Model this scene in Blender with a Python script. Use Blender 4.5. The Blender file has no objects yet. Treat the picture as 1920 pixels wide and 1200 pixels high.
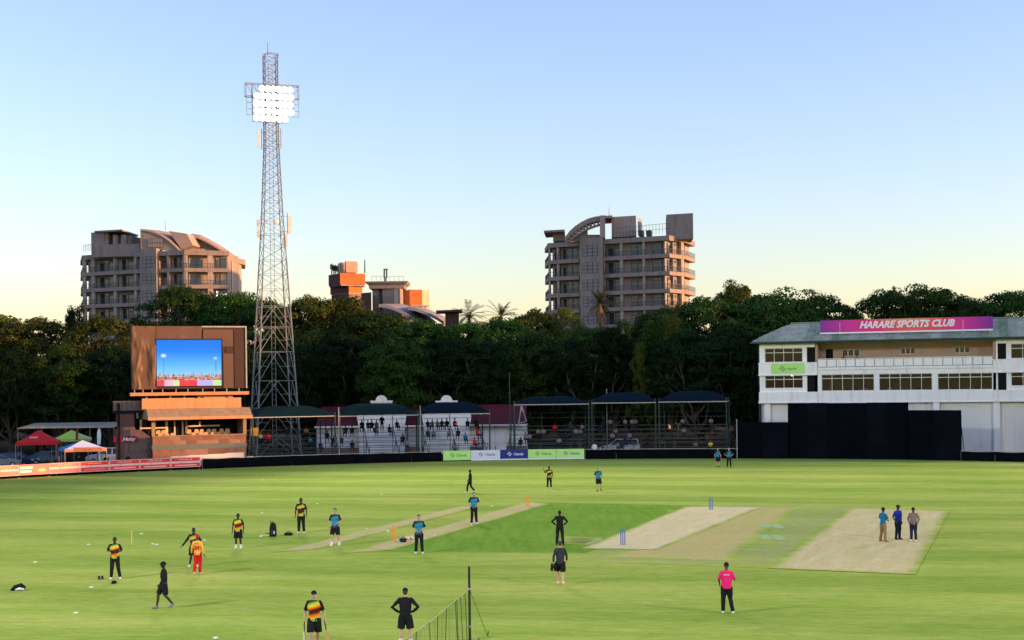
import bpy, bmesh, math, random
from mathutils import Vector, Matrix, noise as mnoise

# ------------------------------------------------------------------ camera, sky, sun, exposure
SC = bpy.context.scene
COL = SC.collection
F = 2688.0            # focal length in photo pixels (1920 wide)
CH = 8.1              # camera height, metres
HOR = 120.0           # horizon below the picture centre, photo pixels
ROLL = math.radians(0.7)
cam_d = bpy.data.cameras.new("camera")
cam = bpy.data.objects.new("camera", cam_d); COL.objects.link(cam)
cam_d.sensor_width = 36.0
cam_d.lens = 36.0 * F / 1920.0
cam_d.shift_y = HOR * math.cos(ROLL) / 1920.0
cam_d.shift_x = -HOR * math.sin(ROLL) / 1920.0
cam_d.clip_start = 0.5
cam_d.clip_end = 6000.0
cam.location = (0, 0, CH)
cam.rotation_euler = (math.pi / 2, ROLL, 0)
SC.camera = cam

SUN_EL = math.radians(6.5)
SUN_AZ = math.radians(100.0)      # clockwise from +Y (the way the camera looks) towards +X
world = bpy.data.worlds.new("World"); SC.world = world
world.use_nodes = True
wn = world.node_tree.nodes; wl = world.node_tree.links
sky = wn.new("ShaderNodeTexSky"); sky.sky_type = 'NISHITA'
sky.sun_disc = False
sky.sun_elevation = SUN_EL
sky.sun_rotation = SUN_AZ
sky.altitude = 1480.0
sky.air_density = 1.3
sky.dust_density = 2.3
sky.ozone_density = 1.0
wb = wn.new("ShaderNodeMix"); wb.data_type = 'RGBA'; wb.blend_type = 'MULTIPLY'   # one white balance for the whole sky
wb.inputs[0].default_value = 1.0
wb.inputs[7].default_value = (0.93, 0.968, 1.42, 1)
wl.new(sky.outputs[0], wb.inputs[6])
wl.new(wb.outputs[2], wn["Background"].inputs[0])
wn["Background"].inputs[1].default_value = 0.15

sun_d = bpy.data.lights.new("sun", 'SUN')
sun_d.energy = 3.6
sun_d.color = (1.0, 0.46, 0.17)
sun_d.angle = math.radians(0.55)
sun = bpy.data.objects.new("sun", sun_d); COL.objects.link(sun)
SUNV = Vector((math.sin(SUN_AZ) * math.cos(SUN_EL), math.cos(SUN_AZ) * math.cos(SUN_EL), math.sin(SUN_EL)))
sun.rotation_euler = SUNV.to_track_quat('Z', 'Y').to_euler()
sun.location = (60, -20, 60)

SC.view_settings.view_transform = 'Standard'
SC.view_settings.look = 'None'
SC.view_settings.exposure = 1.18
SC.view_settings.gamma = 1.0
SC.render.engine = 'CYCLES'
SC.cycles.use_denoising = True
SC.cycles.max_bounces = 6
SC.cycles.transparent_max_bounces = 24

# ------------------------------------------------------------------ helpers
R = random.Random(7)
rad = math.radians
_cr, _sr = math.cos(ROLL), math.sin(ROLL)

def ray(px, py):
    dx, dy = px - 960.0, py - 600.0
    x = dx * _cr - dy * _sr
    y = dy * _cr + dx * _sr
    return Vector((x / F, 1.0, -(y - HOR) / F))

def P(px, py, Y):
    d = ray(px, py)
    return Vector((d.x * Y, Y, CH + d.z * Y))

def G(px, py, z=0.0):
    d = ray(px, py)
    t = (z - CH) / d.z
    return Vector((d.x * t, t, z))

class Frame:
    """A vertical facade plane: u runs along it to the right, v goes back, w is height."""
    def __init__(s, px, Y, deg):
        s.a = rad(deg); s.ox = ray(px, 600).x * Y; s.oy = Y
        s.ca, s.sa = math.cos(s.a), math.sin(s.a)
    def uw(s, px, py, v=0.0):
        d = ray(px, py)
        t = (v - s.ox * s.sa + s.oy * s.ca) / (s.ca - d.x * s.sa)
        X, Y = d.x * t, t
        return ((X - s.ox) * s.ca + (Y - s.oy) * s.sa, CH + d.z * t)
    def u(s, px, v=0.0, py=700): return s.uw(px, py, v)[0]
    def w(s, px, py, v=0.0): return s.uw(px, py, v)[1]
    def world(s, u, v, w): return Vector((s.ox + u * s.ca - v * s.sa, s.oy + u * s.sa + v * s.ca, w))

# --- materials
_M = {}
def mat(name, col=(0.5, 0.5, 0.5), rough=0.8, spec=0.25, var=0.18, scale=1.5, bump=0.0, metal=0.0, col2=None, detail=6.0, stretch=(1, 1, 1), wear=0.0):
    if name in _M: return _M[name]
    m = bpy.data.materials.new(name); m.use_nodes = True
    nt = m.node_tree; N = nt.nodes; L = nt.links
    b = N["Principled BSDF"]
    b.inputs["Roughness"].default_value = rough
    b.inputs["Specular IOR Level"].default_value = spec
    b.inputs["Metallic"].default_value = metal
    if var > 0 or bump > 0 or col2:
        tc = N.new("ShaderNodeTexCoord"); mp = N.new("ShaderNodeMapping")
        mp.inputs["Scale"].default_value = stretch
        L.new(tc.outputs["Object"], mp.inputs[0])
        nz = N.new("ShaderNodeTexNoise"); nz.inputs["Scale"].default_value = scale; nz.inputs["Detail"].default_value = detail
        nz.inputs["Roughness"].default_value = 0.65
        L.new(mp.outputs[0], nz.inputs["Vector"])
        rp = N.new("ShaderNodeValToRGB")
        c2 = col2 or tuple(min(1, c * (1 + var)) for c in col)
        c1 = col if col2 else tuple(c * (1 - var) for c in col)
        rp.color_ramp.elements[0].position = 0.3; rp.color_ramp.elements[1].position = 0.7
        rp.color_ramp.elements[0].color = (*c1, 1); rp.color_ramp.elements[1].color = (*c2, 1)
        L.new(nz.outputs[0], rp.inputs[0])
        out = rp.outputs[0]
        if wear > 0:
            n2 = N.new("ShaderNodeTexNoise"); n2.inputs["Scale"].default_value = 0.8; n2.inputs["Detail"].default_value = 9
            mp2 = N.new("ShaderNodeMapping"); mp2.inputs["Scale"].default_value = (3, 3, 0.35)
            L.new(tc.outputs["Object"], mp2.inputs[0]); L.new(mp2.outputs[0], n2.inputs["Vector"])
            r2 = N.new("ShaderNodeValToRGB"); r2.color_ramp.elements[0].position = 0.5; r2.color_ramp.elements[1].position = 0.72
            r2.color_ramp.elements[0].color = (1, 1, 1, 1); k = 1 - wear
            r2.color_ramp.elements[1].color = (k, k * 0.97, k * 0.92, 1)
            L.new(n2.outputs[0], r2.inputs[0])
            mx = N.new("ShaderNodeMix"); mx.data_type = 'RGBA'; mx.blend_type = 'MULTIPLY'; mx.inputs[0].default_value = 1
            L.new(out, mx.inputs[6]); L.new(r2.outputs[0], mx.inputs[7]); out = mx.outputs[2]
        L.new(out, b.inputs["Base Color"])
        if bump > 0:
            bp = N.new("ShaderNodeBump"); bp.inputs["Strength"].default_value = bump; bp.inputs["Distance"].default_value = 0.05
            L.new(nz.outputs[0], bp.inputs["Height"]); L.new(bp.outputs[0], b.inputs["Normal"])
    else:
        b.inputs["Base Color"].default_value = (*col, 1)
    _M[name] = m
    return m

def emit(name, col, strength):
    if name in _M: return _M[name]
    m = bpy.data.materials.new(name); m.use_nodes = True
    b = m.node_tree.nodes["Principled BSDF"]
    b.inputs["Base Color"].default_value = (*col, 1)
    b.inputs["Emission Color"].default_value = (*col, 1)
    b.inputs["Emission Strength"].default_value = strength
    _M[name] = m
    return m

def glass(name, col=(0.025, 0.035, 0.05), rough=0.06):
    """dark window glass, seen from outside: mostly reflects"""
    if name in _M: return _M[name]
    m = bpy.data.materials.new(name); m.use_nodes = True
    nt = m.node_tree
    b = nt.nodes["Principled BSDF"]
    b.inputs["Base Color"].default_value = (*col, 1)
    b.inputs["Roughness"].default_value = rough
    b.inputs["Specular IOR Level"].default_value = 0.6
    nz = nt.nodes.new("ShaderNodeTexNoise"); nz.inputs["Scale"].default_value = 1.2
    bp = nt.nodes.new("ShaderNodeBump"); bp.inputs["Strength"].default_value = 0.05; bp.inputs["Distance"].default_value = 0.1
    nt.links.new(nz.outputs[0], bp.inputs["Height"]); nt.links.new(bp.outputs[0], b.inputs["Normal"])
    _M[name] = m
    return m

# --- mesh builder
class MB:
    def __init__(s): s.v = []; s.f = []; s.m = []
    def add(s, vs, fs, mi=0):
        o = len(s.v); s.v += [tuple(p) for p in vs]
        for f in fs: s.f.append([o + i for i in f]); s.m.append(mi)
        return s
    def box(s, x0, x1, y0, y1, z0, z1, mi=0):
        if x1 < x0: x0, x1 = x1, x0
        if y1 < y0: y0, y1 = y1, y0
        if z1 < z0: z0, z1 = z1, z0
        return s.add([(x0, y0, z0), (x1, y0, z0), (x1, y1, z0), (x0, y1, z0), (x0, y0, z1), (x1, y0, z1), (x1, y1, z1), (x0, y1, z1)],
                     [(0, 3, 2, 1), (4, 5, 6, 7), (0, 1, 5, 4), (1, 2, 6, 5), (2, 3, 7, 6), (3, 0, 4, 7)], mi)
    def bar(s, a, b, w, h=None, mi=0):
        """square bar from a to b"""
        a, b = Vector(a), Vector(b); h = h or w
        d = (b - a)
        if d.length < 1e-6: return s
        d.normalize()
        up = Vector((0, 0, 1)) if abs(d.z) < 0.95 else Vector((0, 1, 0))
        x = d.cross(up).normalized(); y = x.cross(d).normalized()
        x *= w / 2; y *= h / 2
        vs = [a - x - y, a + x - y, a + x + y, a - x + y, b - x - y, b + x - y, b + x + y, b - x + y]
        return s.add(vs, [(0, 3, 2, 1), (4, 5, 6, 7), (0, 1, 5, 4), (1, 2, 6, 5), (2, 3, 7, 6), (3, 0, 4, 7)], mi)
    def tube(s, a, b, r0, r1=None, n=8, mi=0):
        a, b = Vector(a), Vector(b); r1 = r0 if r1 is None else r1
        d = (b - a).normalized()
        up = Vector((0, 0, 1)) if abs(d.z) < 0.95 else Vector((0, 1, 0))
        x = d.cross(up).normalized(); y = x.cross(d).normalized()
        vs = []
        for p, r in ((a, r0), (b, r1)):
            for i in range(n):
                t = 2 * math.pi * i / n
                vs.append(p + x * r * math.cos(t) + y * r * math.sin(t))
        fs = [(i, (i + 1) % n, n + (i + 1) % n, n + i) for i in range(n)]
        fs += [tuple(reversed(range(n))), tuple(range(n, 2 * n))]
        return s.add(vs, fs, mi)
    def chain(s, pts, radii, n=10, mi=0, up=None):
        """closed swept surface through rings; radii are r or (rx, ry)"""
        pts = [Vector(p) for p in pts]
        k = len(pts); vs = []
        for i, p in enumerate(pts):
            d = (pts[min(i + 1, k - 1)] - pts[max(i - 1, 0)]).normalized()
            u = Vector(up) if up else (Vector((0, 1, 0)) if abs(d.y) < 0.9 else Vector((1, 0, 0)))
            x = u.cross(d)
            if x.length < 1e-4: x = Vector((1, 0, 0)).cross(d)
            x.normalize(); y = d.cross(x).normalized()
            r = radii[i]; rx, ry = r if isinstance(r, tuple) else (r, r)
            for j in range(n):
                t = 2 * math.pi * j / n
                vs.append(p + x * rx * math.cos(t) + y * ry * math.sin(t))
        fs = []
        for i in range(k - 1):
            for j in range(n):
                fs.append((i * n + j, i * n + (j + 1) % n, (i + 1) * n + (j + 1) % n, (i + 1) * n + j))
        fs += [tuple(reversed(range(n))), tuple(range((k - 1) * n, k * n))]
        return s.add(vs, fs, mi)
    def ball(s, c, rx, ry=None, rz=None, nu=12, nv=8, mi=0):
        c = Vector(c); ry = ry or rx; rz = rz or rx
        vs = [c + Vector((0, 0, -rz))]
        for i in range(1, nv):
            ph = -math.pi / 2 + math.pi * i / nv
            for j in range(nu):
                t = 2 * math.pi * j / nu
                vs.append(c + Vector((rx * math.cos(ph) * math.cos(t), ry * math.cos(ph) * math.sin(t), rz * math.sin(ph))))
        vs.append(c + Vector((0, 0, rz)))
        fs = [(0, 1 + (j + 1) % nu, 1 + j) for j in range(nu)]
        for i in range(nv - 2):
            for j in range(nu):
                fs.append((1 + i * nu + j, 1 + i * nu + (j + 1) % nu, 1 + (i + 1) * nu + (j + 1) % nu, 1 + (i + 1) * nu + j))
        o = 1 + (nv - 2) * nu; t = len(vs) - 1
        fs += [(o + j, o + (j + 1) % nu, t) for j in range(nu)]
        return s.add(vs, fs, mi)
    def prism(s, poly, a0, a1, axis='y', mi=0):
        """polygon in the other two axes, swept along axis"""
        n = len(poly)
        def mk(p, a):
            return {'x': (a, p[0], p[1]), 'y': (p[0], a, p[1]), 'z': (p[0], p[1], a)}[axis]
        vs = [mk(p, a0) for p in poly] + [mk(p, a1) for p in poly]
        fs = [tuple(range(n)), tuple(reversed(range(n, 2 * n)))] + [(i, n + i, n + (i + 1) % n, (i + 1) % n) for i in range(n)]
        return s.add(vs, fs, mi)
    def mesh(s, name, fix=True):
        me = bpy.data.meshes.new(name); me.from_pydata(s.v, [], s.f)
        me.polygons.foreach_set('material_index', s.m)
        if fix:
            bm = bmesh.new(); bm.from_mesh(me); bmesh.ops.recalc_face_normals(bm, faces=bm.faces); bm.to_mesh(me); bm.free()
        me.update()
        return me
    def build(s, name, mats, parent=None, loc=None, rz=0.0, smooth=False, fix=True):
        me = s.mesh(name, fix)
        for m in (mats if isinstance(mats, (list, tuple)) else [mats]): me.materials.append(m)
        if smooth: me.polygons.foreach_set('use_smooth', [True] * len(me.polygons))
        return obj(name, me, parent, loc, rz)

def obj(name, me, parent=None, loc=None, rz=0.0):
    o = bpy.data.objects.new(name, me); COL.objects.link(o)
    if loc is not None: o.location = loc
    if rz: o.rotation_euler = (0, 0, rz)
    if parent is not None: o.parent = parent
    return o

def tag(o, label=None, cat=None, group=None, kind=None):
    if label: o['label'] = label
    if cat: o['category'] = cat
    if group: o['group'] = group
    if kind: o['kind'] = kind
    return o

def thing(name, label, cat, loc=(0, 0, 0), rz=0.0, group=None):
    o = bpy.data.objects.new(name, None); COL.objects.link(o)
    o.empty_display_size = 0.3
    o.location = loc; o.rotation_euler = (0, 0, rz)
    return tag(o, label, cat, group)

def copy_tree(o, parent=None):
    c = o.copy(); COL.objects.link(c)
    if parent is not None: c.parent = parent
    for ch in list(o.children): copy_tree(ch, c)
    return c

_wk = bpy.data.scenes.new("workshop")      # empty side scene, so that evaluating one mesh does not evaluate the whole place
def bake(o):
    _wk.collection.objects.link(o)
    vl = _wk.view_layers[0]; vl.update()
    return bpy.data.meshes.new_from_object(o.evaluated_get(vl.depsgraph))

def text_mesh(txt, size, bold=0.0, shear=0.0, depth=0.01, align='CENTER'):
    cu = bpy.data.curves.new("txt", 'FONT'); cu.body = txt; cu.size = size; cu.offset = bold; cu.shear = shear
    cu.extrude = depth; cu.align_x = align; cu.align_y = 'CENTER'; cu.resolution_u = 2
    o = bpy.data.objects.new("txt", cu)
    me = bake(o)
    bpy.data.objects.remove(o); bpy.data.curves.remove(cu)
    me.transform(Matrix.Rotation(math.pi / 2, 4, 'X'))     # stand it up, facing -Y
    return me

# ------------------------------------------------------------------ materials shared by many things
M_white = mat("white_paint", (0.74, 0.74, 0.76), 0.6, 0.3, 0.06, 0.7, wear=0.16)
M_black = mat("black_cloth", (0.005, 0.0055, 0.008), 1.0, 0.0, 0.35, 1.2, bump=0.15)
M_conc = mat("concrete", (0.27, 0.225, 0.20), 0.9, 0.2, 0.15, 0.6, bump=0.2, wear=0.3)
M_brick = mat("old_brick", (0.27, 0.15, 0.12), 0.9, 0.2, 0.2, 2.0, wear=0.2)
M_steel = mat("galvanised_steel", (0.36, 0.34, 0.31), 0.55, 0.4, 0.15, 3.0, metal=0.3)
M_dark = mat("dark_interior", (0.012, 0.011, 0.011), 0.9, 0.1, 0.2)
M_gl = glass("window_glass")
M_green = mat("dark_green_paint", (0.018, 0.06, 0.045), 0.6, 0.3, 0.2, 2)

# ------------------------------------------------------------------ the setting: ground, field, pitches
FC = Vector((5.0, 82.0, 0.0)); FR = 70.5

def turf_nodes(nt):
    """mown turf colour, in world metres; returns a colour socket and a height socket"""
    N, L = nt.nodes, nt.links
    ge = N.new("ShaderNodeNewGeometry")
    def noise(scale, detail=5.0, rough=0.6, st=(1, 1, 1), rot=0.0):
        m0 = N.new("ShaderNodeMapping"); m0.inputs["Rotation"].default_value = (0, 0, rot); L.new(ge.outputs["Position"], m0.inputs[0])
        mp = N.new("ShaderNodeMapping"); mp.inputs["Scale"].default_value = st; L.new(m0.outputs[0], mp.inputs[0])
        n = N.new("ShaderNodeTexNoise"); n.inputs["Scale"].default_value = scale; n.inputs["Detail"].default_value = detail; n.inputs["Roughness"].default_value = rough
        L.new(mp.outputs[0], n.inputs["Vector"]); return n.outputs[0]
    def ramp(s, a, b, c0, c1):
        r = N.new("ShaderNodeValToRGB"); r.color_ramp.elements[0].position = a; r.color_ramp.elements[1].position = b
        r.color_ramp.elements[0].color = (*c0, 1); r.color_ramp.elements[1].color = (*c1, 1); L.new(s, r.inputs[0]); return r.outputs[0]
    def mix(f, a, b, bt='MIX'):
        m = N.new("ShaderNodeMix"); m.data_type = 'RGBA'; m.blend_type = bt
        if isinstance(f, float): m.inputs[0].default_value = f
        else: L.new(f, m.inputs[0])
        L.new(a, m.inputs[6]); L.new(b, m.inputs[7]); return m.outputs[2]
    big = noise(0.045, 3.0)
    base = ramp(big, 0.36, 0.66, (0.305, 0.415, 0.055), (0.48, 0.485, 0.10))
    mid = noise(0.32, 6.0, 0.7, (0.35, 1.6, 1), 0.12)
    c = mix(0.55, base, ramp(mid, 0.34, 0.7, (0.22, 0.34, 0.043), (0.52, 0.525, 0.14)))
    # mown bands across the left of the outfield
    sp = N.new("ShaderNodeSeparateXYZ"); L.new(ge.outputs["Position"], sp.inputs[0])
    w = N.new("ShaderNodeTexWave"); w.bands_direction = 'Y'; w.inputs["Scale"].default_value = 0.032; w.inputs["Distortion"].default_value = 1.6
    w.inputs["Detail"].default_value = 2.5; w.inputs["Detail Scale"].default_value = 0.6
    mpw = N.new("ShaderNodeMapping"); mpw.inputs["Rotation"].default_value = (0, 0, 0.30); L.new(ge.outputs["Position"], mpw.inputs[0]); L.new(mpw.outputs[0], w.inputs["Vector"])
    bands = ramp(w.outputs[1], 0.25, 0.75, (0.82, 0.87, 0.78), (1.09, 1.06, 1.07))
    c = mix(0.75, c, bands, 'MULTIPLY')
    fine = noise(2.3, 8.0, 0.75, (0.6, 1.3, 1), 0.1)
    c = mix(1.0, c, ramp(fine, 0.32, 0.72, (0.74, 0.79, 0.72), (1.20, 1.14, 1.16)), 'MULTIPLY')
    blade = noise(13.0, 4.0, 0.7)
    c = mix(1.0, c, ramp(blade, 0.3, 0.7, (0.86, 0.88, 0.84), (1.10, 1.08, 1.10)), 'MULTIPLY')
    # dry straw-coloured scuffs
    dry = noise(0.55, 7.0, 0.72, (0.5, 1.8, 1), -0.1)
    rd = N.new("ShaderNodeValToRGB"); rd.color_ramp.elements[0].position = 0.56; rd.color_ramp.elements[1].position = 0.78
    rd.color_ramp.elements[1].color = (0.55, 0.55, 0.55, 1); L.new(dry, rd.inputs[0])
    dc = N.new("ShaderNodeRGB"); dc.outputs[0].default_value = (0.46, 0.45, 0.19, 1)
    c = mix(rd.outputs[0], c, dc.outputs[0])
    return c, blade, noise, ramp, mix, ge

def surf(m, col, height, strength=0.25, dist=0.03):
    nt = m.node_tree; b = nt.nodes["Principled BSDF"]
    b.inputs["Roughness"].default_value = 1.0; b.inputs["Specular IOR Level"].default_value = 0.0
    nt.links.new(col, b.inputs["Base Color"])
    bp = nt.nodes.new("ShaderNodeBump"); bp.inputs["Strength"].default_value = strength; bp.inputs["Distance"].default_value = dist
    nt.links.new(height, bp.inputs["Height"]); nt.links.new(bp.outputs[0], b.inputs["Normal"])

M_turf = bpy.data.materials.new("outfield_turf"); M_turf.use_nodes = True
_c, _h, *_ = turf_nodes(M_turf.node_tree); surf(M_turf, _c, _h)

def patch_material(name, c_lo, c_hi, k, edge=0.6, streak=0.0, rough_edge=1.0, rot=0.0):
    """a worn or watered patch on the turf; 'edge' attribute is the distance in from the rim in metres"""
    m = bpy.data.materials.new(name); m.use_nodes = True
    nt = m.node_tree; N, L = nt.nodes, nt.links
    c, h, noise, ramp, mix, ge = turf_nodes(nt)
    n1 = noise(0.9, 8.0, 0.7, (2.4, 0.25, 1), rot)
    pc = ramp(n1, 0.32, 0.7, c_lo, c_hi)
    n3 = noise(5.0, 6.0, 0.7)
    pc = mix(1.0, pc, ramp(n3, 0.3, 0.72, (0.90, 0.89, 0.88), (1.08, 1.08, 1.08)), 'MULTIPLY')
    at = N.new("ShaderNodeAttribute"); at.attribute_name = "edge"
    n2 = noise(0.9, 6.0, 0.7)
    ad = N.new("ShaderNodeMath"); ad.operation = 'MULTIPLY_ADD'; ad.inputs[1].default_value = rough_edge; L.new(n2, ad.inputs[0])
    L.new(at.outputs["Fac"], ad.inputs[2])
    mr = N.new("ShaderNodeMapRange"); mr.interpolation_type = 'SMOOTHSTEP'
    mr.inputs[1].default_value = 0.5 * rough_edge; mr.inputs[2].default_value = 0.5 * rough_edge + edge; mr.inputs[4].default_value = k
    L.new(ad.outputs[0], mr.inputs[0])
    f = mr.outputs[0]
    if streak > 0:
        # shallow cracks and roller seams in the bare clay
        vo = N.new("ShaderNodeTexVoronoi"); vo.feature = 'DISTANCE_TO_EDGE'; vo.inputs["Scale"].default_value = 1.1
        L.new(ge.outputs["Position"], vo.inputs["Vector"])
        pc = mix(1.0, pc, ramp(vo.outputs["Distance"], 0.0, 0.05, (0.90, 0.88, 0.86), (1, 1, 1)), 'MULTIPLY')
        n4 = noise(0.35, 7.0, 0.7, (2.8, 0.3, 1), rot)
        rr = N.new("ShaderNodeMapRange"); rr.inputs[1].default_value = 0.36; rr.inputs[2].default_value = 0.62; rr.inputs[3].default_value = 1 - streak; rr.inputs[4].default_value = 1
        L.new(n4, rr.inputs[0])
        mm = N.new("ShaderNodeMath"); mm.operation = 'MULTIPLY'; L.new(f, mm.inputs[0]); L.new(rr.outputs[0], mm.inputs[1]); f = mm.outputs[0]
    surf(m, mix(f, c, pc), h, 0.15)
    return m

def patch(name, label_pts, z, m, sub=1.0):
    """sheet over a quadrilateral a b c d (ground points) with a rim-distance attribute"""
    a, b, c, d = [Vector((p.x, p.y, 0)) for p in label_pts]
    nu = max(2, int(max((b - a).length, (c - d).length) / sub)); nv = max(2, int(max((d - a).length, (c - b).length) / sub))
    vs, fs, ed = [], [], []
    quad = [a, b, c, d]
    for j in range(nv + 1):
        for i in range(nu + 1):
            s, t = i / nu, j / nv
            p = (a * (1 - s) + b * s) * (1 - t) + (d * (1 - s) + c * s) * t
            e = 1e9
            for k in range(4):
                q0, q1 = quad[k], quad[(k + 1) % 4]; dd = (q1 - q0).normalized()
                e = min(e, abs((p - q0).cross(dd).z))
            ed.append(e); vs.append((p.x, p.y, z))
    for j in range(nv):
        for i in range(nu):
            o = j * (nu + 1) + i; fs.append((o, o + 1, o + nu + 2, o + nu + 1))
    me = bpy.data.meshes.new(name); me.from_pydata(vs, [], fs)
    at = me.attributes.new("edge", 'FLOAT', 'POINT'); at.data.foreach_set('value', ed)
    me.materials.append(m)
    if me.polygons[0].normal.z < 0: me.flip_normals()
    return tag(obj(name, me), kind='structure')

# outer ground: trodden earth and rough grass, reaching the horizon
M_earth = mat("trodden_earth", (0.045, 0.034, 0.022), 0.95, 0.05, 0.3, 0.15, col2=(0.022, 0.026, 0.012))
g = MB().add([(-3000, -300, -0.06), (3000, -300, -0.06), (3000, 5000, -0.06), (-3000, 5000, -0.06)], [(0, 1, 2, 3)])
tag(g.build("ground", M_earth), kind='structure')
# the oval
n = 160; vs = [(FC.x, FC.y, 0.0)]
for i in range(n):
    t = 2 * math.pi * i / n; vs.append((FC.x + FR * 1.02 * math.cos(t), FC.y + FR * 1.0 * math.sin(t), 0.0))
o = MB().add(vs, [(0, 1 + i, 1 + (i + 1) % n) for i in range(n)]).build("cricket_field", M_turf)
tag(o, kind='structure')

# watered square, strips and old pitches, each a thin sheet a few millimetres above the one below
MP_green = patch_material("watered_square", (0.105, 0.25, 0.022), (0.20, 0.34, 0.045), 0.88, 0.9, 0.25, 1.3)
MP_old = patch_material("old_pitch_grass", (0.40, 0.34, 0.16), (0.33, 0.37, 0.12), 0.75, 1.2, 0.75, 1.8, 0.35)
MP_pitch = patch_material("rolled_clay", (0.66, 0.51, 0.26), (0.77, 0.61, 0.345), 0.97, 0.45, 0.14, 0.8, 0.35)
MP_worn = patch_material("worn_clay", (0.60, 0.445, 0.215), (0.74, 0.57, 0.32), 0.92, 0.6, 0.30, 1.0, 0.35)
MP_dust = patch_material("practice_clay", (0.62, 0.48, 0.23), (0.52, 0.42, 0.18), 0.92, 0.5, 0.2, 0.7, 0.33)
patch("watered_square", [G(640, 1036), G(1120, 1040), G(1340, 948), G(985, 940)], 0.004, MP_green)
patch("old_pitches", [G(1060, 1052), G(1450, 1066), G(1690, 950), G(1350, 944)], 0.008, MP_old)
patch("pitch_strip", [G(1088, 1029), G(1232, 1032), G(1430, 951), G(1285, 950)], 0.016, MP_pitch, 0.5)
patch("worn_pitch", [G(1440, 1066), G(1716, 1078), G(1782, 958), G(1592, 953)], 0.020, MP_worn, 0.5)
MP_mid = patch_material("worn_grassy_clay", (0.56, 0.41, 0.18), (0.52, 0.42, 0.16), 0.95, 0.9, 0.28, 1.3, 0.35)
patch("worn_pitch", [G(1130, 1046), G(1370, 1052), G(1500, 952), G(1400, 951)], 0.012, MP_mid, 0.5)
patch("practice_strip", [G(510, 1036), G(596, 1030), G(900, 950), G(862, 948)], 0.012, MP_dust, 0.4)
patch("practice_strip", [G(640, 1038), G(735, 1032), G(1030, 945), G(985, 941)], 0.016, MP_dust, 0.4)

MP_soil = patch_material("scuffed_soil", (0.16, 0.13, 0.07), (0.24, 0.25, 0.10), 0.8, 0.7, 0.6, 1.4, -0.4)
patch("scuffed_soil", [G(1040, 1020), G(1110, 1022), G(1130, 1008), G(1060, 1006)], 0.010, MP_soil, 0.4)
patch("scuffed_soil", [G(1235, 975), G(1262, 976), G(1300, 957), G(1255, 956)], 0.010, MP_soil, 0.4)
# painted marks
M_lime = mat("lime_paint", (0.72, 0.70, 0.60), 0.95, 0.0, 0.15, 4)
M_pale = mat("faded_mint_paint", (0.36, 0.46, 0.20), 0.95, 0.0, 0.12, 3)
def line(a, b, w=0.07, z=0.026, name="crease_line", m=None):
    d = (b - a).normalized(); nrm = Vector((-d.y, d.x, 0)) * w / 2
    q = [a - nrm, b - nrm, b + nrm, a + nrm]
    o = MB().add([(p.x, p.y, z) for p in q], [(0, 1, 2, 3)]).build(name, m or M_lime, fix=False)
    return tag(o, kind='structure')
line(G(1104, 1027), G(1222, 1031)); line(G(1216, 1031), G(1252, 1019)); line(G(1098, 1022), G(1128, 1012))
line(G(1296, 953), G(1420, 955)); line(G(1412, 955.5), G(1426, 951.5))
line(G(1335, 1027), G(1440, 1033)); line(G(1470, 1030), G(1560, 1034))
line(G(1090, 866.5), G(1385, 866), 0.18, 0.02, "boundary_line"); line(G(1385, 866), G(1920, 871), 0.18, 0.02, "boundary_line")
for (x, y) in ((1433, 985), (1456, 987), (1432, 1007), (1457, 1008)):
    c = G(x, y); q = [c + Vector(p) for p in ((-.26, -1.2, 0), (.26, -1.2, 0), (.36, 1.1, 0), (-.16, 1.1, 0))]
    tag(MB().add([(p.x, p.y, 0.014) for p in q], [(0, 1, 2, 3)]).build("painted_square", M_pale, fix=False), kind='structure')

def bpt(px, off=0.0):
    """point of the boundary under picture column px (far side of the oval), off metres outside it"""
    d = ray(px, 700); r = FR + off
    # |t*(d.x,1) - FC| = r, far root
    A = d.x * d.x + 1; B = -2 * (d.x * FC.x + FC.y); C = FC.x ** 2 + FC.y ** 2 - r * r
    t = (-B + math.sqrt(B * B - 4 * A * C)) / (2 * A)
    return Vector((d.x * t, t, 0))

# ------------------------------------------------------------------ boundary fence and advertising boards
def wall_between(name, a, b, z0, z1, th, m, **kw):
    """upright slab from a to b as its own thing at a, with x along it"""
    d = b - a; L = math.hypot(d.x, d.y)
    return L, math.atan2(d.y, d.x)

def fence_run(px0, px1, h, label, name="boundary_fence", off=0.35, step=58):
    n = max(1, int(round(abs(px1 - px0) / step)))
    t = thing(name, label, "fence", bpt((px0 + px1) / 2, off))
    L0 = t.location
    for i in range(n):
        a = bpt(px0 + (px1 - px0) * i / n, off) - L0; b = bpt(px0 + (px1 - px0) * (i + 1) / n, off) - L0
        d = (b - a).normalized(); nr = Vector((-d.y, d.x, 0))
        k = 14; fv, ff = [], []
        for j in range(k + 1):                      # slack cloth: slight sag and ripples
            p = a + (b - a) * (j / k); w = math.sin(j * 2.1 + i * 1.7) * 0.03 + R.uniform(-.015, .015)
            sag = -0.05 * math.sin(math.pi * j / k)
            for zz in (0.02, h * 0.5, h + sag):
                q = p + nr * (w if zz < h else 0); fv.append((q.x, q.y, zz))
        for j in range(k):
            for r in range(2):
                o = j * 3 + r; ff.append((o, o + 3, o + 4, o + 1))
        MB().add(fv, ff).build("cloth", M_black, t, smooth=True)
        pm = MB().tube(a + nr * .06 + Vector((0, 0, -.02)), a + nr * .06 + Vector((0, 0, h + .06)), 0.035, n=6)
        pm.build("post", M_steel, t)
        MB().bar(a + nr * .03 + Vector((0, 0, h + .01)), b + nr * .03 + Vector((0, 0, h + .01)), 0.05, mi=0).build("top_rail", M_steel, t)
    return t
fence_run(378, 826, 1.02, "low black cloth boundary fence below the stand with the people in silhouette")
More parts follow.
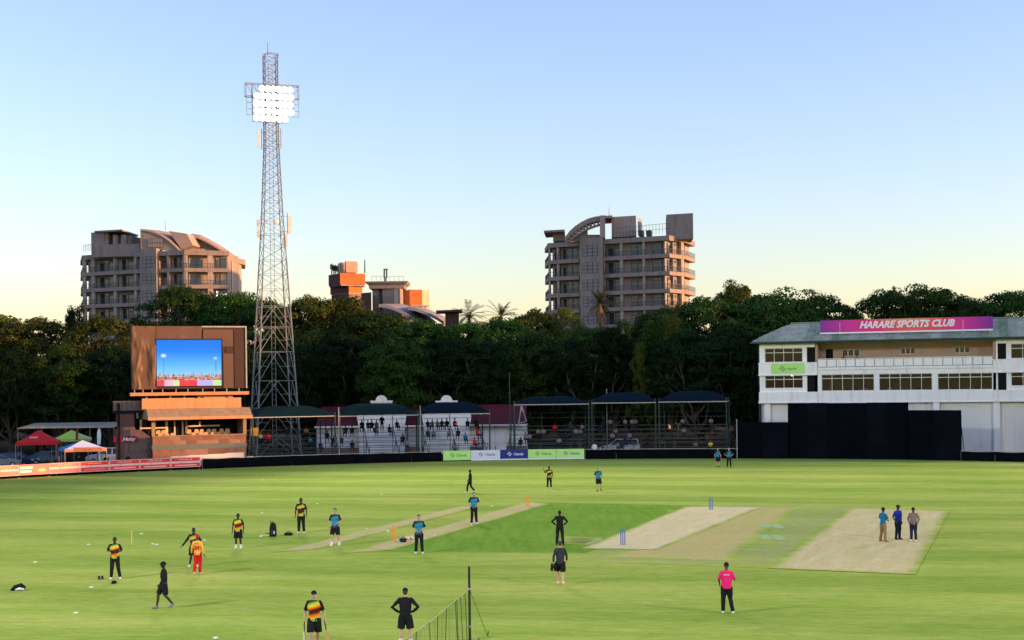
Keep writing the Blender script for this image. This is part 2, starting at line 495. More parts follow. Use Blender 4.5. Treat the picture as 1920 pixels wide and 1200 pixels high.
fence_run(1096, 1382, 1.02, "low black cloth boundary fence between the green boards and the sight screen")
fence_run(1800, 1990, 0.95, "low black cloth boundary fence in front of the pavilion's white wall")
fence_run(-60, 376, 0.42, "low dark red kickboard fence under the red and white boards", "kickboard_fence")

M_red = mat("board_red", (0.72, 0.035, 0.04), 0.5, 0.3, 0.08, 1)
M_redwash = mat("board_washed_pink", (0.76, 0.20, 0.17), 0.5, 0.3, 0.1, 1)
M_bwhite = mat("board_white", (0.80, 0.77, 0.78), 0.5, 0.3, 0.04, 1)
M_lav = mat("board_lavender_white", (0.66, 0.64, 0.78), 0.5, 0.3, 0.04, 1)
M_lime_g = mat("board_lime", (0.42, 0.78, 0.16), 0.5, 0.3, 0.08, 0.8, col2=(0.50, 0.80, 0.28))
M_navy = mat("board_navy", (0.012, 0.025, 0.22), 0.5, 0.3, 0.2, 1)
M_dkg = mat("board_print_green", (0.12, 0.30, 0.06), 0.6, 0.2, 0)
M_slate = mat("board_print_slate", (0.10, 0.12, 0.24), 0.6, 0.2, 0)
M_gold = mat("board_gold", (0.85, 0.50, 0.16), 0.5, 0.3, 0.1, 1)

def logo(mb, cx, cz, s, y):
    """a diamond cut by two offset strokes"""
    def strip(pts, w):
        for p, q in zip(pts, pts[1:]):
            mb.bar((cx + p[0] * s, y, cz + p[1] * s), (cx + q[0] * s, y, cz + q[1] * s), 0.008, w * s)
    strip([(-.05, .95), (-.85, .12), (-.42, -.3)], .26)
    strip([(.40, .62), (-.12, .14), (.12, -.06), (.36, .14)], .22)
    strip([(.85, .12), (.05, -.78), (-.32, -.46)], .26)

def board(name, a, b, z0, z1, base_m, label, marks, group, lean=0.12):
    d = b - a; L = math.hypot(d.x, d.y); ang = math.atan2(d.y, d.x)
    t = thing(name, label, "billboard", (a.x, a.y, 0), ang, group)
    h = z1 - z0
    p = MB().box(0.015, L - 0.015, 0.0, 0.05, z0, z1)
    p.build("panel", base_m, t)
    for x in (.075, L - .075): MB().box(x - .025, x + .025, 0.05, 0.55, 0.0, 0.05).bar((x, 0.07, z1 - .08), (x, .53, .03), 0.04).build("prop", M_steel, t)
    marks(t, L, z0, h)
    return t

def utande(print_m, txt_m, foot=None):
    def f(t, L, z0, h):
        mb = MB(); logo(mb, L * 0.34, z0 + h * .52, h * .26, -0.006); mb.build("logo", print_m, t)
        me = text_mesh("Utande", h * 0.40, 0.006, 0.0, 0.004)
        me.materials.append(txt_m); o = obj("lettering", me, t, (L * 0.66, -0.008, z0 + h * .50)); o.scale = (0.92, 1, 1)
        if foot: MB().box(0.02, L - .02, -0.012, 0.03, 0.03, z0 - .002).build("foot_strip", foot, t)
    return f
cells = [(829, 881, M_lime_g, M_dkg, "pale lime green board with faint logo, leftmost of the five bright boards", 0.10),
         (881, 936, M_lav, M_slate, "lavender white board with dark logo between the lime and navy boards", 0.16),
         (936, 988, M_navy, M_bwhite, "navy blue board with a white logo", 0.16),
         (988, 1041, M_lime_g, M_dkg, "lime green board right of the navy board", 0.16),
         (1041, 1094, M_lime_g, M_slate, "lime green board with bluish logo, rightmost of the bright boards", 0.16)]
for (x0, x1, bm_, pm_, lab, z0) in cells:
    board("advertising_board", bpt(x0, 0.1), bpt(x1, 0.1), z0, 1.12, bm_, lab, utande(pm_, pm_, M_bwhite if x0 > 840 else M_black), "bright sponsor boards")

M_pinkw = mat('board_pink_white', (.80, .50, .46), .5, .3, .06, 1)
def redmarks(pale):
    def f(t, L, z0, h):
        fr = MB()
        fr.box(0.015, L - .015, -.012, -.004, z0 + h - .05, z0 + h).box(0.015, L - .015, -.012, -.004, z0, z0 + .05)
        fr.box(0.015, .07, -.012, -.004, z0 + .052, z0 + h - .052).box(L - .07, L - .015, -.012, -.004, z0 + .052, z0 + h - .052)
        fr.build("border", M_pinkw, t)
        MB().box(.072, L - .072, -.010, -.004, z0 + h * .42, z0 + h * .62).build("middle_band", M_pinkw, t)
        mk = MB(); k = 9
        for i in range(k):                           # small line of lettering, too far away to read
            x = L * (.27 + .46 * i / k); mk.box(x, x + L * .035, -.013, -.006, z0 + h * (.73 + .02 * (i % 2)), z0 + h * (.80 + .03 * (i % 3)))
        mk.build("lettering", M_gold if pale else M_pinkw, t)
        MB().box(L * .14, L * .86, -.013, -.006, z0 + h * .17, z0 + h * .27).build("lower_band", M_redwash if pale else M_pinkw, t)
        MB().box(L * .345, L * .36, -.016, -.008, z0 + h * .40, z0 + h * .66).build("divider", M_red, t)
    return f
def goldmarks(t, L, z0, h):
    MB().ball((L * .75, -.02, z0 + h * .42), .42, .012, .16, 14, 8).build("emblem", M_gold, t)
    MB().box(.05, L * .45, -.012, -.004, z0 + h * .58, z0 + h * .80).box(.05, L * .4, -.012, -.004, z0 + h * .25, z0 + h * .45).build("lettering", M_bwhite, t)
xs = [374, 318, 260, 203, 148, 90, 34, -22]
ordn = ["rightmost red and white board at the end of the long red row", "red and white board second from the right end of the red row",
        "red and white board third from the right end of the red row", "red and white board fourth from the right, below the orange edged tent",
        "red and white board below the blue and white tent", "orange washed board with a gold emblem, in the red row",
        "pale red board at the left edge of the picture"]
for i in range(7):
    pale = i >= 3
    m_ = [M_red, M_red, M_red, M_red, M_redwash, M_redwash, M_redwash][i]
    board("advertising_board", bpt(xs[i + 1], 0.05), bpt(xs[i], 0.05), 0.26, 1.24, m_, ordn[i], goldmarks if i == 5 else redmarks(pale), "red sponsor boards")

# ------------------------------------------------------------------ sight screen: black panels before the pavilion
M_screen2 = mat('sight_screen_faded', (0.0055, 0.006, 0.010), 1.0, 0.0, 0.3, 0.5)
M_screen = mat("sight_screen_black", (0.004, 0.0045, 0.008), 1.0, 0.0, 0.25, 0.8)
def screen(px0, px1, py_top, label, off):
    a, b = bpt(px0, off), bpt(px1, off)
    h = P((px0 + px1) / 2, py_top, (a.y + b.y) / 2).z
    d = b - a; L = math.hypot(d.x, d.y)
    t = thing("sight_screen", label, "sight screen", (a.x, a.y, 0), math.atan2(d.y, d.x))
    n = max(2, int(L / 2.0))
    for i in range(n):
        MB().box(L * i / n + .004, L * (i + 1) / n - .004, 0, .05 + .012 * (i % 2), 0.05, h - R.choice([0, 0, .04])).build("panel", M_screen2 if i % 3 == 1 else M_screen, t)
    MB().box(0, L, .07, .15, .1, .18).box(0, L, .07, .15, h - .3, h - .2).build("rail", M_black, t)
    for i in range(0, n + 1, 2):
        x = min(max(L * i / n, .06), L - .06)
        MB().bar((x, .2, 0), (x, .2, h - .1), .08).bar((x, .24, h * .7), (x, 1.6, 0), .06).build("brace", M_black, t)
    return t
screen(1381, 1476, 791, "low black panels at the left of the sight screen", 0.5)
screen(1476, 1702, 755, "tallest and widest black sight screen panel", 0.9)
screen(1702, 1801, 769, "black sight screen panel at the right, against the white wall", 0.5)
pp = bpt(1380, .3); L_ = P(1380, 787, pp.y).z
t = thing("fence_post", "thin white post at the left end of the sight screen", "post", (pp.x - .05, pp.y - .4, 0))
MB().tube((0, 0, 0), (0, 0, L_), .05, n=8).build("shaft", M_steel, t); MB().ball((0, 0, L_), .065).build("cap", M_steel, t)

# ------------------------------------------------------------------ pavilion
FP = Frame(1423, 157.0, -19.0)
pav = thing("pavilion", "white two storey cricket pavilion with a green hipped roof and long windows", "building", (FP.ox, FP.oy, 0), FP.a)
U = lambda x, v=0: FP.u(x, v)
W = lambda y, x=1480, v=0: FP.w(x, y, v)
M_pw = mat("pavilion_white", (0.90, 0.87, 0.83), 0.7, 0.2, 0.05, 0.5, wear=0.14)
M_pgrey = mat("painted_block_wall", (0.78, 0.75, 0.71), 0.8, 0.2, 0.05, 0.6, wear=0.12)
M_tan = mat("tan_back_wall", (0.52, 0.37, 0.27), 0.8, 0.2, 0.08, 0.7)
M_frame = mat("window_frame_cream", (0.66, 0.63, 0.52), 0.5, 0.4, 0.05)
u0, uA, uB, uE = 0.0, U(1533), U(1862), U(1990)
z_eave = W(642); z_b1t, z_b1b = W(681), W(702); z_b2t, z_b2b = W(735), W(753.5)
z_w1t, z_w1b = W(652.5), W(679); z_w2t, z_w2b = W(704), W(728)
D = 11.0
def pv(name, m, *boxes, parent=pav):
    for b in boxes: o_ = MB().box(*b).build(name, m, parent)
    return o_
# ground floor
pv("ground_wall", M_pgrey, (.25, uE, .6, .9, 0, z_b2b))
for x in (1438, 1755, 1868):
    pv("column", M_pw, (U(x) - .32, U(x) + .32, .05, .55, 0, z_b2b - .003))
# side wall and back
pv("side_wall", M_pw, (.0, .28, .95, D, 0, z_eave - .003)); pv("back_wall", M_pw, (.3, uE, D - .3, D, 0, z_eave))
pv("drain_pipe", M_green, (-.16, -.02, .35, .55, .1, z_eave - .1))
# floor slabs
pv("floor_slab", M_conc, (.3, uE, .92, D - .32, z_b2b + .02, z_b2b + .3)); pv("floor_slab", M_conc, (.3, uE, .92, D - .32, z_b1b + .02, z_b1b + .3))
pv("ceiling", M_pw, (.3, uE, .3, D - .32, z_eave - .12, z_eave - .02))
# parapet bands: left and right bays stand proud, middle bay set back
for (a, b, y) in ((-.06, uA - .01, -.22), (uB + .01, uE, -.22)):
    pv("parapet", M_pw, (a, b, y, .3, z_b1b, z_b1t)); pv("parapet", M_pw, (a, b, y, .3, z_b2b, z_b2t))
    pv("coping", M_pw, (a - .06, b, y - .08, .26, z_b1b - .12, z_b1b - .002), (a - .06, b, y - .08, .26, z_b2b - .14, z_b2b - .002), (a - .06, b, y - .06, .26, z_b1t + .002, z_b1t + .07))
pv("parapet", M_pw, (uA, uB, .02, .3, z_b2b - .05, z_b2t + .05)); pv("coping", M_pw, (uA, uB, -.06, .28, z_b2b - .16, z_b2b - .052))
zc1 = W(671, 1700); zc0 = W(686.5, 1700); zc2 = W(697.5, 1700)
pv("lintel", M_pw, (uA, uB, -.08, .3, zc0 - .28, zc0), (uA, uB, .04, .3, zc2 - .15, zc0 - .282))
# balcony panels in the middle bay
nb = 18
for i in range(nb):
    a = uA + (uB - uA) * i / nb; b = uA + (uB - uA) * (i + 1) / nb
    pv("balcony_panel", M_pw, (a + .045, b - .045, .0, .05, zc0 + .06, zc1 - .05))
    pv("balcony_post", M_steel, (a - .025, a + .025, -.01, .07, zc0 + .003, zc1))
pv("balcony_rail", M_pw, (uA, uB, -.02, .09, zc1 + .002, zc1 + .06))
# recessed terrace back wall with its openings
bw = 3.2
pv("terrace_wall", M_tan, (uA, uB, bw, bw + .25, z_b1b + .3, z_eave - .125)); pv("terrace_cheek", M_tan, (uA - .28, uA - .02, .35, bw + .25, z_b1b + .3, z_eave - .125), (uB + .02, uB + .28, .35, bw + .25, z_b1b + .3, z_eave - .125))
for (x0, x1, y0, y1) in ((1579, 1612, 655, 668), (1689, 1716, 652, 664), (1790, 1818, 650, 662)):
    ua, wa = FP.uw(x0, y0, bw); ub, wb_ = FP.uw(x1, y1, bw)
    wn_ = pv("window", M_frame, (ua, ub, bw - .06, bw - .003, wb_, wa))
    for k in range(3):
        a = ua + (ub - ua) * k / 3; b = ua + (ub - ua) * (k + 1) / 3
        pv("pane", M_gl, (a + .06, b - .06, bw - .085, bw - .063, wb_ + .08, wa - .08), parent=wn_)
ua, wa = FP.uw(1549, 655, bw); ub, wb_ = FP.uw(1562, 675, bw)
dr = pv("door", M_dark, (ua, ub, bw - .05, bw - .003, z_b1b + .32, wa))
# bay walls round the windows + windows
def bay_wall(a, b, zb, zt, holes, m=M_pw):
    """wall strip with rectangular openings [(u0,u1,w0,w1)], as piers and lintels"""
    mb = MB(); x = a; holes = sorted(holes)
    for (h0, h1, w0, w1) in holes:
        if h0 > x: mb.box(x, h0, .05, .3, zb, zt)
        mb.box(h0, h1, .05, .3, zb, w0); mb.box(h0, h1, .05, .3, w1, zt); x = h1
    if b > x: mb.box(x, b, .05, .3, zb, zt)
    return mb.build("wall", m, pav)
def pwindow(a, b, w0, w1, nlow, ntop, split=.72, deep=.16):
    f = .055
    wn_ = MB().box(a, b, deep, deep + .07, w0, w0 + f).box(a, b, deep, deep + .07, w1 - f, w1).box(a, a + f, deep, deep + .07, w0 + f, w1 - f).box(b - f, b, deep, deep + .07, w0 + f, w1 - f)
    zs = w0 + (w1 - w0) * split
    wn_.box(a + f, b - f, deep, deep + .07, zs - .04, zs + .04)
    for i in range(1, nlow):
        x = a + (b - a) * i / nlow; wn_.box(x - .03, x + .03, deep, deep + .07, w0 + f, zs - .04)
    for i in range(1, ntop):
        x = a + (b - a) * i / ntop; wn_.box(x - .035, x + .035, deep, deep + .07, zs + .04, w1 - f)
    o = wn_.build("window", M_frame, pav)
    for i in range(nlow):
        x0 = a + (b - a) * i / nlow; x1 = a + (b - a) * (i + 1) / nlow
        MB().box(x0 + .035, x1 - .035, deep + .03, deep + .045, w0 + f + .003, zs - .043).build("pane", M_pane, o)
    for i in range(ntop):
        x0 = a + (b - a) * i / ntop; x1 = a + (b - a) * (i + 1) / ntop
        MB().box(x0 + .04, x1 - .04, deep + .03, deep + .045, zs + .043, w1 - f - .003).build("pane", M_pane, o)
    return o
# see-through window glass
M_pane = bpy.data.materials.new("clear_pane"); M_pane.use_nodes = True
_nt = M_pane.node_tree; _b = _nt.nodes["Principled BSDF"]
_tr = _nt.nodes.new("ShaderNodeBsdfTransparent"); _tr.inputs[0].default_value = (.62, .66, .66, 1)
_mx = _nt.nodes.new("ShaderNodeMixShader"); _gs = _nt.nodes.new("ShaderNodeBsdfGlossy"); _gs.inputs["Roughness"].default_value = .03
_fr = _nt.nodes.new("ShaderNodeFresnel"); _fr.inputs[0].default_value = 1.5
_nt.links.new(_fr.outputs[0], _mx.inputs[0]); _nt.links.new(_tr.outputs[0], _mx.inputs[1]); _nt.links.new(_gs.outputs[0], _mx.inputs[2])
_nt.links.new(_mx.outputs[0], _nt.nodes["Material Output"].inputs[0])
def bays(a, b, wx0, wx1, dx0, dx1):
    ho1 = [(U(wx0), U(wx1), z_w1b, z_w1t), (U(dx0), U(dx1), z_b1t, z_w1t + .05)]
    ho2 = [(U(wx0), U(wx1), z_w2b, z_w2t), (U(dx0), U(dx1), z_b2t, z_w2t + .02)]
    bay_wall(a, b, z_b1t, z_eave, ho1); bay_wall(a, b, z_b2t, z_b1b, ho2)
    pwindow(U(wx0), U(wx1), z_w1b, z_w1t, 4, 4, .68); pwindow(U(wx0), U(wx1), z_w2b, z_w2t, 4, 4, .70)
    for z0, z1 in ((z_b1t, z_w1t + .05), (z_b2t, z_w2t + .02)):
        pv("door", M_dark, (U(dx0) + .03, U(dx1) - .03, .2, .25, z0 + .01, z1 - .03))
    pv("sill", M_pw, (U(wx0) - .1, U(wx1) + .1, -.03, .049, z_w1b - .1, z_w1b - .003), (U(wx0) - .1, U(wx1) + .1, -.03, .049, z_w2b - .1, z_w2b - .003))
bays(.0, uA - .3, 1434, 1505, 1513, 1528)
bays(uB + .3, uE, 1896, 1985, 1871, 1887)
bm_holes = []
for (x0, x1) in ((1540, 1639), (1648, 1748), (1758, 1861)):
    wt = W(699.5, (x0 + x1) / 2); wb0 = W(733.5, (x0 + x1) / 2)
    bm_holes.append((U(x0), U(x1) - .02, wb0, wt))
bay_wall(uA, uB, z_b2t + .051, zc2 + .0, [(a, b, max(c, z_b2t + .06), min(d, zc2 - .16)) for a, b, c, d in bm_holes])
for (a, b, c, d) in bm_holes:
    pwindow(a, b, max(c, z_b2t + .06), min(d, zc2 - .16), 5, 5, .76)
# room behind the windows
M_room = mat("room_wall_olive", (0.24, 0.24, 0.16), 0.9, 0.1, 0.3, 0.5)
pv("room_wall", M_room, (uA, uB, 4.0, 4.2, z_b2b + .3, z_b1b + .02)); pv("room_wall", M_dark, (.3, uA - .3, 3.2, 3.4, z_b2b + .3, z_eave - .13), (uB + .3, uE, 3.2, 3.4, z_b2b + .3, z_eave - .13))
pv("partition", M_room, (U(1643) - .08, U(1643) + .08, .4, 3.98, z_b2b + .31, z_b1b), (U(1753) - .08, U(1753) + .08, .4, 3.98, z_b2b + .31, z_b1b))
# hipped roof of separate sheets
M_rf = [mat("roof_sheet_%s" % k, c, 0.8, 0.1, 0.22, 0.9, wear=0.3) for k, c in (("grey_green", (0.35, 0.37, 0.27)), ("pale", (0.44, 0.44, 0.34)), ("dull_green", (0.24, 0.29, 0.19)), ("teal", (0.30, 0.35, 0.25)))]
ev = -.95; rv = 5.3
z_rd = FP.w(1500, 606, rv); eL = FP.u(1408, ev); z_e0 = FP.w(1450, 641, ev)
rL = FP.u(1484, rv)
ns = 34; uR = uE + .6
def sheet(u_a, u_b, m):
    """front slope sheet with two ribs; starts at hip line when left of the ridge end"""
    mb = MB()
    def top(u):      # (v,w) where this column meets ridge or hip
        if u >= rL: return rv, z_rd
        f = max(0.0, (u - eL) / (rL - eL)); f = f ** .85
        return ev + (rv - ev) * f, z_e0 + (z_rd - z_e0) * f
    (va, wa), (vb, wb) = top(u_a), top(u_b)
    q = [(u_a, ev, z_e0), (u_b, ev, z_e0), (u_b, vb, wb), (u_a, va, wa)]
    lo = [(p[0], p[1], p[2] - .05) for p in q]
    mb.add(q + lo, [(0, 1, 2, 3), (7, 6, 5, 4), (0, 4, 5, 1), (1, 5, 6, 2), (2, 6, 7, 3), (3, 7, 4, 0)])
    for k in (.25, .75):
        u = u_a + (u_b - u_a) * k; v, w = top(u)
        if v > ev + .1: mb.bar((u, ev, z_e0 + .02), (u, v, w + .02), .07, .05)
    return mb.build("roof_sheet", m, pav)
edges = [eL + (uR - eL) * i / ns for i in range(ns + 1)]
for i in range(ns):
    sheet(edges[i] + .004, edges[i + 1] - .004, M_rf[R.choice([0, 0, 1, 2, 3, 1])])
# left hip and back slope
mb = MB().add([(eL, ev, z_e0), (rL, rv, z_rd), (eL, 2 * rv - ev, z_e0)], [(0, 1, 2)]); mb.build("hip_end", M_rf[0], pav)
MB().add([(rL, rv, z_rd), (uR, rv, z_rd), (uR, 2 * rv - ev, z_e0), (eL, 2 * rv - ev, z_e0)], [(0, 1, 2, 3)]).build("roof_back", M_rf[0], pav)
MB().bar((rL, rv, z_rd + .05), (uR, rv, z_rd + .05), .28, .1).build("ridge_cap", M_rf[2], pav)
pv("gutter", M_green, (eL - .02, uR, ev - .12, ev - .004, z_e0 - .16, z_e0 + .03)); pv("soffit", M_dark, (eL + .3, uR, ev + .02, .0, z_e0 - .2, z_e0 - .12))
# the long sign on the roof
sv = .35
s0, sz0 = FP.uw(1538, 624, sv); s1, sz1 = FP.uw(1862, 616, sv); _, st0 = FP.uw(1538, 601, sv); _, st1 = FP.uw(1862, 593, sv)
szb, szt = (sz0 + sz1) / 2, (st0 + st1) / 2
M_sign = bpy.data.materials.new("sign_gradient_print"); M_sign.use_nodes = True
nt = M_sign.node_tree; N, L = nt.nodes, nt.links
tc = N.new("ShaderNodeTexCoord"); sx = N.new("ShaderNodeSeparateXYZ"); L.new(tc.outputs["Generated"], sx.inputs[0])
rp = N.new("ShaderNodeValToRGB"); cr = rp.color_ramp
cols = [(0, (.20, .003, .28)), (.16, (.62, .004, .28)), (.33, (.80, .008, .16)), (.55, (.85, .10, .05)), (.70, (.85, .04, .10)), (.84, (.66, .004, .28)), (1, (.18, .003, .27))]
while len(cr.elements) < len(cols): cr.elements.new(.5)
for e, (p, c) in zip(cr.elements, cols): e.position = p; e.color = (*c, 1)
nz = N.new("ShaderNodeTexNoise"); nz.inputs["Scale"].default_value = 3.0; L.new(tc.outputs["Object"], nz.inputs["Vector"])
ad = N.new("ShaderNodeMath"); ad.operation = 'MULTIPLY_ADD'; ad.inputs[1].default_value = .10; L.new(nz.outputs[0], ad.inputs[0]); L.new(sx.outputs[0], ad.inputs[2])
sb = N.new("ShaderNodeMath"); sb.operation = 'SUBTRACT'; sb.inputs[1].default_value = .05; L.new(ad.outputs[0], sb.inputs[0]); L.new(sb.outputs[0], rp.inputs[0])
r2 = N.new("ShaderNodeValToRGB"); r2.color_ramp.elements[0].color = (0, 0, 0, 1); r2.color_ramp.elements[1].color = (.8, .8, .8, 1); r2.color_ramp.elements[0].position = .55
L.new(sx.outputs[2], r2.inputs[0])
bl = N.new("ShaderNodeValToRGB"); bl.color_ramp.elements[0].position = .30; bl.color_ramp.elements[1].position = .50; el = bl.color_ramp.elements.new(.72)
bl.color_ramp.elements[0].color = (0, 0, 0, 1); bl.color_ramp.elements[1].color = (1, 1, 1, 1); el.color = (0, 0, 0, 1); L.new(sb.outputs[0], bl.inputs[0])
mm = N.new("ShaderNodeMath"); mm.operation = 'MULTIPLY'; L.new(r2.outputs[0], mm.inputs[0]); L.new(bl.outputs[0], mm.inputs[1])
mx = N.new("ShaderNodeMix"); mx.data_type = 'RGBA'; mx.inputs[7].default_value = (.72, .42, .20, 1); L.new(mm.outputs[0], mx.inputs[0]); L.new(rp.outputs[0], mx.inputs[6])
L.new(mx.outputs[2], N["Principled BSDF"].inputs["Base Color"]); N["Principled BSDF"].inputs["Roughness"].default_value = .5
sg = thing("roof_sign", "long purple and pink sign lettered HARARE SPORTS CLUB on the pavilion roof", "sign", FP.world(s0, sv, 0), FP.a)
SL = s1 - s0
MB().box(0, SL, 0, .09, szb, szt).build("sign_panel", M_sign, sg)
MB().box(0, SL, -.012, .085, szb - .17, szb - .003).build("white_edge", M_bwhite, sg)
me = text_mesh("HARARE SPORTS CLUB", 1.0, .042, .32, .01); me.materials.append(M_bwhite)
lt = obj("lettering", me, sg, (SL * .507, -.013, szb + (szt - szb) * .53))
wd = max(v.co.x for v in me.vertices) - min(v.co.x for v in me.vertices); k = FP.u(1790, sv) - FP.u(1611, sv)
lt.scale = (k / wd, 1, 1.0)
for x in (.04, .13, .36, .5, .64, .8, .985):
    z_r = z_e0 + (z_rd - z_e0) * (sv + .3 - ev) / (rv - ev)
    MB().bar((SL * x, .16, szt - .05), (SL * x, .16, z_r - .2), .05).bar((SL * x, .16, szt - .2), (SL * x, 1.9, z_e0 + (z_rd - z_e0) * (sv + 1.9 - ev) / (rv - ev)), .04).build("strut", M_steel, sg)
for x in (.118, .832):
    MB().box(SL * x - .02, SL * x + .02, -.02, -.002, szb - .75, szt - .3).build("cable", M_frame, sg)
# green banner on the left bay's parapet
a0, b0 = U(1446, -.22), U(1509, -.22)
bn = thing("parapet_banner", "lime green banner with a dark logo on the pavilion's left parapet", "banner", FP.world(a0, -.26, 0), FP.a)
MB().box(0, b0 - a0, 0, .03, z_b1b + .08, z_b1t - .03).build("panel", M_lime_g, bn)
mb = MB(); logo(mb, (b0 - a0) * .34, (z_b1b + z_b1t) / 2, .36, -.006); mb.build("logo", M_dkg, bn)
me = text_mesh("Utande", .36, .004, 0, .004); me.materials.append(M_dkg); obj("lettering", me, bn, ((b0 - a0) * .61, -.008, (z_b1b + z_b1t) / 2))
# lamp lit under the parapet and things seen through the long windows
lp = thing("wall_lamp", "small lit lamp above the lower left window of the pavilion", "lamp", FP.world(U(1485), -.12, W(702.5)), FP.a)
MB().ball((0, 0, -.05), .09).build("bulb", emit("lamp_glow", (1, .93, .8), 4.0), lp); MB().tube((0, .02, .02), (0, .2, .05), .03, n=6).build("bracket", M_steel, lp)
def desk(px, w, label, v=1.6):
    t = thing("desk", label, "desk", FP.world(U(px, v), v, z_b2b + .3), FP.a, "desks in the pavilion's long room")
    m = mat("desk_wood", (.30, .22, .14), .6)
    MB().box(-w / 2, w / 2, -.35, .35, .72, .76).build("top", m, t)
    for sx_ in (-1, 1): MB().box(sx_ * (w / 2 - .06) - .03, sx_ * (w / 2 - .06) + .03, -.3, .3, 0, .717).build("leg", m, t)
    MB().box(-.25, .25, .05, .09, .78, 1.12).box(-.05, .05, .05, .12, .76, .80).build("monitor", M_dark, t)
for px_, l_ in ((1590, "desk with a monitor behind the left long window"), (1690, "desk with a monitor behind the middle long window"), (1722, "desk at the right end of the middle long window"), (1790, "desk with a monitor at the left of the right long window"), (1832, "desk with a monitor at the right of the right long window")):
    desk(px_, 1.6, l_)
tt = thing("bench", "red bench on the pavilion's upper terrace", "bench", FP.world(U(1845, 2.2), 2.4, z_b1b + .3), FP.a)
mR = mat("red_plastic", (.30, .03, .03), .5)
MB().box(-1.2, 1.2, -.25, .25, .72, .80).build("seat", mR, tt)
for s_ in (-1, 1): MB().box(s_ * 1.0 - .04, s_ * 1.0 + .04, -.2, .2, 0, .717).build("leg", mR, tt)

# ------------------------------------------------------------------ video scoreboard on its terrace building
FS = Frame(283, 143.0, 24.0)
sb = thing("scoreboard_building", "brick terrace building with an overhanging roof below the video screen", "building", (FS.ox, FS.oy, 0), FS.a)
M_sbrick = mat("terrace_brick", (0.25, 0.125, 0.085), 0.9, 0.2, 0.15, 3.0, wear=0.2)
M_fascia = mat("terrace_fascia", (0.33, 0.22, 0.12), 0.8, 0.2, 0.12, 0.8, wear=0.25)
M_or = mat("terrace_parapet_plaster", (0.58, 0.26, 0.12), 0.85, 0.2, 0.10, 0.8, wear=0.15)
M_band = mat("grey_green_band", (0.13, 0.15, 0.12), 0.8, 0.2, 0.1)
S = lambda x, v=0: FS.u(x, v)
H = lambda y, x=360, v=0: FS.w(x, y, v)
def sp(name, m, *boxes, parent=sb):
    for b in boxes: o_ = MB().box(*b).build(name, m, parent)
    return o_
u1 = S(460); dep = 6.0
z_p = H(817); z_bt, z_bb = H(833), H(842); z_rb, z_rt = H(785), H(765.5); z_pt = H(746)
# brick front wall in courses one can tell apart at the parapet
def brickwall(a, b, z0, z1, y, rows, bl):
    base = sp("front_wall", M_sbrick, (a, b, y, y + .3, z0, z1))
    ms = [M_sbrick, mat("terrace_brick_dark", (.20, .095, .07), .9), mat("terrace_brick_pale", (.29, .155, .11), .9)]
    mb0 = MB().box(0, bl - .02, -.018, 0, 0, (z1 - z0) / rows - .02); meshes = []
    for m_ in ms:
        me = mb0.mesh("brick"); me.materials.append(m_); meshes.append(me)
    for r in range(rows):
        x = a + (bl * .5 if r % 2 else 0); zz = z0 + (z1 - z0) * r / rows
        while x + bl < b:
            obj("brick", R.choice(meshes), base, (x, y - .001, zz + .01)); x += bl
    return base
brickwall(.02, u1, .02, z_bb, .0, 3, 1.1)
sp("band", M_band, (-.05, u1 + .05, -.06, .3, z_bb + .003, z_bt))
brickwall(.02, u1, z_bt + .003, z_p, .0, 2, 1.1)
sp("coping", M_fascia, (-.02, u1 + .02, -.05, .33, z_p + .002, z_p + .08))
sp("floor", M_conc, (0, u1, .32, dep, z_bt - .2, z_bt)); sp("back_wall", M_brick, (0, u1, dep, dep + .25, 0, z_pt - .3))
sp("corner_post", M_fascia, (-.05, .28, -.04, .28, z_p + .082, z_rb - .003)); sp("corner_post", M_fascia, (u1 - .3, u1 + .04, -.04, .28, z_p + .082, z_rb - .003))
sp("side_wall", M_brick, (u1 - .25, u1, .33, dep, z_bt, z_rb - .003))
mb = MB().prism([(-1.3, z_rb), (-1.25, z_rb + .25), (-.3, z_rt), (dep + .3, z_rt), (dep + .3, z_rb + .02)], S(270, -1) + .3, u1 + .35, 'x'); mb.build("roof", M_fascia, sb)
sp("roof_edge", M_or, (S(270, -1) + .28, u1 + .37, -1.36, -1.305, z_rb - .06, z_rb + .24))
sp("roof_parapet", M_or, (S(266), S(366) - .02, .1, .3, z_rt + .003, z_pt), (S(366) + .02, S(452), .1, .3, z_rt + .003, z_pt - .04))
sp("parapet_joint", M_fascia, (S(366) - .018, S(366) + .018, .12, .28, z_rt + .003, z_pt - .06))
# window frames and door inside the terrace
M_cream = mat("cream_joinery", (0.70, 0.60, 0.45), 0.6, 0.3, 0.05)
vv = 2.6
fr = MB()
for (x0, y0, x1, y1) in ((262, 787, 266, 805), (289, 790, 292, 805), (310, 790, 315, 812), (326, 790, 329, 818), (341, 790, 344, 818), (347, 790, 351, 808), (373, 790, 376, 798)):
    a, wt = FS.uw(x0, y0, vv); b, wb_ = FS.uw(x1, y1, vv); fr.box(a, b, vv - .05, vv + .1, max(wb_, z_bt), wt)
for (x0, x1, y) in ((262, 312, 803), (351, 412, 799)):
    a, w1 = FS.uw(x0, y, vv); b, w2 = FS.uw(x1, y - 1, vv); fr.bar((a, vv - .04, w1), (b, vv - .04, w1), .10, .14)
fr.build("joinery", M_cream, sb)
sp("inner_wall", M_dark, (0, u1 - .3, vv + .12, vv + .3, z_bt, z_rb)); sp("wall_pier", M_sbrick, (S(345, vv), S(348, vv), vv - .3, vv, z_bt, z_rb - .003))
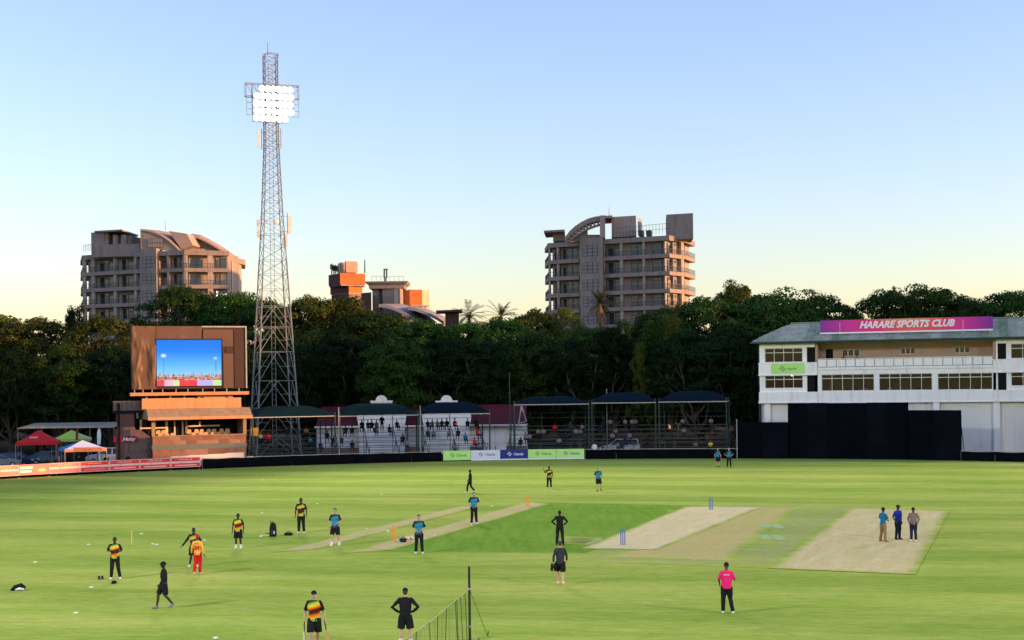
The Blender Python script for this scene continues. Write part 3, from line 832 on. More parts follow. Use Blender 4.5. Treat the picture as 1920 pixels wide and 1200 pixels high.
# stands for white boxes at the foot
pa = bpt(318, 1.0); pb = bpt(456, 1.6)
M_box = mat("white_bench_board", (0.62, 0.56, 0.50), 0.7, 0.2, 0.08)
dd = pb - pa
wb2 = thing("low_wall", "low pale wall with chipped top before the brick terrace", "wall", (pa.x, pa.y, 0), math.atan2(dd.y, dd.x))
n = 4
for i in range(n):
    MB().box(dd.length * i / n, dd.length * (i + 1) / n - .01, 0, .35, 0, H(853) + (.12 if i == 3 else .03 * i)).build("slab", M_box, wb2)
# spectators' bucket seats on the terrace
M_seat = mat("seat_sun_orange", (0.62, 0.38, 0.20), 0.5, 0.3, 0.1)  # white seats; the low sun's orange is put into their colour
st = MB().prism([(-.22, 0), (.22, 0), (.22, .06), (-.22, .06)], -.2, .22, 'y')
st.prism([(-.21, .06), (.21, .06), (.24, .3), (.17, .46), (.0, .5), (-.17, .46), (-.24, .3)], .17, .22, 'y').box(-.05, .05, -.05, .08, -.32, 0)
seat_me = st.mesh("terrace_seat"); seat_me.materials.append(M_seat)
rows = [(1.0, 815, [297, 309, 318, 327, 337], 0), (1.0, 815, [372, 385, 395, 407, 418, 431, 441], 0), (1.6, 809, [300, 312, 323], .3), (1.6, 806, [362, 376, 385, 399, 409, 422], .3), (2.2, 802, [296, 306], .6), (2.2, 800, [354, 368, 378, 391, 401, 415, 426], .6)]
plab = ["front", "front", "middle", "middle", "back", "back"]
for ri, (v, y, xs_, dz) in enumerate(rows):
    for k, x in enumerate(xs_):
        o = obj("terrace_seat", seat_me, None, FS.world(S(x, v), v, z_bt + .35 + dz), FS.a + R.uniform(-.05, .05))
        side = "left of the door" if x < 345 else "right of the door"
        tag(o, "white seat coloured sunlit orange, %s of the %s terrace row %s" % (["first", "second", "third", "fourth", "fifth", "sixth", "seventh"][k], plab[ri], side), "seat", "terrace seats under the scoreboard")
    a, b = S(xs_[0], v) - .4, S(xs_[-1], v) + .4
    sp("step", M_conc, (a, b, v - .28, v + .32, z_bt + .002, z_bt + .03 + dz))
# stair tower at the left
M_stair = mat("stair_brick", (0.17, 0.11, 0.10), 0.9, 0.2, 0.2, 2.5, wear=0.25)
FT = Frame(212, 143.5, 10.0)
stt = thing("stair_tower", "dark brick stair tower left of the terrace with a sloping stair wall", "building", (FT.ox, FT.oy, 0), FT.a)
ta, tb = 0, FT.u(250)
zt1 = FT.w(230, 752); 
def tpv(name, m, *boxes):
    mb = MB()
    for b in boxes: mb.box(*b)
    return mb.build(name, m, stt)
tpv("tower_wall", M_stair, (ta + .2, tb, .3, 3.0, 0, FT.w(230, 772)))
for k in range(6):
    x = ta - .1 + (FT.u(265) - ta) * k / 6
    tpv("upper_panel", M_stair, (x, x + (FT.u(265) - ta) / 6 - .03, .0, .15, FT.w(230, 770), zt1))
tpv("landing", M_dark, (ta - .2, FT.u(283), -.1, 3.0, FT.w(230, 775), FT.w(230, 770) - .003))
tpv("pipe", M_dark, (FT.u(222) - .12, FT.u(222) + .12, -.2, -.05, 0, FT.w(222, 756)))
tpv("tower_panel", mat("stair_infill", (.15, .07, .065), .9), (FT.u(228), FT.u(250) - .1, .2, .297, FT.w(230, 800), FT.w(230, 778)))
MB().prism([(ta + .1, 0), (FT.u(283), 0), (FT.u(283), FT.w(281, 822)), (FT.u(262), FT.w(262, 806)), (ta + .1, FT.w(215, 806))], .05, .28, 'y').build("stair_wall", M_stair, stt)
awn = thing("shop_sign", "small maroon sign with white script on the stair tower", "sign", FT.world(ta - .05, -.12, 0), FT.a)
sw = FT.u(258) - ta; zs0, zs1 = FT.w(235, 829), FT.w(235, 818)
MB().box(0, sw, 0, .08, zs0, zs1).build("panel", mat("maroon_sign", (.22, .008, .04), .6), awn)
me = text_mesh("Nutty", .5, .01, .25, .006); me.materials.append(M_bwhite); obj("lettering", me, awn, (sw * .62, -.012, (zs0 + zs1) / 2))

# the video board itself
FV = Frame(246, 144.5, 21.0)
vb = thing("video_scoreboard", "large brown clad video board showing a blue sky and a crowd", "scoreboard", (FV.ox, FV.oy, 0), FV.a)
V_ = lambda x: FV.u(x); Z_ = lambda y, x=355: FV.w(x, y)
bw_, bt_, bb_ = V_(463), Z_(611.5), Z_(729)
sx0, sx1, st_, sbm = V_(294), V_(415), Z_(637.5), Z_(723.5)
M_cl = [mat("brown_sheet_a", (.135, .066, .032), .55, .35, .16, .5, bump=.5, wear=.2), mat("brown_sheet_b", (.12, .056, .03), .55, .35, .12, .5, bump=.3), mat("brown_sheet_dark", (.055, .025, .018), .7, .3, .12, .5)]
def vp(name, m, *b):
    for q in b: o_ = MB().box(*q).build(name, m, vb)
    return o_
# crumpled cover on the left and top
def crumple(a, b, z0, z1, m, amp, y=0.0, nx=26, nz=30):
    vs, fs = [], []
    for j in range(nz + 1):
        for i in range(nx + 1):
            x = a + (b - a) * i / nx; z = z0 + (z1 - z0) * j / nz
            k = mnoise.noise(Vector((x * 1.1, 3.3, z * .5))) * amp + abs(mnoise.noise(Vector((x * 2.3, 9.1, z * .8 + x * .6)))) * amp * .8
            if i in (0, nx): k = 0
            vs.append((x, y - max(0, k), z))
    for j in range(nz):
        for i in range(nx):
            o = j * (nx + 1) + i; fs.append((o, o + 1, o + nx + 2, o + nx + 1))
    return MB().add(vs, fs).build("cover_sheet", m, vb, smooth=True, fix=False)
vp("backing", M_cl[2], (0, bw_, .12, .7, bb_, bt_))
crumple(0.0, V_(293), bb_, bt_, M_cl[0], .28, .0); crumple(V_(294), V_(379), st_ + .12, bt_, M_cl[1], .06, .02, 20, 10)
vp("cover_panel", M_cl[1], (V_(382), V_(438), .03, .1, Z_(650), Z_(618))); vp("cover_panel", M_cl[1], (V_(419), V_(438), .03, .1, bb_ + .05, Z_(663)))
vp("cover_panel", M_cl[2], (V_(440), V_(458), .06, .115, bb_ + .05, Z_(618))); vp("cover_panel", M_cl[2], (V_(424), V_(438), .07, .115, Z_(662), Z_(651)))
vp("frame", M_steel, (V_(379), bw_ + .02, -.02, .11, bt_ - .12, bt_ + .02), (bw_ - .12, bw_ + .02, -.02, .11, bb_, bt_ - .122))
vp("screen_bezel", mat("bezel_blue_black", (.01, .012, .06), .4), (sx0 - .14, sx1 + .14, -.03, .1, sbm - .03, st_ + .14))
vp("bottom_beam", M_or, (V_(243), V_(465), -.45, .3, Z_(741), Z_(735)))
for x in (252, 268, 285, 305, 330, 352, 380, 402, 425, 448):
    vp("hanger", M_steel, (V_(x) - .04, V_(x) + .04, .05, .15, Z_(735) + .002, bb_))
for x in (275, 320, 346, 384, 430):
    vp("leg", M_steel, (V_(x) - .07, V_(x) + .07, .3, .44, Z_(768), Z_(741)))
vp("catwalk", M_fascia, (0, bw_, .3, 1.6, Z_(741) - .05, Z_(740)))
vp("equipment_box", mat("orange_box", (.55, .30, .16), .7), (V_(372), V_(438), .5, 1.3, Z_(756), Z_(742)))
# picture on the screen: sky, masts, crowd and boards as flat emissive print
M_scr = bpy.data.materials.new("screen_picture"); M_scr.use_nodes = True
nt = M_scr.node_tree; N, L = nt.nodes, nt.links
b = N["Principled BSDF"]; b.inputs["Base Color"].default_value = (.01, .01, .01, 1); b.inputs["Roughness"].default_value = .6; b.inputs["Specular IOR Level"].default_value = .05
tc = N.new("ShaderNodeTexCoord"); sx = N.new("ShaderNodeSeparateXYZ"); L.new(tc.outputs["Generated"], sx.inputs[0])
def cramp(src, stops, interp='LINEAR'):
    r = N.new("ShaderNodeValToRGB"); r.color_ramp.interpolation = interp
    while len(r.color_ramp.elements) < len(stops): r.color_ramp.elements.new(.5)
    for e, (p, c) in zip(r.color_ramp.elements, stops): e.position = p; e.color = (*c, 1)
    L.new(src, r.inputs[0]); return r.outputs[0]
def mth(op, a, b_=0.0):
    m = N.new("ShaderNodeMath"); m.operation = op
    for i, q in enumerate((a, b_)):
        if isinstance(q, (int, float)): m.inputs[i].default_value = q
        else: L.new(q, m.inputs[i])
    return m.outputs[0]
def cmix(f, a, b_):
    m = N.new("ShaderNodeMix"); m.data_type = 'RGBA'; L.new(f, m.inputs[0])
    for i, q in ((6, a), (7, b_)):
        if isinstance(q, tuple): m.inputs[i].default_value = (*q, 1)
        else: L.new(q, m.inputs[i])
    return m.outputs[2]
X_, Z2 = sx.outputs[0], sx.outputs[2]
skyc = cramp(Z2, [(.20, (.32, .70, 1.0)), (.45, (.12, .50, 1.0)), (.75, (.01, .25, .95)), (1, (.005, .20, .88))])
n1 = N.new("ShaderNodeTexNoise"); n1.inputs["Scale"].default_value = 5.5; n1.inputs["Detail"].default_value = 6
cmb = N.new("ShaderNodeCombineXYZ"); L.new(mth('MULTIPLY', X_, 6.0), cmb.inputs[0]); L.new(cmb.outputs[0], n1.inputs["Vector"])
edge_ = mth('ADD', mth('MULTIPLY', n1.outputs[0], .42), .03)
n2 = N.new("ShaderNodeTexNoise"); n2.inputs["Scale"].default_value = 26; n2.inputs["Detail"].default_value = 3; L.new(tc.outputs["Generated"], n2.inputs["Vector"])
crowd = cramp(n2.outputs[0], [(.35, (.05, .05, .16)), (.47, (.55, .16, .10)), (.56, (.62, .42, .30)), (.66, (.95, .45, .60))])
col = cmix(mth('LESS_THAN', Z2, edge_), skyc, crowd)
foot = cramp(X_, [(0, (.9, .02, .03)), (.11, (.9, .5, .7)), (.25, (.7, .85, .35)), (.34, (.95, .01, .02)), (.62, (.55, .45, .95)), (.86, (.55, .9, .35))], 'CONSTANT')
n3 = N.new("ShaderNodeTexNoise"); n3.inputs["Scale"].default_value = 18; L.new(tc.outputs["Generated"], n3.inputs["Vector"])
foot = cmix(mth('MULTIPLY', n3.outputs[0], .12), foot, (.95, .8, .9))
col = cmix(mth('LESS_THAN', Z2, .125), col, foot)
mast = mth('MULTIPLY', mth('LESS_THAN', mth('ABSOLUTE', mth('SUBTRACT', X_, .105)), .008), mth('LESS_THAN', mth('ABSOLUTE', mth('SUBTRACT', Z2, .42)), .22))
col = cmix(mth('MULTIPLY', mast, .5), col, (.1, .2, .4))
mast2 = mth('MULTIPLY', mth('LESS_THAN', mth('ABSOLUTE', mth('SUBTRACT', X_, .915)), .007), mth('LESS_THAN', mth('ABSOLUTE', mth('SUBTRACT', Z2, .42)), .12))
col = cmix(mth('MULTIPLY', mast2, .6), col, (.05, .12, .4))
def glow(cx, cz, r, col, a):
    d = mth('SQRT', mth('ADD', mth('POWER', mth('SUBTRACT', X_, cx), 2.0), mth('POWER', mth('SUBTRACT', Z2, cz), 2.0)))
    f = mth('MULTIPLY', mth('MAXIMUM', mth('SUBTRACT', 1.0, mth('DIVIDE', d, r)), 0.0), a)
    return cmix(f, col, (.9, 1, 1))
col = glow(.105, .66, .055, col, 1.1); col = glow(.905, .60, .04, col, .7)
L.new(col, b.inputs["Emission Color"]); b.inputs["Emission Strength"].default_value = .46
vp("screen", M_scr, (sx0, sx1, -.045, -.032, sbm, st_))

# ------------------------------------------------------------------ floodlight tower
TY = 166.0
tb_ = P(514, 700, TY); TX = tb_.x
ft = thing("floodlight_tower", "tall steel lattice floodlight tower with its lamps lit", "floodlight", (TX, TY, 0), rad(20))
def tz(y): return P(510, y, TY).z
def half(y):      # half side of the square plan at picture row y
    pts = [(80, .72), (270, .74), (400, 1.05), (500, 1.38), (600, 1.72), (700, 2.05), (870, 2.6)]
    for (a, ra), (b, rb) in zip(pts, pts[1:]):
        if y <= b: return ra + (rb - ra) * max(0, (y - a)) / (b - a)
    return pts[-1][1]
ys = [868, 818, 765, 714, 660, 614, 575, 543, 515, 488, 463, 440, 418, 398, 378, 360, 342, 325, 308, 292, 277, 262, 247, 232, 217, 202, 187, 172, 158, 145, 132, 118, 104]
M_tw = mat("tower_steel", (0.20, 0.205, 0.21), 0.6, 0.3, 0.12, 2.0, metal=0.2)
def corner(y, k):
    h = half(y); return Vector((h * (1, 1, -1, -1)[k], h * (1, -1, -1, 1)[k], tz(y) if y < 868 else 0.0))
for k in range(4):
    mb = MB()
    for a, b in zip(ys, ys[1:]): mb.tube(corner(a, k), corner(b, k), .085 if a > 500 else .06, n=6)
    mb.build("leg", M_tw, ft)
for i, (a, b) in enumerate(zip(ys, ys[1:])):
    mb = MB(); th = .055 if a > 600 else .04
    for k in range(4):
        A0, A1, B0, B1 = corner(a, k), corner(a, (k + 1) % 4), corner(b, k), corner(b, (k + 1) % 4)
        mb.bar(B0, B1, th)
        if a > 560:      # K bracing in the tall lower bays
            mid = (B0 + B1) / 2
            mb.bar(A0, mid, th * 1.1); mb.bar(A1, mid, th * 1.1); q = (A0 + mid) / 2; mb.bar(q, (A0 + B0) / 2, th * .7); q = (A1 + mid) / 2; mb.bar(q, (A1 + B1) / 2, th * .7)
        else:
            mb.bar(A0, B1, th); mb.bar(A1, B0, th)
    mb.build("bracing", M_tw, ft)
lm = MB().bar((.25, .3, 1), (.25, .3, tz(120)), .05).bar((-.2, .3, 1), (-.2, .3, tz(120)), .05)
z = 1.2
while z < tz(120): lm.bar((-.2, .3, z), (.25, .3, z), .03); z += .6
lm.build("ladder", M_tw, ft)
# top mast and cross frame
zt = tz(104)
MB().tube((-.3, 0, zt), (-.3, 0, tz(80)), .05, .03, 6).build("mast", M_tw, ft)
MB().bar((-.95, 0, zt), (-.3, 0, tz(99)), .06).bar((-.3, 0, tz(99)), (.95, 0, tz(99)), .06).bar((.95, 0, tz(99)), (.95, 0, zt), .06).bar((-.3, 0, tz(99)), (.95, 0, zt), .06).build("top_frame", M_tw, ft)
# head frame: boxed truss arms and hanging ladders (faces the pitch)
hz0, hz1 = tz(162), tz(186); fy = -1.25
hd = MB(); W2 = 3.05
for zz in (hz0, hz1):
    for yy in (fy, fy + .8):
        hd.bar((-W2, yy, zz), (W2, yy, zz), .07)
for s_ in (-1, 1):
    for zz in (hz0, hz1): hd.bar((s_ * W2, fy, zz), (s_ * W2, fy + .8, zz), .06)
    for x in (W2, W2 - .75, W2 - 1.5):
        hd.bar((s_ * x, fy, hz0), (s_ * x, fy, hz1), .06); hd.bar((s_ * x, fy + .8, hz0), (s_ * x, fy + .8, hz1), .06)
    for x in (W2, W2 - .75): hd.bar((s_ * x, fy, hz0), (s_ * (x - .75), fy, hz1), .05)
    for x in (W2 - .05, W2 - .65): hd.bar((s_ * x, fy, hz1), (s_ * x, fy, tz(222)), .05)
    for y in (198, 210, 221): hd.bar((s_ * (W2 - .05), fy, tz(y)), (s_ * (W2 - .65), fy, tz(y)), .05)
hd.build("head_frame", M_tw, ft)
M_lamp = emit("floodlamp_glow", (1.0, .86, .55), 7.0)
M_can = mat("lamp_can", (.16, .15, .14), .5, metal=.4)
lamp_pts = []
for r_, y in enumerate((172, 186, 200, 214, 227)):
    for x in (-1.98, -1.3, -.66, 0, .66, 1.3, 1.92):
        if r_ == 4 and x > 1.6 or r_ == 0 and x < -1.6: continue
        p = Vector((x + (.1 if r_ % 2 else 0), fy - .35, tz(y))); lamp_pts.append(p)
        lo = MB().tube(p + Vector((0, .5, .14)), p, .20, .37, 12).build("lamp", M_can, ft)
        MB().tube(p + Vector((0, -.02, -.01)), p + Vector((0, -.05, -.02)), .34, .34, 14).build("lens", M_lamp, lo)
for y in (176, 196, 216, 233): pass
MB().bar((-2.3, fy + .1, tz(196)), (2.3, fy + .1, tz(196)), .06).bar((-2.3, fy + .1, tz(216)), (2.3, fy + .1, tz(216)), .06).bar((-2.3, fy + .1, tz(233)), (1.6, fy + .1, tz(233)), .06).bar((-2.3, fy + .1, hz1), (-2.3, fy + .1, tz(234)), .06).bar((2.2, fy + .1, hz1), (2.2, fy + .1, tz(222)), .06).build("lamp_rail", M_tw, ft)
# antennas clamped to the tower
M_ant = mat("antenna_white", (.72, .60, .52), .5, .3, .05)
def antenna(x, y, z0, z1, side, tilt=0.0, w=.26):
    a = MB().box(x - w / 2, x + w / 2, y - .08, y + .08, z0, z1).build("antenna", M_ant, ft)
    MB().tube((x - side * .3, y, z0 - .3), (x - side * .3, y, z1 + .35), .04, n=6).bar((x - side * .3, y, z0 + .2), (x - side * 1.0, y, z0 + .2), .05).bar((x - side * .3, y, z1 - .1), (x - side * 1.0, y, z1 - .1), .05).build("bracket", M_tw, a)
antenna(-1.5, -.4, tz(278), tz(249), -1); antenna(1.35, -.3, tz(274), tz(246), 1, w=.12)
antenna(1.95, -.5, tz(438), tz(404), 1, w=.42); antenna(-1.7, -.4, tz(446), tz(412), -1, w=.3); antenna(1.55, -.6, tz(462), tz(440), 1, w=.2)
MB().ball((.2, -1.15, tz(418)), .32, .14, .32).build("dish", M_ant, ft)
# three lit copies, out of view, added round the ground to light the field
ts = [(ft, "floodlight_tower")]
for (x, y) in ((84.0, 156.0), (-66.0, 12.0), (76.0, -4.0)):
    c = copy_tree(ft); c.location = (x, y, 0); dv = Vector((10 - x, 78 - y)); c.rotation_euler = (0, 0, math.atan2(dv.x, -dv.y))
    c['label'] = "added floodlight tower copy, out of view, lighting the field"; c['group'] = "added floodlight towers"; ts.append((c, ""))
# spot light of the visible tower and its added copies, thrown onto the field
sl = bpy.data.lights.new("floodlamp_beam", 'SPOT'); sl.energy = 74000.0; sl.color = (1.0, .95, .86); sl.spot_size = rad(80); sl.spot_blend = .8; sl.shadow_soft_size = 3.0
bpy.context.view_layer.update()
for tw_, _n in ts:
    lo = bpy.data.objects.new("floodlamp_beam", sl); COL.objects.link(lo); lo.parent = tw_
    lo.location = (0, fy - 1.6, tz(205))
    p0 = tw_.matrix_world.translation; dv = Vector((10 - p0.x, 78 - p0.y, 0)); aim = Vector((10, 78, 0)) + dv.normalized() * 14
    dv = tw_.matrix_world.inverted() @ aim - lo.location
    lo.rotation_euler = dv.to_track_quat('-Z', 'Y').to_euler()

# ------------------------------------------------------------------ bleacher stands and shade canopies
M_plank = mat("bleacher_plank", (0.10, 0.10, 0.095), 0.8, 0.2, 0.25, 1.5, stretch=(.3, 3, 3))
M_frm = mat("bleacher_frame", (0.03, 0.05, 0.045), 0.7, 0.3, 0.2)
stands = {}
def bleacher(key, px0, px1, off, rows, label, z0=1.0, rise=.50, tread=.85):
    a, b = bpt(px0, off), bpt(px1, off)
    d = b - a; L = math.hypot(d.x, d.y); ang = math.atan2(d.y, d.x)
    t = thing("bleacher_stand", label, "bleachers", (a.x, a.y, 0), ang)
    n = max(3, int(L / 3.2))
    for r in range(rows):
        y = r * tread; z = z0 + r * rise
        for k in range(n):
            x0, x1 = L * k / n + .02, L * (k + 1) / n - .02
            MB().box(x0, x1, y, y + .28, z - .05, z + R.uniform(-.008, .008)).build("seat_plank", M_plank, t)
            MB().box(x0, x1, y + .34, y + .62, z - .42, z - .38).build("foot_plank", M_plank, t)
    for k in range(n + 1):
        x = L * k / n
        f = MB().bar((x, 0, z0 - .3), (x, rows * tread, z0 - .3 + rows * rise), .07).bar((x, 0, 0), (x, 0, z0 - .05), .07).bar((x, rows * tread, 0), (x, rows * tread, z0 + rows * rise + 1.0), .07).bar((x, rows * tread * .5, 0), (x, rows * tread * .5, z0 - .3 + rows * rise * .5), .06)
        f.bar((x, rows * tread * .5, z0 - .3 + rows * rise * .5), (x, rows * tread, 0), .05).bar((x, -.3, 0), (x, -.3, z0 + .75), .06)
        f.build("frame", M_frm, t)
    MB().bar((0, -.3, z0 + .72), (L, -.3, z0 + .72), .05).bar((0, -.3, z0 + .3), (L, -.3, z0 + .3), .04).build("front_rail", M_frm, t)
    MB().bar((0, rows * tread, z0 + rows * rise + .95), (L, rows * tread, z0 + rows * rise + .95), .06).bar((0, rows * tread, z0 + rows * rise + .4), (L, rows * tread, z0 + rows * rise + .4), .05).build("back_rail", M_frm, t)
    stands[key] = (a, d.normalized(), ang, L, z0, rise, tread, rows, off)
    return t
bleacher("left", 470, 632, 3.2, 6, "leftmost bleacher stand, in front of the floodlight tower")
bleacher("mid", 634, 912, 3.4, 6, "long bleacher stand before the white gabled building")
bleacher("right", 950, 1366, 3.4, 6, "long dark bleacher stand under the three right hand canopies", 1.0, .48)

def bench_pos(key, px, row):
    """seat point in a stand under picture column px on a row, and the stand's facing"""
    a, d, ang, L, z0, rise, tread, rows, off = stands[key]
    nr = Vector((-d.y, d.x, 0))
    base = a + nr * (row * tread + .14)
    r = ray(px, 800)
    # solve base + s*d on the vertical plane through the camera and column px:  X - r.x*Y = 0
    s = -(base.x - r.x * base.y) / (d.x - r.x * d.y)
    p = base + d * s
    return Vector((p.x, p.y, z0 + row * rise)), ang

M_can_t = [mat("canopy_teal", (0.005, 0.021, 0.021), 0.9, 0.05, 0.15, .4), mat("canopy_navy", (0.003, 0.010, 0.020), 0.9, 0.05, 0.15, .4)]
def canopy(px0, px1, py_edge, py_top, m, label, off=2.6, dep=6.2, sag=.35):
    a, b = bpt(px0, off), bpt(px1, off); d = b - a; L = math.hypot(d.x, d.y); ang = math.atan2(d.y, d.x)
    ym = (a.y + b.y) / 2
    ze = P((px0 + px1) / 2, py_edge, ym).z; zp = P((px0 + px1) / 2, py_top, ym + dep / 2).z
    t = thing("shade_canopy", label, "canopy", (a.x, a.y, 0), ang, "shade canopies over the stands")
    nx, ny = 20, 12; vs, fs = [], []
    rl = .30                                          # hipped ridge in the middle
    for j in range(ny + 1):
        for i in range(nx + 1):
            s, q = i / nx, j / ny
            x, y = L * s, dep * q
            e = min(min(s, 1 - s) / rl, min(q, 1 - q) / .5); e = min(1, e)
            h = (1 - (1 - e) ** 1.7)                  # cloth bellies upward towards the ridge
            edge = sag * (4 * s * (1 - s) if q in (0, 1) else 0) * .35
            vs.append((x, y, ze + (zp - ze) * h - edge * 0.5))
    for j in range(ny):
        for i in range(nx):
            o = j * (nx + 1) + i; fs.append((o, o + 1, o + nx + 2, o + nx + 1))
    MB().add(vs, fs).build("cloth", m, t, smooth=True)
    for x in (0.05, L - .05):
        for y in (.1, dep - .1):
            MB().tube((x, y, 0), (x, y, ze + .25), .09, .07, 8).build("post", M_green if m is M_can_t[0] else M_frm, t)
    MB().bar((0, .06, ze - .14), (L, .06, ze - .14), .09).bar((0, dep - .06, ze - .14), (L, dep - .06, ze - .14), .09).bar((0.05, .1, ze - .14), (.05, dep, ze - .14), .08).bar((L - .05, .1, ze - .14), (L - .05, dep, ze - .14), .08).build("edge_beam", M_steel, t)
    return t
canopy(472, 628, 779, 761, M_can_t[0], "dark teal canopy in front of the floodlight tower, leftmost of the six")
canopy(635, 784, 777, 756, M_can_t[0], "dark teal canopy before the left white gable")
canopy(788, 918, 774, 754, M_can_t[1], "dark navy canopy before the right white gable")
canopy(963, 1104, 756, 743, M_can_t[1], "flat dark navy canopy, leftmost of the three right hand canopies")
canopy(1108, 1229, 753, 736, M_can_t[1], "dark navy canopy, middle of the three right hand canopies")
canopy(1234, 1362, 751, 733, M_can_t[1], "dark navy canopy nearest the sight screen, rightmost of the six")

# ------------------------------------------------------------------ white gabled club house with a maroon roof
FH = Frame(590, 170.0, -2.0)
ch = thing("club_house", "white club house with a maroon roof and two curved gables behind the stands", "building", (FH.ox, FH.oy, 0), FH.a)
M_mar = mat("maroon_roof", (0.10, 0.010, 0.020), 0.6, 0.25, 0.18, 1.0, stretch=(3, .5, .5), wear=.2)
M_cw = mat("club_white", (0.82, 0.78, 0.74), 0.8, 0.2, 0.05, .5, wear=.1)
cu = lambda x, v=0: FH.u(x, v); cw = lambda y, x=800, v=0: FH.w(x, y, v)
c1 = cu(985); ze, zr = cw(797), cw(760, 800, 4.0)
def cp(name, m, *boxes):
    for q in boxes: o_ = MB().box(*q).build(name, m, ch)
    return o_
cp("wall", M_cw, (0, c1, .4, 8, 0, ze - .15)); cp("plinth", M_brick, (-.05, c1 + .05, .33, .398, 0, cw(838)))
nsh = 22
for i in range(nsh):
    a, b = c1 * i / nsh + .008, c1 * (i + 1) / nsh - .008
    MB().add([(a, -.4, ze), (b, -.4, ze), (b, 4.2, zr), (a, 4.2, zr), (a, -.4, ze - .06), (b, -.4, ze - .06), (b, 4.2, zr - .06), (a, 4.2, zr - .06)], [(0, 1, 2, 3), (7, 6, 5, 4), (0, 4, 5, 1), (1, 5, 6, 2), (3, 2, 6, 7), (0, 3, 7, 4)]).build("roof_sheet", M_mar, ch)
MB().add([(0, 4.2, zr), (c1, 4.2, zr), (c1, 8.8, ze), (0, 8.8, ze)], [(0, 1, 2, 3)]).build("roof_back", M_mar, ch)
cp("gutter", M_cw, (-.1, c1 + .1, -.52, -.405, ze - .18, ze + .0))
for xc in (714.5, 836.5):                              # curved gables with a round dome on top
    u = cu(xc, -.5); hw = (cu(xc + 46, -.5) - cu(xc - 46, -.5)) / 2
    zt_ = cw(771, xc, -.5); zs = cw(783, xc, -.5); zk = cw(754.0, xc, -.5)
    pl = [(-hw * .93, 0), (hw * .93, 0), (hw * .93, cw(800, xc, -.5)), (hw, zs), (hw * .98, zs + .35), (hw * .84, zt_ - .1), (hw * .6, zt_ + .15), (hw * .42, zk - .1), (hw * .42, zk), (-hw * .42, zk), (-hw * .42, zk - .1), (-hw * .6, zt_ + .15), (-hw * .84, zt_ - .1), (-hw * .98, zs + .35), (-hw, zs), (-hw * .93, cw(800, xc, -.5))]
    MB().prism([(u + p[0], p[1]) for p in pl], -.62, -.3, 'y').build("curved_gable", M_cw, ch)
    cp("gable_ledge", M_cw, (u - hw * .45, u + hw * .45, -.70, -.25, zk + .002, zk + .18))
    rr = cu(xc + 10.5, -.5) - u
    arc = [(u + rr * math.cos(math.pi * k / 14), zk + .182 + (cw(741, xc, -.5) - zk - .18) * math.sin(math.pi * k / 14)) for k in range(15)]
    MB().prism(arc, -.60, -.32, 'y').build("dome", M_cw, ch)
    cp("gable_roof", M_mar, (u - hw * .5, u + hw * .5, -.298, 4.0, zk - .5, zk - .1))
for (x0, x1) in ((905, 927), (928, 948)):
    cp("door_panel", M_cw, (cu(x0), cu(x1) - .05, .3, .395, .3, cw(800)))
cp("window_strip", M_gl, (cu(903), cu(946), .33, .39, cw(803), cw(798.5)))
# A-shaped end truss
ga, gb, gt = cu(971, -.5), cu(986, -.5), cu(977, -.5)
MB().bar((ga, -.55, ze - .1), (gt, -.55, cw(762)), .14).bar((gt, -.55, cw(762)), (gb, -.55, cw(792)), .14).bar((gb, -.55, cw(792)), (ga, -.55, cw(795)), .10).build("end_truss", mat("truss_grey", (.35, .34, .33), .6), ch)

# tall thin poles near the stands
def pole(px, py0, py1, off, label, r=.07, m=None):
    p = bpt(px, off); t = thing("pole", label, "pole", p)
    h = P(px, py0, p.y).z
    MB().tube((0, 0, 0), (0, 0, h), r, r * .7, 8).build("shaft", m or M_frm, t); MB().box(-.16, .16, -.16, .16, 0, .03).build("base_plate", M_frm, t)
    MB().ball((0, 0, h), r * 1.2).build("cap", m or M_frm, t)
pole(955, 700, 850, 3.0, "tall dark pole between the club house and the navy canopies", .07)
pole(1137, 730, 850, 6.5, "thin pale pole behind the middle navy canopy", .05, M_steel)
pole(634, 765, 850, 2.4, "thin pale pole between the two teal canopies", .06, M_steel)
pole(787, 762, 850, 2.4, "thin pale pole between the teal and navy canopies", .06, M_steel)

# ------------------------------------------------------------------ car park at the left: tents, flags, cars, carport
def gazebo(px, py_peak, py_edge, py_base, w_px, Y, ms, label, valance=None, rz=.2):
    c = P(px, 700, Y); k = Y / F
    hw = w_px * k / 2; zp = P(px, py_peak, Y).z; ze = P(px, py_edge, Y).z
    t = thing("gazebo_tent", label, "tent", (c.x, Y, 0), rz, "pop-up tents in the car park")
    for q in range(4):
        A = [(-1, -1), (1, -1), (1, 1), (-1, 1)][q]; B = [(-1, -1), (1, -1), (1, 1), (-1, 1)][(q + 1) % 4]
        vs, fs = [], []; nn = 6
        for j in range(nn + 1):
            f = j / nn
            for i in range(5):
                s = i / 4
                x = (A[0] * (1 - s) + B[0] * s) * hw * (1 - f); y = (A[1] * (1 - s) + B[1] * s) * hw * (1 - f)
                z = ze + (zp - ze) * (f ** 1.15)
                vs.append((x, y, z))
        for j in range(nn):
            for i in range(4):
                o = j * 5 + i; fs.append((o, o + 1, o + 6, o + 5))
        MB().add(vs, fs).build("roof_panel", ms[q % len(ms)], t, smooth=True)
        d = (B[0] - A[0], B[1] - A[1])
        MB().add([(A[0] * hw, A[1] * hw, ze), (B[0] * hw, B[1] * hw, ze), (B[0] * hw, B[1] * hw, ze - .28), (A[0] * hw, A[1] * hw, ze - .28)], [(0, 1, 2, 3)]).build("valance", (valance or ms[q % len(ms)]) if q == 0 else ms[q % len(ms)], t)
        MB().bar((A[0] * (hw - .03), A[1] * (hw - .03), 0), (A[0] * (hw - .03), A[1] * (hw - .03), ze), .05).build("pole", M_steel, t)
    return t, hw, zp, ze
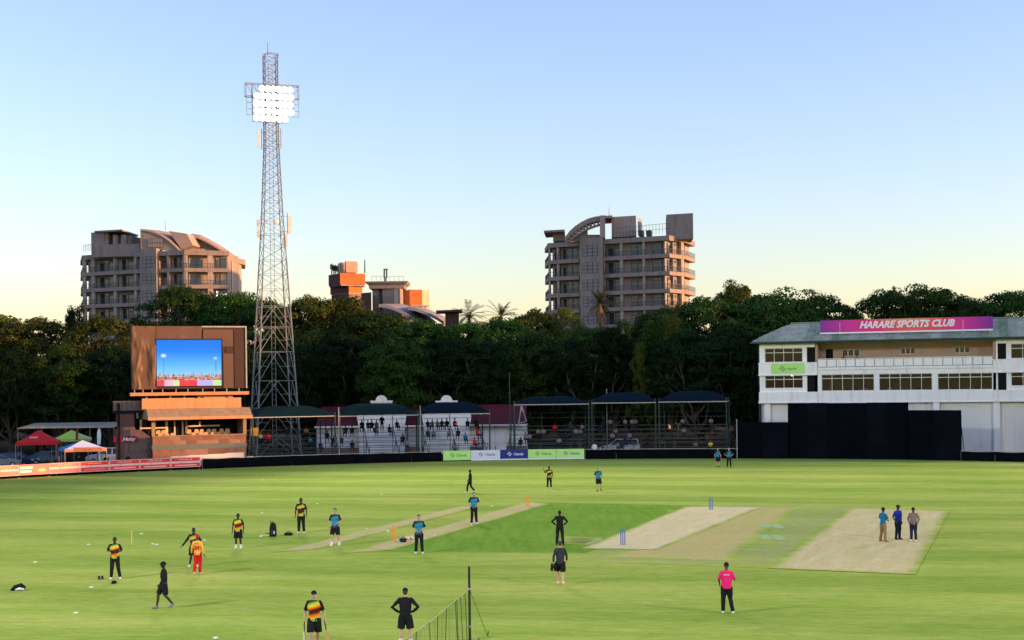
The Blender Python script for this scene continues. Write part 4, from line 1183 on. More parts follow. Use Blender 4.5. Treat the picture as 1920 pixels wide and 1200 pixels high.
T_red = mat("tent_red", (.62, .02, .025), .7, .2, .08, 1); T_lime = mat("tent_lime", (.45, .62, .10), .7, .2, .08, 1); T_cream = mat("tent_cream", (.68, .60, .40), .7, .2, .06, 1)
T_blue = mat("tent_blue", (.03, .20, .42), .7, .2, .08, 1); T_wht = mat("tent_white", (.70, .72, .80), .7, .2, .05, 1); T_or = mat("tent_orange", (.75, .26, .12), .7, .2, .05, 1)
t_, hw, zp, ze_ = gazebo(71, 806, 828, 860, 74, 150, [T_red], "red peaked tent in the car park")
mb = MB()
for i in range(5): mb.box(-hw * .35 + i * .16, -hw * .35 + i * .16 + .10, -hw * .62, -hw * .60, ze_ + (zp - ze_) * .33, ze_ + (zp - ze_) * .45)
mb.build("lettering", T_wht, t_)
gazebo(133, 806, 822, 855, 66, 154, [T_lime, T_cream], "lime and cream peaked tent behind the flags")
gazebo(153, 825, 840, 862, 76, 141, [T_wht, T_wht, T_blue, T_blue], "blue and white peaked tent with an orange edge", T_or, .45)
# banner stretched on poles in front of the tent
p = P(138, 845, 137); q = P(191, 845, 137); d = q - p
bn = thing("orange_banner", "orange banner strung on thin poles before the blue and white tent", "banner", (p.x, p.y, 0))
MB().box(0, d.x, 0, .03, P(160, 847, 137).z, P(160, 839, 137).z).build("panel", T_or, bn)
for x in (0.0, .5, 1.0): MB().tube((d.x * x, .06, 0), (d.x * x, .06, P(160, 838, 137).z), .03, n=6).build("pole", M_frm, bn)
me = text_mesh("—  —", .3, .01); me.materials.append(T_red); obj("lettering", me, bn, (d.x * .5, -.01, P(160, 843, 137).z))
def teardrop(px, py_t, py_b, Y, m, label, wpx):
    c = P(px, 700, Y); z1 = P(px, py_t, Y).z; z0 = P(px, py_b, Y).z; k = wpx * Y / F / 2
    t = thing("feather_flag", label, "flag", (c.x, Y, 0), .1)
    pl = [(-k * .9, z0), (k * .7, z0 + .05), (k, z0 + (z1 - z0) * .5), (k * .9, z0 + (z1 - z0) * .82), (k * .3, z1), (-k * .4, z1 - .15), (-k * .8, z0 + (z1 - z0) * .7)]
    MB().prism(pl, -.012, .012, 'y').build("sail", m, t)
    MB().tube((-k * .9, 0, 0), (-k * .85, 0, z0 + (z1 - z0) * .75), .03, .02, 6).tube((-k * .85, 0, z0 + (z1 - z0) * .75), (k * .2, 0, z1 + .03), .02, .012, 6).build("pole", M_frm, t)
    MB().box(-k * .9 - .3, -k * .9 + .3, -.3, .3, 0, .06).build("base", M_frm, t)
teardrop(143, 801, 826, 148, mat("flag_brown", (.20, .06, .04), .8), "brown feather flag beside the lime tent", 5)
teardrop(184, 802, 834, 145, T_wht, "white feather flag right of the tents", 8)
# carport roof behind
cpt = P(32, 803, 162); cq = P(212, 800, 162)
cr_ = thing("carport", "long pale carport roof behind the tents", "carport", (cpt.x, cpt.y, 0), .0)
nL = 8; Lc = cq.x - cpt.x
for i in range(nL):
    MB().add([(Lc * i / nL + .01, 0, cpt.z), (Lc * (i + 1) / nL - .01, 0, cpt.z + .02), (Lc * (i + 1) / nL - .01, 6, cpt.z + .45), (Lc * i / nL + .01, 6, cpt.z + .43), (Lc * i / nL + .01, 0, cpt.z - .06), (Lc * (i + 1) / nL - .01, 0, cpt.z - .04), (Lc * (i + 1) / nL - .01, 6, cpt.z + .38), (Lc * i / nL + .01, 6, cpt.z + .36)], [(0, 1, 2, 3), (7, 6, 5, 4), (0, 4, 5, 1), (2, 6, 7, 3), (1, 5, 6, 2), (0, 3, 7, 4)]).build("roof_sheet", mat("carport_sheet", (.30, .28, .22), .6), cr_)
for i in range(5):
    for y in (.2, 5.8): MB().tube((Lc * i / 4, y, 0), (Lc * i / 4, y, cpt.z), .06, n=6).build("post", M_frm, cr_)

# cars
M_tyre = mat("tyre", (.015, .015, .015), .9, .2, .2); M_rim = mat("rim", (.4, .4, .42), .35, .5, .05, metal=.8)
def make_car(name, label, paint, loc, rz, suv=False, group="parked cars"):
    t = thing(name, label, "car", loc, rz, group)
    hgt = 1.75 if suv else 1.45; L_ = 4.5
    prof = [(-2.25, .35), (-2.27, .75), (-2.1, .95), (-1.2, 1.02), (1.35, 1.02), (2.1, .90), (2.25, .70), (2.25, .35)]
    if suv: prof = [(-2.25, .4), (-2.28, .9), (-2.2, 1.1), (1.1, 1.1), (2.05, .98), (2.25, .75), (2.25, .4)]
    def side(poly, w0, taper):
        vs = [(x, -w0 + taper * max(0, z - .9), z) for x, z in poly] + [(x, w0 - taper * max(0, z - .9), z) for x, z in poly]
        n = len(poly)
        return vs, [tuple(range(n)), tuple(reversed(range(n, 2 * n)))] + [(i, n + i, n + (i + 1) % n, (i + 1) % n) for i in range(n)]
    o = MB().add(*side(prof, .88, .0)).build("body", paint, t)
    bv = o.modifiers.new("bevel", 'BEVEL'); bv.width = .07; bv.segments = 2
    cab = [(-1.95, 1.0), (-1.45, hgt), (.25, hgt), (1.15, 1.0)] if not suv else [(-2.15, 1.08), (-2.0, hgt), (.35, hgt), (1.1, 1.08)]
    o = MB().add(*side(cab, .82, .28)).build("cabin", M_gl, t)
    roof = [(cab[1][0] - .03, hgt - .05), (cab[1][0] + .02, hgt + .025), (cab[2][0] - .02, hgt + .025), (cab[2][0] + .05, hgt - .05)]
    MB().add(*side(roof, .80, .20)).build("roof", paint, t)
    pl = MB()
    for s_ in (-1, 1):
        for (x0, z0), (x1, z1) in ((cab[0], cab[1]), (cab[2], cab[3]), ((-.55, 1.0), (-.55, hgt))):
            y0 = s_ * (.83 - .28 * max(0, z0 - .9)); y1 = s_ * (.83 - .28 * max(0, z1 - .9)); pl.bar((x0, y0, z0), (x1, y1, z1), .07)
    pl.build("pillar", paint, t)
    for x in (-1.4, 1.4):
        for s_ in (-1, 1):
            w = MB().tube((x, s_ * .70, .33), (x, s_ * .90, .33), .33, n=16).build("wheel", M_tyre, t)
            MB().tube((x, s_ * .895, .33), (x, s_ * .915, .33), .2, n=12).build("rim", M_rim, w)
    for s_ in (-1, 1):
        MB().box(2.2, 2.275, s_ * .62 - .16, s_ * .62 + .16, .66, .80).build("headlight", M_bwhite, t); MB().box(-2.31, -2.24, s_ * .68 - .12, s_ * .68 + .12, .72, .92).build("tail_light", M_red, t)
        MB().box(.85, 1.0, s_ * .93 - .07, s_ * .93 + .07, 1.0, 1.13).build("mirror", paint, t)
    MB().box(2.26, 2.29, -.26, .26, .42, .54).build("number_plate", M_bwhite, t)
    return t
C_navy = mat("car_navy", (.012, .03, .09), .25, .6, .05); C_wht = mat("car_white", (.72, .73, .75), .3, .5, .03); C_gry = mat("car_grey", (.20, .22, .24), .3, .5, .05); C_blk = mat("car_black", (.02, .02, .025), .25, .6, .05); C_teal = mat("car_teal", (.03, .12, .16), .3, .5, .05)
def carpos(px, Y): c = P(px, 700, Y); return (c.x, Y, -.06)
make_car("parked_car", "dark blue car parked left of the red tent", C_navy, carpos(28, 153), rad(-10))
make_car("parked_car", "dark blue car parked behind the red tent's legs", C_teal, carpos(80, 156), rad(-160))
make_car("parked_car", "grey car at the left edge beyond the boards", C_gry, carpos(-8, 150), rad(30))
make_car("parked_car", "black car in shadow under the carport", C_blk, carpos(120, 165), rad(75))
make_car("parked_car", "white estate car beside the stair tower", C_wht, carpos(201, 156), rad(185), True)
make_car("parked_car", "white car glimpsed through the dark right hand stand", C_wht, carpos(1160, 163), rad(172), True)
# teal bin and yellow sign at the foot of the tower
p = bpt(467, 1.6); t = thing("rubbish_bin", "small teal rubbish bin left of the leftmost stand", "bin", p)
MB().tube((0, 0, 0), (0, 0, .95), .26, .32, 12).build("drum", mat("bin_teal", (.10, .45, .42), .5), t); MB().tube((0, 0, .952), (0, 0, 1.05), .34, .30, 12).build("lid", mat("bin_lid", (.5, .6, .6), .5), t)
p = bpt(476, 3.0); t = thing("notice_board", "yellow notice board at the left end of the leftmost stand", "sign", p)
zz = P(476, 817, p.y).z; z2 = P(476, 802, p.y).z
MB().box(-.38, .38, -.03, .03, zz, z2).build("panel", mat("notice_yellow", (.60, .34, .03), .6), t)
for s_ in (-1, 1): MB().bar((s_ * .34, .06, 0), (s_ * .34, .06, z2), .05).build("post", M_frm, t)
# boundary marshal fence in the car park: thin rails
fr_ = thing("railing", "thin dark railing behind the red boards", "railing", bpt(100, 2.5))
for i in range(10):
    a = bpt(-40 + i * 26, 2.5) - fr_.location; b = bpt(-40 + (i + 1) * 26, 2.5) - fr_.location
    MB().bar(a, a + Vector((0, 0, 1.1)), .05).build("post", M_frm, fr_); MB().bar(a + Vector((0, 0, 1.08)), b + Vector((0, 0, 1.08)), .04).bar(a + Vector((0, 0, .6)), b + Vector((0, 0, .6)), .03).build("rail", M_frm, fr_)

# ------------------------------------------------------------------ apartment blocks and roofs beyond the trees
M_apt = mat("apartment_concrete", (0.30, 0.245, 0.21), 0.9, 0.2, 0.12, .35, wear=.3)
M_aptw = mat("apartment_render", (0.39, 0.32, 0.275), 0.9, 0.2, 0.1, .4, wear=.2)
M_curt = mat("curtain", (.26, .235, .21), .9, .1, .1, 1.0)
M_rail = mat("balcony_metal", (.05, .055, .065), .5, .4, .1)
def w2(px, Y): c = P(px, 700, Y); return Vector((c.x, Y, 0))
def facade(bld, A, B, levels, openings, rec=1.7, slab=.68, rail=True, top=True, curtains=.4):
    """one face from A to B (left to right): slab bands with recessed window walls between; openings = [(s0,s1,kind)]"""
    org = bld.location
    jit = R.uniform(-.02, .02); levels = [z + jit for z in levels]
    d = B - A; L = math.hypot(d.x, d.y); d = d / L; nb = Vector((-d.y, d.x, 0))      # nb points back into the building
    if nb.y < 0 and abs(nb.y) > abs(nb.x): nb = -nb
    def q(s, v, z): p = A + d * (s * L) + nb * v; return Vector((p.x - org.x, p.y - org.y, z))
    def slabbox(mb, s0, s1, v0, v1, z0, z1):
        c = [q(s0, v0, z0), q(s1, v0, z0), q(s1, v1, z0), q(s0, v1, z0), q(s0, v0, z1), q(s1, v0, z1), q(s1, v1, z1), q(s0, v1, z1)]
        mb.add(c, [(0, 3, 2, 1), (4, 5, 6, 7), (0, 1, 5, 4), (1, 2, 6, 5), (2, 3, 7, 6), (3, 0, 4, 7)]); return mb
    for i, z in enumerate(levels):
        tall = slab * (1.25 if (top and i == len(levels) - 1) else 1)
        slabbox(MB(), 0, 1, 0, rec + .5, z - tall * .5, z + tall * .5).build("floor_band", M_apt, bld)
    for i in range(len(levels) - 1):
        z0, z1 = levels[i] + slab * .5, levels[i + 1] - slab * .5
        if top and i == len(levels) - 2: z1 = levels[-1] - slab * .625
        slabbox(MB(), 0, 1, rec + .1, rec + .3, z0, z1).build("recessed_wall", M_aptw, bld)
        for (s0, s1, kind) in openings:
            if kind == 'c':
                slabbox(MB(), s0, s1, .12, .55, z0 + .003, z1 - .003).build("column", M_aptw, bld); continue
            fr_ = slabbox(MB(), s0, s1, rec - .02, rec + .098, z0 + .02, z1 - .25).build("window", M_rail, bld)
            k = 2 if (s1 - s0) * L > 1.6 else 1
            for j in range(k):
                a = s0 + (s1 - s0) * (j + .06) / k; b = s0 + (s1 - s0) * (j + .94) / k
                slabbox(MB(), a, b, rec - .06, rec - .023, z0 + .1, z1 - .75).build("pane", M_curt if R.random() < curtains else M_gl, fr_)
                slabbox(MB(), a, b, rec - .06, rec - .023, z1 - .68, z1 - .32).build("pane", M_gl if R.random() < .6 else M_curt, fr_)
        if rail:
            rm = MB(); hr = z0 + .85
            slabbox(rm, 0, 1, .02, .08, hr - .04, hr + .02); slabbox(rm, 0, 1, .03, .07, z0 + .22, z0 + .27)
            nn = max(3, int(L / .45))
            for j in range(nn + 1): slabbox(rm, max(0, (j / nn) - .02 / L), min(1, (j / nn) + .02 / L), .03, .07, z0 + .002, hr - .041)
            rm.build("balcony_rail", M_rail, bld)
    return q, slabbox

def lv(px, Y, ys): return [P(px, y, Y).z for y in ys]

# --- right hand block
RB = thing("apartment_block", "brown concrete apartment block with a curved roof wing and sunlit right end", "building", w2(1165, 252))
lev = lv(1195, 250, [640, 611, 578.5, 547.5, 515, 482.5, 450])
A0, A1, A2, A3, A4, A5 = w2(1030, 258), w2(1088, 255.0), w2(1132, 252.5), w2(1258, 247), w2(1289, 251.5), w2(1306, 259)
facade(RB, A0, A1, lev, [(.0, .05, 'c'), (.07, .27, 'w'), (.28, .34, 'c'), (.36, .66, 'w'), (.68, .99, 'w')], curtains=.15)
q, sbx = facade(RB, A2, A3, lev, [(.0, .03, 'c'), (.04, .24, 'w'), (.26, .30, 'c'), (.38, .58, 'w'), (.60, .63, 'c'), (.70, .99, 'w')], curtains=.2)
facade(RB, A3, A4, lev, [(.1, .3, 'w'), (.45, .62, 'w'), (.75, .9, 'c')], rec=.8, curtains=.7)
facade(RB, A4, A5, lev, [(.1, .5, 'w')], rec=1.0, curtains=.2)
# core, stair tower with glazed grid, and left side
def rbox(name, m, pts, z0, z1, bld=RB):
    o = bld.location
    vs = [(p.x - o.x, p.y - o.y, z0) for p in pts] + [(p.x - o.x, p.y - o.y, z1) for p in pts]; n = len(pts)
    return MB().add(vs, [tuple(range(n)), tuple(range(n, 2 * n))] + [(i, (i + 1) % n, n + (i + 1) % n, n + i) for i in range(n)]).build(name, m, bld)
def back(p, k=12.0, sx=0.0): return Vector((p.x * (1 + k / p.y) + sx, p.y + k, 0))
core = [A0 + Vector((1.3, 1.6, 0)), A2 + Vector((0, 2.2, 0)), A3 + Vector((-.3, 2.0, 0)), A4 + Vector((-1.2, 2.2, 0)), A5 + Vector((-1.6, 1.0, 0)), A5 + Vector((-1.2, 9, 0)), A0 + Vector((3.0, 14, 0))]
rbox("core_wall", M_apt, core, 0, lev[-1] + .3); 
twr = [A1 + Vector((0.1, -.8, 0)), A2 + Vector((0, -1.0, 0)), A2 + Vector((.6, 1.9, 0)), A1 + Vector((.5, 2.0, 0))]
rbox("stair_shaft", M_apt, twr, 0, lev[-1] + .8)
def grid_window(bld, a, b, z0, z1, nx, nz, name="window", mpane=None):
    o = bld.location; d = (b - a); L = math.hypot(d.x, d.y); d = d / L; nf = Vector((d.y, -d.x, 0))
    if nf.y > 0: nf = -nf
    def q(s, v, z): p = a + d * (s * L) + nf * v; return Vector((p.x - o.x, p.y - o.y, z))
    def bx(mb, s0, s1, v0, v1, za, zb):
        mb.add([q(s0, v0, za), q(s1, v0, za), q(s1, v1, za), q(s0, v1, za), q(s0, v0, zb), q(s1, v0, zb), q(s1, v1, zb), q(s0, v1, zb)], [(0, 3, 2, 1), (4, 5, 6, 7), (0, 1, 5, 4), (1, 2, 6, 5), (2, 3, 7, 6), (3, 0, 4, 7)]); return mb
    f = bx(MB(), 0, 1, .01, .06, z0, z1).build(name, M_rail, bld)
    for i in range(nx):
        for j in range(nz):
            bx(MB(), (i + .08) / nx, (i + .92) / nx, .062, .08, z0 + (z1 - z0) * (j + .08) / nz, z0 + (z1 - z0) * (j + .92) / nz).build("pane", mpane or M_curt, f)
    return f
for i in range(len(lev) - 1):
    grid_window(RB, twr[0] + (twr[1] - twr[0]) * .12, twr[0] + (twr[1] - twr[0]) * .8, lev[i] + .6, lev[i + 1] - .5, 3, 3)
    grid_window(RB, twr[1] + (twr[2] - twr[1]) * .15, twr[1] + (twr[2] - twr[1]) * .8, lev[i] + .6, lev[i + 1] - .5, 1, 3)
    sbx(MB(), 0, 0.002, 0, .1, 0, .1)
# left side balconies, open steel
lside = w2(1024, 268)
facade(RB, lside, A0, lev, [(.15, .4, 'w'), (.55, .85, 'w')], rec=1.5, curtains=.1)
# roof: canopy slab, curved wing with slats, blocks, tower
zt0 = lev[-1] + .6
def px_box(name, m, px0, px1, py0, py1, Y0, Y1, bld=RB, lean=None):
    if lean is None: lean = -.4 * (px1 - px0) * Y0 / F
    a, b = P(px0, py1, Y0), P(px1, py0, Y0); o = bld.location
    ps = [w2(px0, Y0), w2(px1, Y0 + lean), w2(px1, Y0 + lean) + Vector((.4, Y1 - Y0, 0)), w2(px0, Y0) + Vector((.6, Y1 - Y0, 0))]
    return rbox(name, m, ps, P((px0 + px1) / 2, py1, Y0).z, P((px0 + px1) / 2, py0, Y0).z, bld)
px_box("roof_canopy", M_apt, 1023, 1062, 432, 436, 257, 266); px_box("roof_room", M_apt, 1040, 1062, 436.5, 452, 259, 266)
o = RB.location
def arc_wing(bld, pts, Y0, Y1, th, name, m):
    vs, fs = [], []
    for k, (x, y) in enumerate(pts):
        for Y in (Y0, Y1):
            for dz in (0, -th):
                p = P(x, y, Y0); vs.append((p.x + (Y - Y0) * .35 - bld.location.x, Y - bld.location.y, p.z + dz))
    for k in range(len(pts) - 1):
        a = k * 4; b = a + 4
        fs += [(a, b, b + 2, a + 2), (a + 1, a + 3, b + 3, b + 1), (a, a + 1, b + 1, b), (a + 2, b + 2, b + 3, a + 3)]
    fs += [(0, 2, 3, 1), (len(vs) - 4, len(vs) - 3, len(vs) - 1, len(vs) - 2)]
    return MB().add(vs, fs).build(name, m, bld)
arc = [(1060, 444), (1068, 433), (1078, 424), (1090, 416), (1102, 410), (1115, 406), (1130, 404)]
arc_wing(RB, arc, 253.5, 255.5, .9, "curved_wing", M_apt)
arc2 = [(1066, 449), (1078, 439), (1090, 431), (1102, 425), (1115, 420), (1129, 416)]
arc_wing(RB, [(x, y + 2) for x, y in arc2], 253.6, 254.2, .35, "curved_rib", M_apt)
for k in range(11):
    f = k / 10; i = f * (len(arc) - 1.001); j = int(i); g_ = i - j
    xa = arc[j][0] + (arc[j + 1][0] - arc[j][0]) * g_; ya = arc[j][1] + (arc[j + 1][1] - arc[j][1]) * g_
    i = f * (len(arc2) - 1.001); j = int(i); g_ = i - j
    xb = arc2[j][0] + (arc2[j + 1][0] - arc2[j][0]) * g_; yb = arc2[j][1] + (arc2[j + 1][1] - arc2[j][1]) * g_
    MB().bar(P(xa, ya + 8, 253.9) - o, P(xb, yb + 3, 253.9) - o, .3, .5).build("slat", M_apt, RB)
wall_pts = [(1062, 447)] + [(x, y + 3) for x, y in arc2[:4]] + [(1102, 440), (1128, 440), (1128, 452), (1062, 452)]
vs = [tuple(P(x, y, 254.6) - o) for x, y in wall_pts]; nq = len(vs)
MB().add(vs + [(v[0], v[1] + .5, v[2]) for v in vs], [tuple(range(nq)), tuple(range(nq, 2 * nq))] + [(i, (i + 1) % nq, nq + (i + 1) % nq, nq + i) for i in range(nq)]).build("wing_wall", M_apt, RB)
px_box("roof_pier", M_aptw, 1128, 1138, 404, 446, 252, 258); px_box("roof_room", M_aptw, 1150, 1196, 406.5, 445, 254, 262)
MB().add([tuple(P(x, y, Y) - o) for (x, y, Y) in ((1196, 407, 254), (1204, 411, 257), (1204, 440, 257), (1196, 440, 254))], [(0, 1, 2, 3)]).build("roof_cheek", M_aptw, RB)
px_box("link_roof", M_apt, 1136, 1152, 404.5, 409, 253, 262); px_box("tower_room", M_apt, 1253, 1303, 402, 450, 249.5, 256)
MB().tube(P(1142, 404, 255) - o, P(1142, 388, 255) - o, .05, .02, 6).build("aerial", M_rail, RB)
rl = MB()
ra, rb_ = P(1150, 446, 250.5) - o, P(1255, 437, 247.5) - o
for k in range(18):
    p = ra + (rb_ - ra) * k / 17; rl.bar(p, p + Vector((0, 0, 1.7)), .05)
for dz in (.8, 1.7): rl.bar(ra + Vector((0, 0, dz)), rb_ + Vector((0, 0, dz)), .05)
rl.build("roof_rail", M_rail, RB)
for k, (x, m_) in enumerate(((1185, M_curt), (1200, M_rail), (1215, M_rail))):
    px_box("roof_box", m_, x, x + 9, 432, 443, 251, 253)

# --- left hand block
LB = thing("apartment_block", "grey brown apartment block with a sloping sunlit roof, left of the floodlight tower", "building", w2(300, 268))
lev = lv(240, 263, [662, 632, 602, 571, 540.5, 509.5, 477.5])
B0, B1, B2, B3, B4 = w2(156, 268), w2(266, 262.5), w2(299, 261.5), w2(348, 260), w2(432, 262.5)
facade(LB, B0, B1, lev, [(.0, .05, 'c'), (.15, .2, 'c'), (.06, .14, 'w'), (.21, .36, 'w'), (.37, .52, 'w'), (.53, .57, 'c'), (.59, .80, 'w'), (.88, .92, 'c'), (.93, .99, 'w')], curtains=.18)
facade(LB, B2, B3, lev, [(.02, .31, 'w'), (.32, .4, 'c'), (.42, .92, 'w'), (.93, 1.0, 'c')], curtains=.15)
facade(LB, B3, B4, lev, [(.03, .08, 'c'), (.14, .44, 'w'), (.52, .64, 'c'), (.72, .78, 'w'), (.82, .97, 'w')], curtains=.15)
core = [B0 + Vector((1.6, 1.6, 0)), B1 + Vector((0, 2.0, 0)), B3 + Vector((0, 2.2, 0)), B4 + Vector((-.6, 1.6, 0)), B4 + Vector((0, 9, 0)), B0 + Vector((3, 14, 0))]
rbox("core_wall", M_apt, core, 0, lev[-1] + .2, LB)
twr = [B1 + Vector((.1, -.8, 0)), B2 + Vector((-.1, -.9, 0)), B2 + Vector((.3, 1.9, 0)), B1 + Vector((.3, 2, 0))]
rbox("stair_shaft", M_apt, twr, 0, lev[-1] + .9, LB)
for i in range(len(lev) - 1):
    grid_window(LB, twr[0] + (twr[1] - twr[0]) * .14, twr[0] + (twr[1] - twr[0]) * .96, lev[i] + .6, lev[i + 1] - .5, 3, 3)
facade(LB, w2(153, 280), B0, lev, [(.2, .5, 'w')], rec=1.4, curtains=.1)
E0, E1 = w2(437, 266.5), w2(455, 276)
rbox("end_wall", mat("end_wall_render", (.40, .33, .28), .9, .2, .08, .4, wear=.15), [E0, E1, E1 + Vector((-2, 8, 0)), E0 + Vector((-2, 8, 0))], 0, P(446, 492, 270).z, LB)
rbox("end_cornice", M_apt, [w2(420, 265), w2(463, 276), w2(463, 276) + Vector((-2, 10, 0)), w2(420, 265) + Vector((-2, 12, 0))], P(440, 492, 270).z, P(440, 482, 270).z, LB)
o = LB.location
# sloping barrel roofs, sunlit
def roof_fan(pts_f, pts_b, m, name):
    n = len(pts_f); vs = [tuple(p - o) for p in pts_f] + [tuple(p - o) for p in pts_b] 
    vs += [(v[0], v[1], v[2] - .35) for v in vs]
    fs = [(i, i + 1, n + i + 1, n + i) for i in range(n - 1)] + [(2 * n + i, 3 * n + i, 3 * n + i + 1, 2 * n + i + 1) for i in range(n - 1)] + [(i, 2 * n + i, 2 * n + i + 1, i + 1) for i in range(n - 1)]
    return MB().add(vs, fs).build(name, m, LB)
fa = [(263, 429), (275, 430), (290, 434), (303, 440), (316, 449), (327, 459), (336, 468)]
M_aroof = mat("apartment_roof_sheet", (.42, .30, .23), .8, .2, .1, .5, stretch=(.3, 4, 1))
roof_fan([P(x, y, 262) for x, y in fa], [P(x + 18 + (x - 263) * .45, y + 2, 274) for x, y in fa], M_aroof, "barrel_roof")
fl = [(263.5, 467)] + [(x, y + 3) for x, y in fa] + [(336, 470)]
vs = [tuple(P(x, y, 262.2) - o) for x, y in fl] + [tuple(P(x, y, 262.2) - o + Vector((.3, 1.2, 0))) for x, y in fl]; n = len(fl)
MB().add(vs, [tuple(range(n)), tuple(range(n, 2 * n))] + [(i, (i + 1) % n, n + (i + 1) % n, n + i) for i in range(n)]).build("roof_gable", M_apt, LB)
grid_window(LB, w2(280, 262.1), w2(308, 261.9), P(290, 464, 262).z, P(290, 447, 262).z, 6, 2, mpane=M_aptw)
fb = [(355, 441), (372, 444), (388, 452), (402, 460), (418, 470), (432, 480)]
roof_fan([P(x, y, 266) for x, y in fb], [P(x + 6, y - 3, 276) for x, y in fb], M_aroof, "barrel_roof")
vs = [tuple(P(x, y, 262.5) - o) for x, y in ((316, 433), (350, 438), (362, 460), (340, 467))]
MB().add(vs + [(v[0] + 1, v[1] + 8, v[2]) for v in vs], [(0, 1, 2, 3), (4, 5, 6, 7), (0, 1, 5, 4), (1, 2, 6, 5), (2, 3, 7, 6), (3, 0, 4, 7)]).build("roof_slope", M_aroof, LB)
rbox("roof_infill", M_apt, [w2(330, 264), w2(425, 268), w2(425, 275), w2(335, 275)], lev[-1], P(380, 466, 266).z, LB)
MB().add([tuple(P(x, y, 267.5) - o) for x, y in [(350, 470)] + fb + [(432, 484)]] + [tuple(P(x, y, 267.5) - o + Vector((0, .6, 0))) for x, y in [(350, 470)] + fb + [(432, 484)]], [tuple(range(8)), tuple(range(8, 16))]).build("roof_gable", M_apt, LB)
px_box("roof_room", M_apt, 174, 198, 436, 482, 266, 274, LB); px_box("roof_room", M_apt, 200, 248, 443, 482, 268, 274, LB)
px_box("roof_canopy", M_apt, 180, 232, 432.5, 435.5, 265, 275, LB); px_box("pergola_post", M_aptw, 198, 201, 436, 464, 265.5, 266.2, LB); px_box("pergola_post", M_aptw, 215, 218, 440, 464, 265.5, 266.2, LB); px_box("pergola_post", M_aptw, 230, 234, 440, 464, 265.5, 266.2, LB)
px_box("parapet_wall", M_apt, 176, 264, 459, 482, 264.8, 265.4, LB, -2.0)
rl = MB(); ra, rb_ = P(157, 472, 267.5) - o, P(173, 470, 266.6) - o
for k in range(6):
    p = ra + (rb_ - ra) * k / 5; rl.bar(p, p + Vector((0, 0, 1.2)), .06)
rl.bar(ra + Vector((0, 0, 1.2)), rb_ + Vector((0, 0, 1.2)), .06); rl.build("roof_rail", M_rail, LB)
MB().tube(P(310, 432, 266) - o, P(310, 414, 266) - o, .05, .02, 6).build("aerial", M_rail, LB)

# --- orange brick towers and the grey concrete tower between
M_obr = mat("orange_brick", (.62, .17, .05), .9, .15, .1, .6, wear=.1); M_dbr = mat("umber_brick_and_shade", (.10, .05, .045), .9, .15, .15, .6)
OB = thing("brick_tower", "orange brick tower topped with aerials behind the trees", "building", w2(654, 300))
def pane_box(name, m, bld, px0, px1, py0, py1, Y, Yb, side_m=None, depth=6):
    """front face px0..px1 at Y (left) to Yb (right), extruded back"""
    a, b = w2(px0, Y), w2(px1, Yb); z1 = P((px0 + px1) / 2, py0, (Y + Yb) / 2).z; z0 = P((px0 + px1) / 2, py1, (Y + Yb) / 2).z
    d = (b - a).normalized(); nb = Vector((-d.y, d.x, 0))
    return rbox(name, m, [a, b, b + nb * depth, a + nb * depth], z0, z1, bld)
def drum(nm, m_, px0, pxm, px1, py0, py1, Y, bld):
    z0, z1 = P(pxm, py1, Y).z, P(pxm, py0, Y).z
    rbox(nm, m_, [w2(px0, Y + 5), w2(pxm, Y), w2(px1, Y + 2.5), w2(px1 - 8, Y + 10), w2(px0 + 6, Y + 10)], z0, z1, bld)
    a, b = w2(px0 - .8, Y + 4.95), w2(pxm - .3, Y - .1); rbox(nm + "_side", M_dbr, [a, b, b + Vector((.05, .12, 0)), a + Vector((.12, .1, 0))], z0 + .05, z1 - .05, bld)  # thin dark panel on the left face, its shade put into the colour
drum("upper_drum", M_obr, 619, 640, 687, 512, 532, 296, OB)
drum("light_course", M_aptw, 620, 641, 686, 532.1, 535.5, 296.3, OB); drum("lower_shaft", M_obr, 622, 656, 681, 535.6, 549, 297.5, OB)
drum("light_course", M_aptw, 624, 656, 681, 549.1, 551, 297.2, OB); drum("base_shaft", M_apt, 624, 656, 682, 551.1, 640, 297.6, OB)
pane_box("tank_room", mat("tank_room_pink", (.60, .34, .24), .9), OB, 651, 673, 490, 511, 300, 301); pane_box("antenna_panel", M_ant, OB, 645, 649, 491, 507, 298, 298.2, depth=.5)
o = OB.location
for k, (x, y0, y1) in enumerate(((622, 494, 516), (626, 497, 514), (629, 496, 513), (633, 498, 512), (639, 492, 512), (642, 496, 512), (648, 492, 511), (684, 487, 512))):
    MB().tube(P(x, y1, 298) - o, P(x, y0, 298) - o, .14, .10, 6).build("aerial", M_rail, OB)
    if k < 4: MB().box(*(lambda p: (p.x - .35, p.x + .35, p.y - .15, p.y + .15, p.z - 1.0, p.z))(P(x, y0 + 2, 298) - o)).build("antenna_panel", M_rail, OB)
O2 = thing("brick_tower", "lower orange brick tower right of the grey concrete tower", "building", w2(780, 305))
pane_box("wall", M_obr, O2, 757, 763, 542, 600, 306, 306); pane_box("wall", M_obr, O2, 770, 793, 543, 572, 303, 304); pane_box("wall_pale", mat("sunlit_render", (.62, .42, .28), .9), O2, 793.3, 807, 544, 610, 304, 307, depth=4); pane_box("wall_link", M_aptw, O2, 763, 770, 545, 600, 306, 306)  # pale right wall has the sunlight put into its colour
pane_box("light_course", M_aptw, O2, 772, 806, 572, 574.5, 303, 304.5); pane_box("base", M_apt, O2, 770, 800, 574.5, 640, 304, 305)
CT = thing("concrete_tower", "grey concrete lift tower with a flared cap and aerial frame", "building", w2(726, 240))
o = CT.location
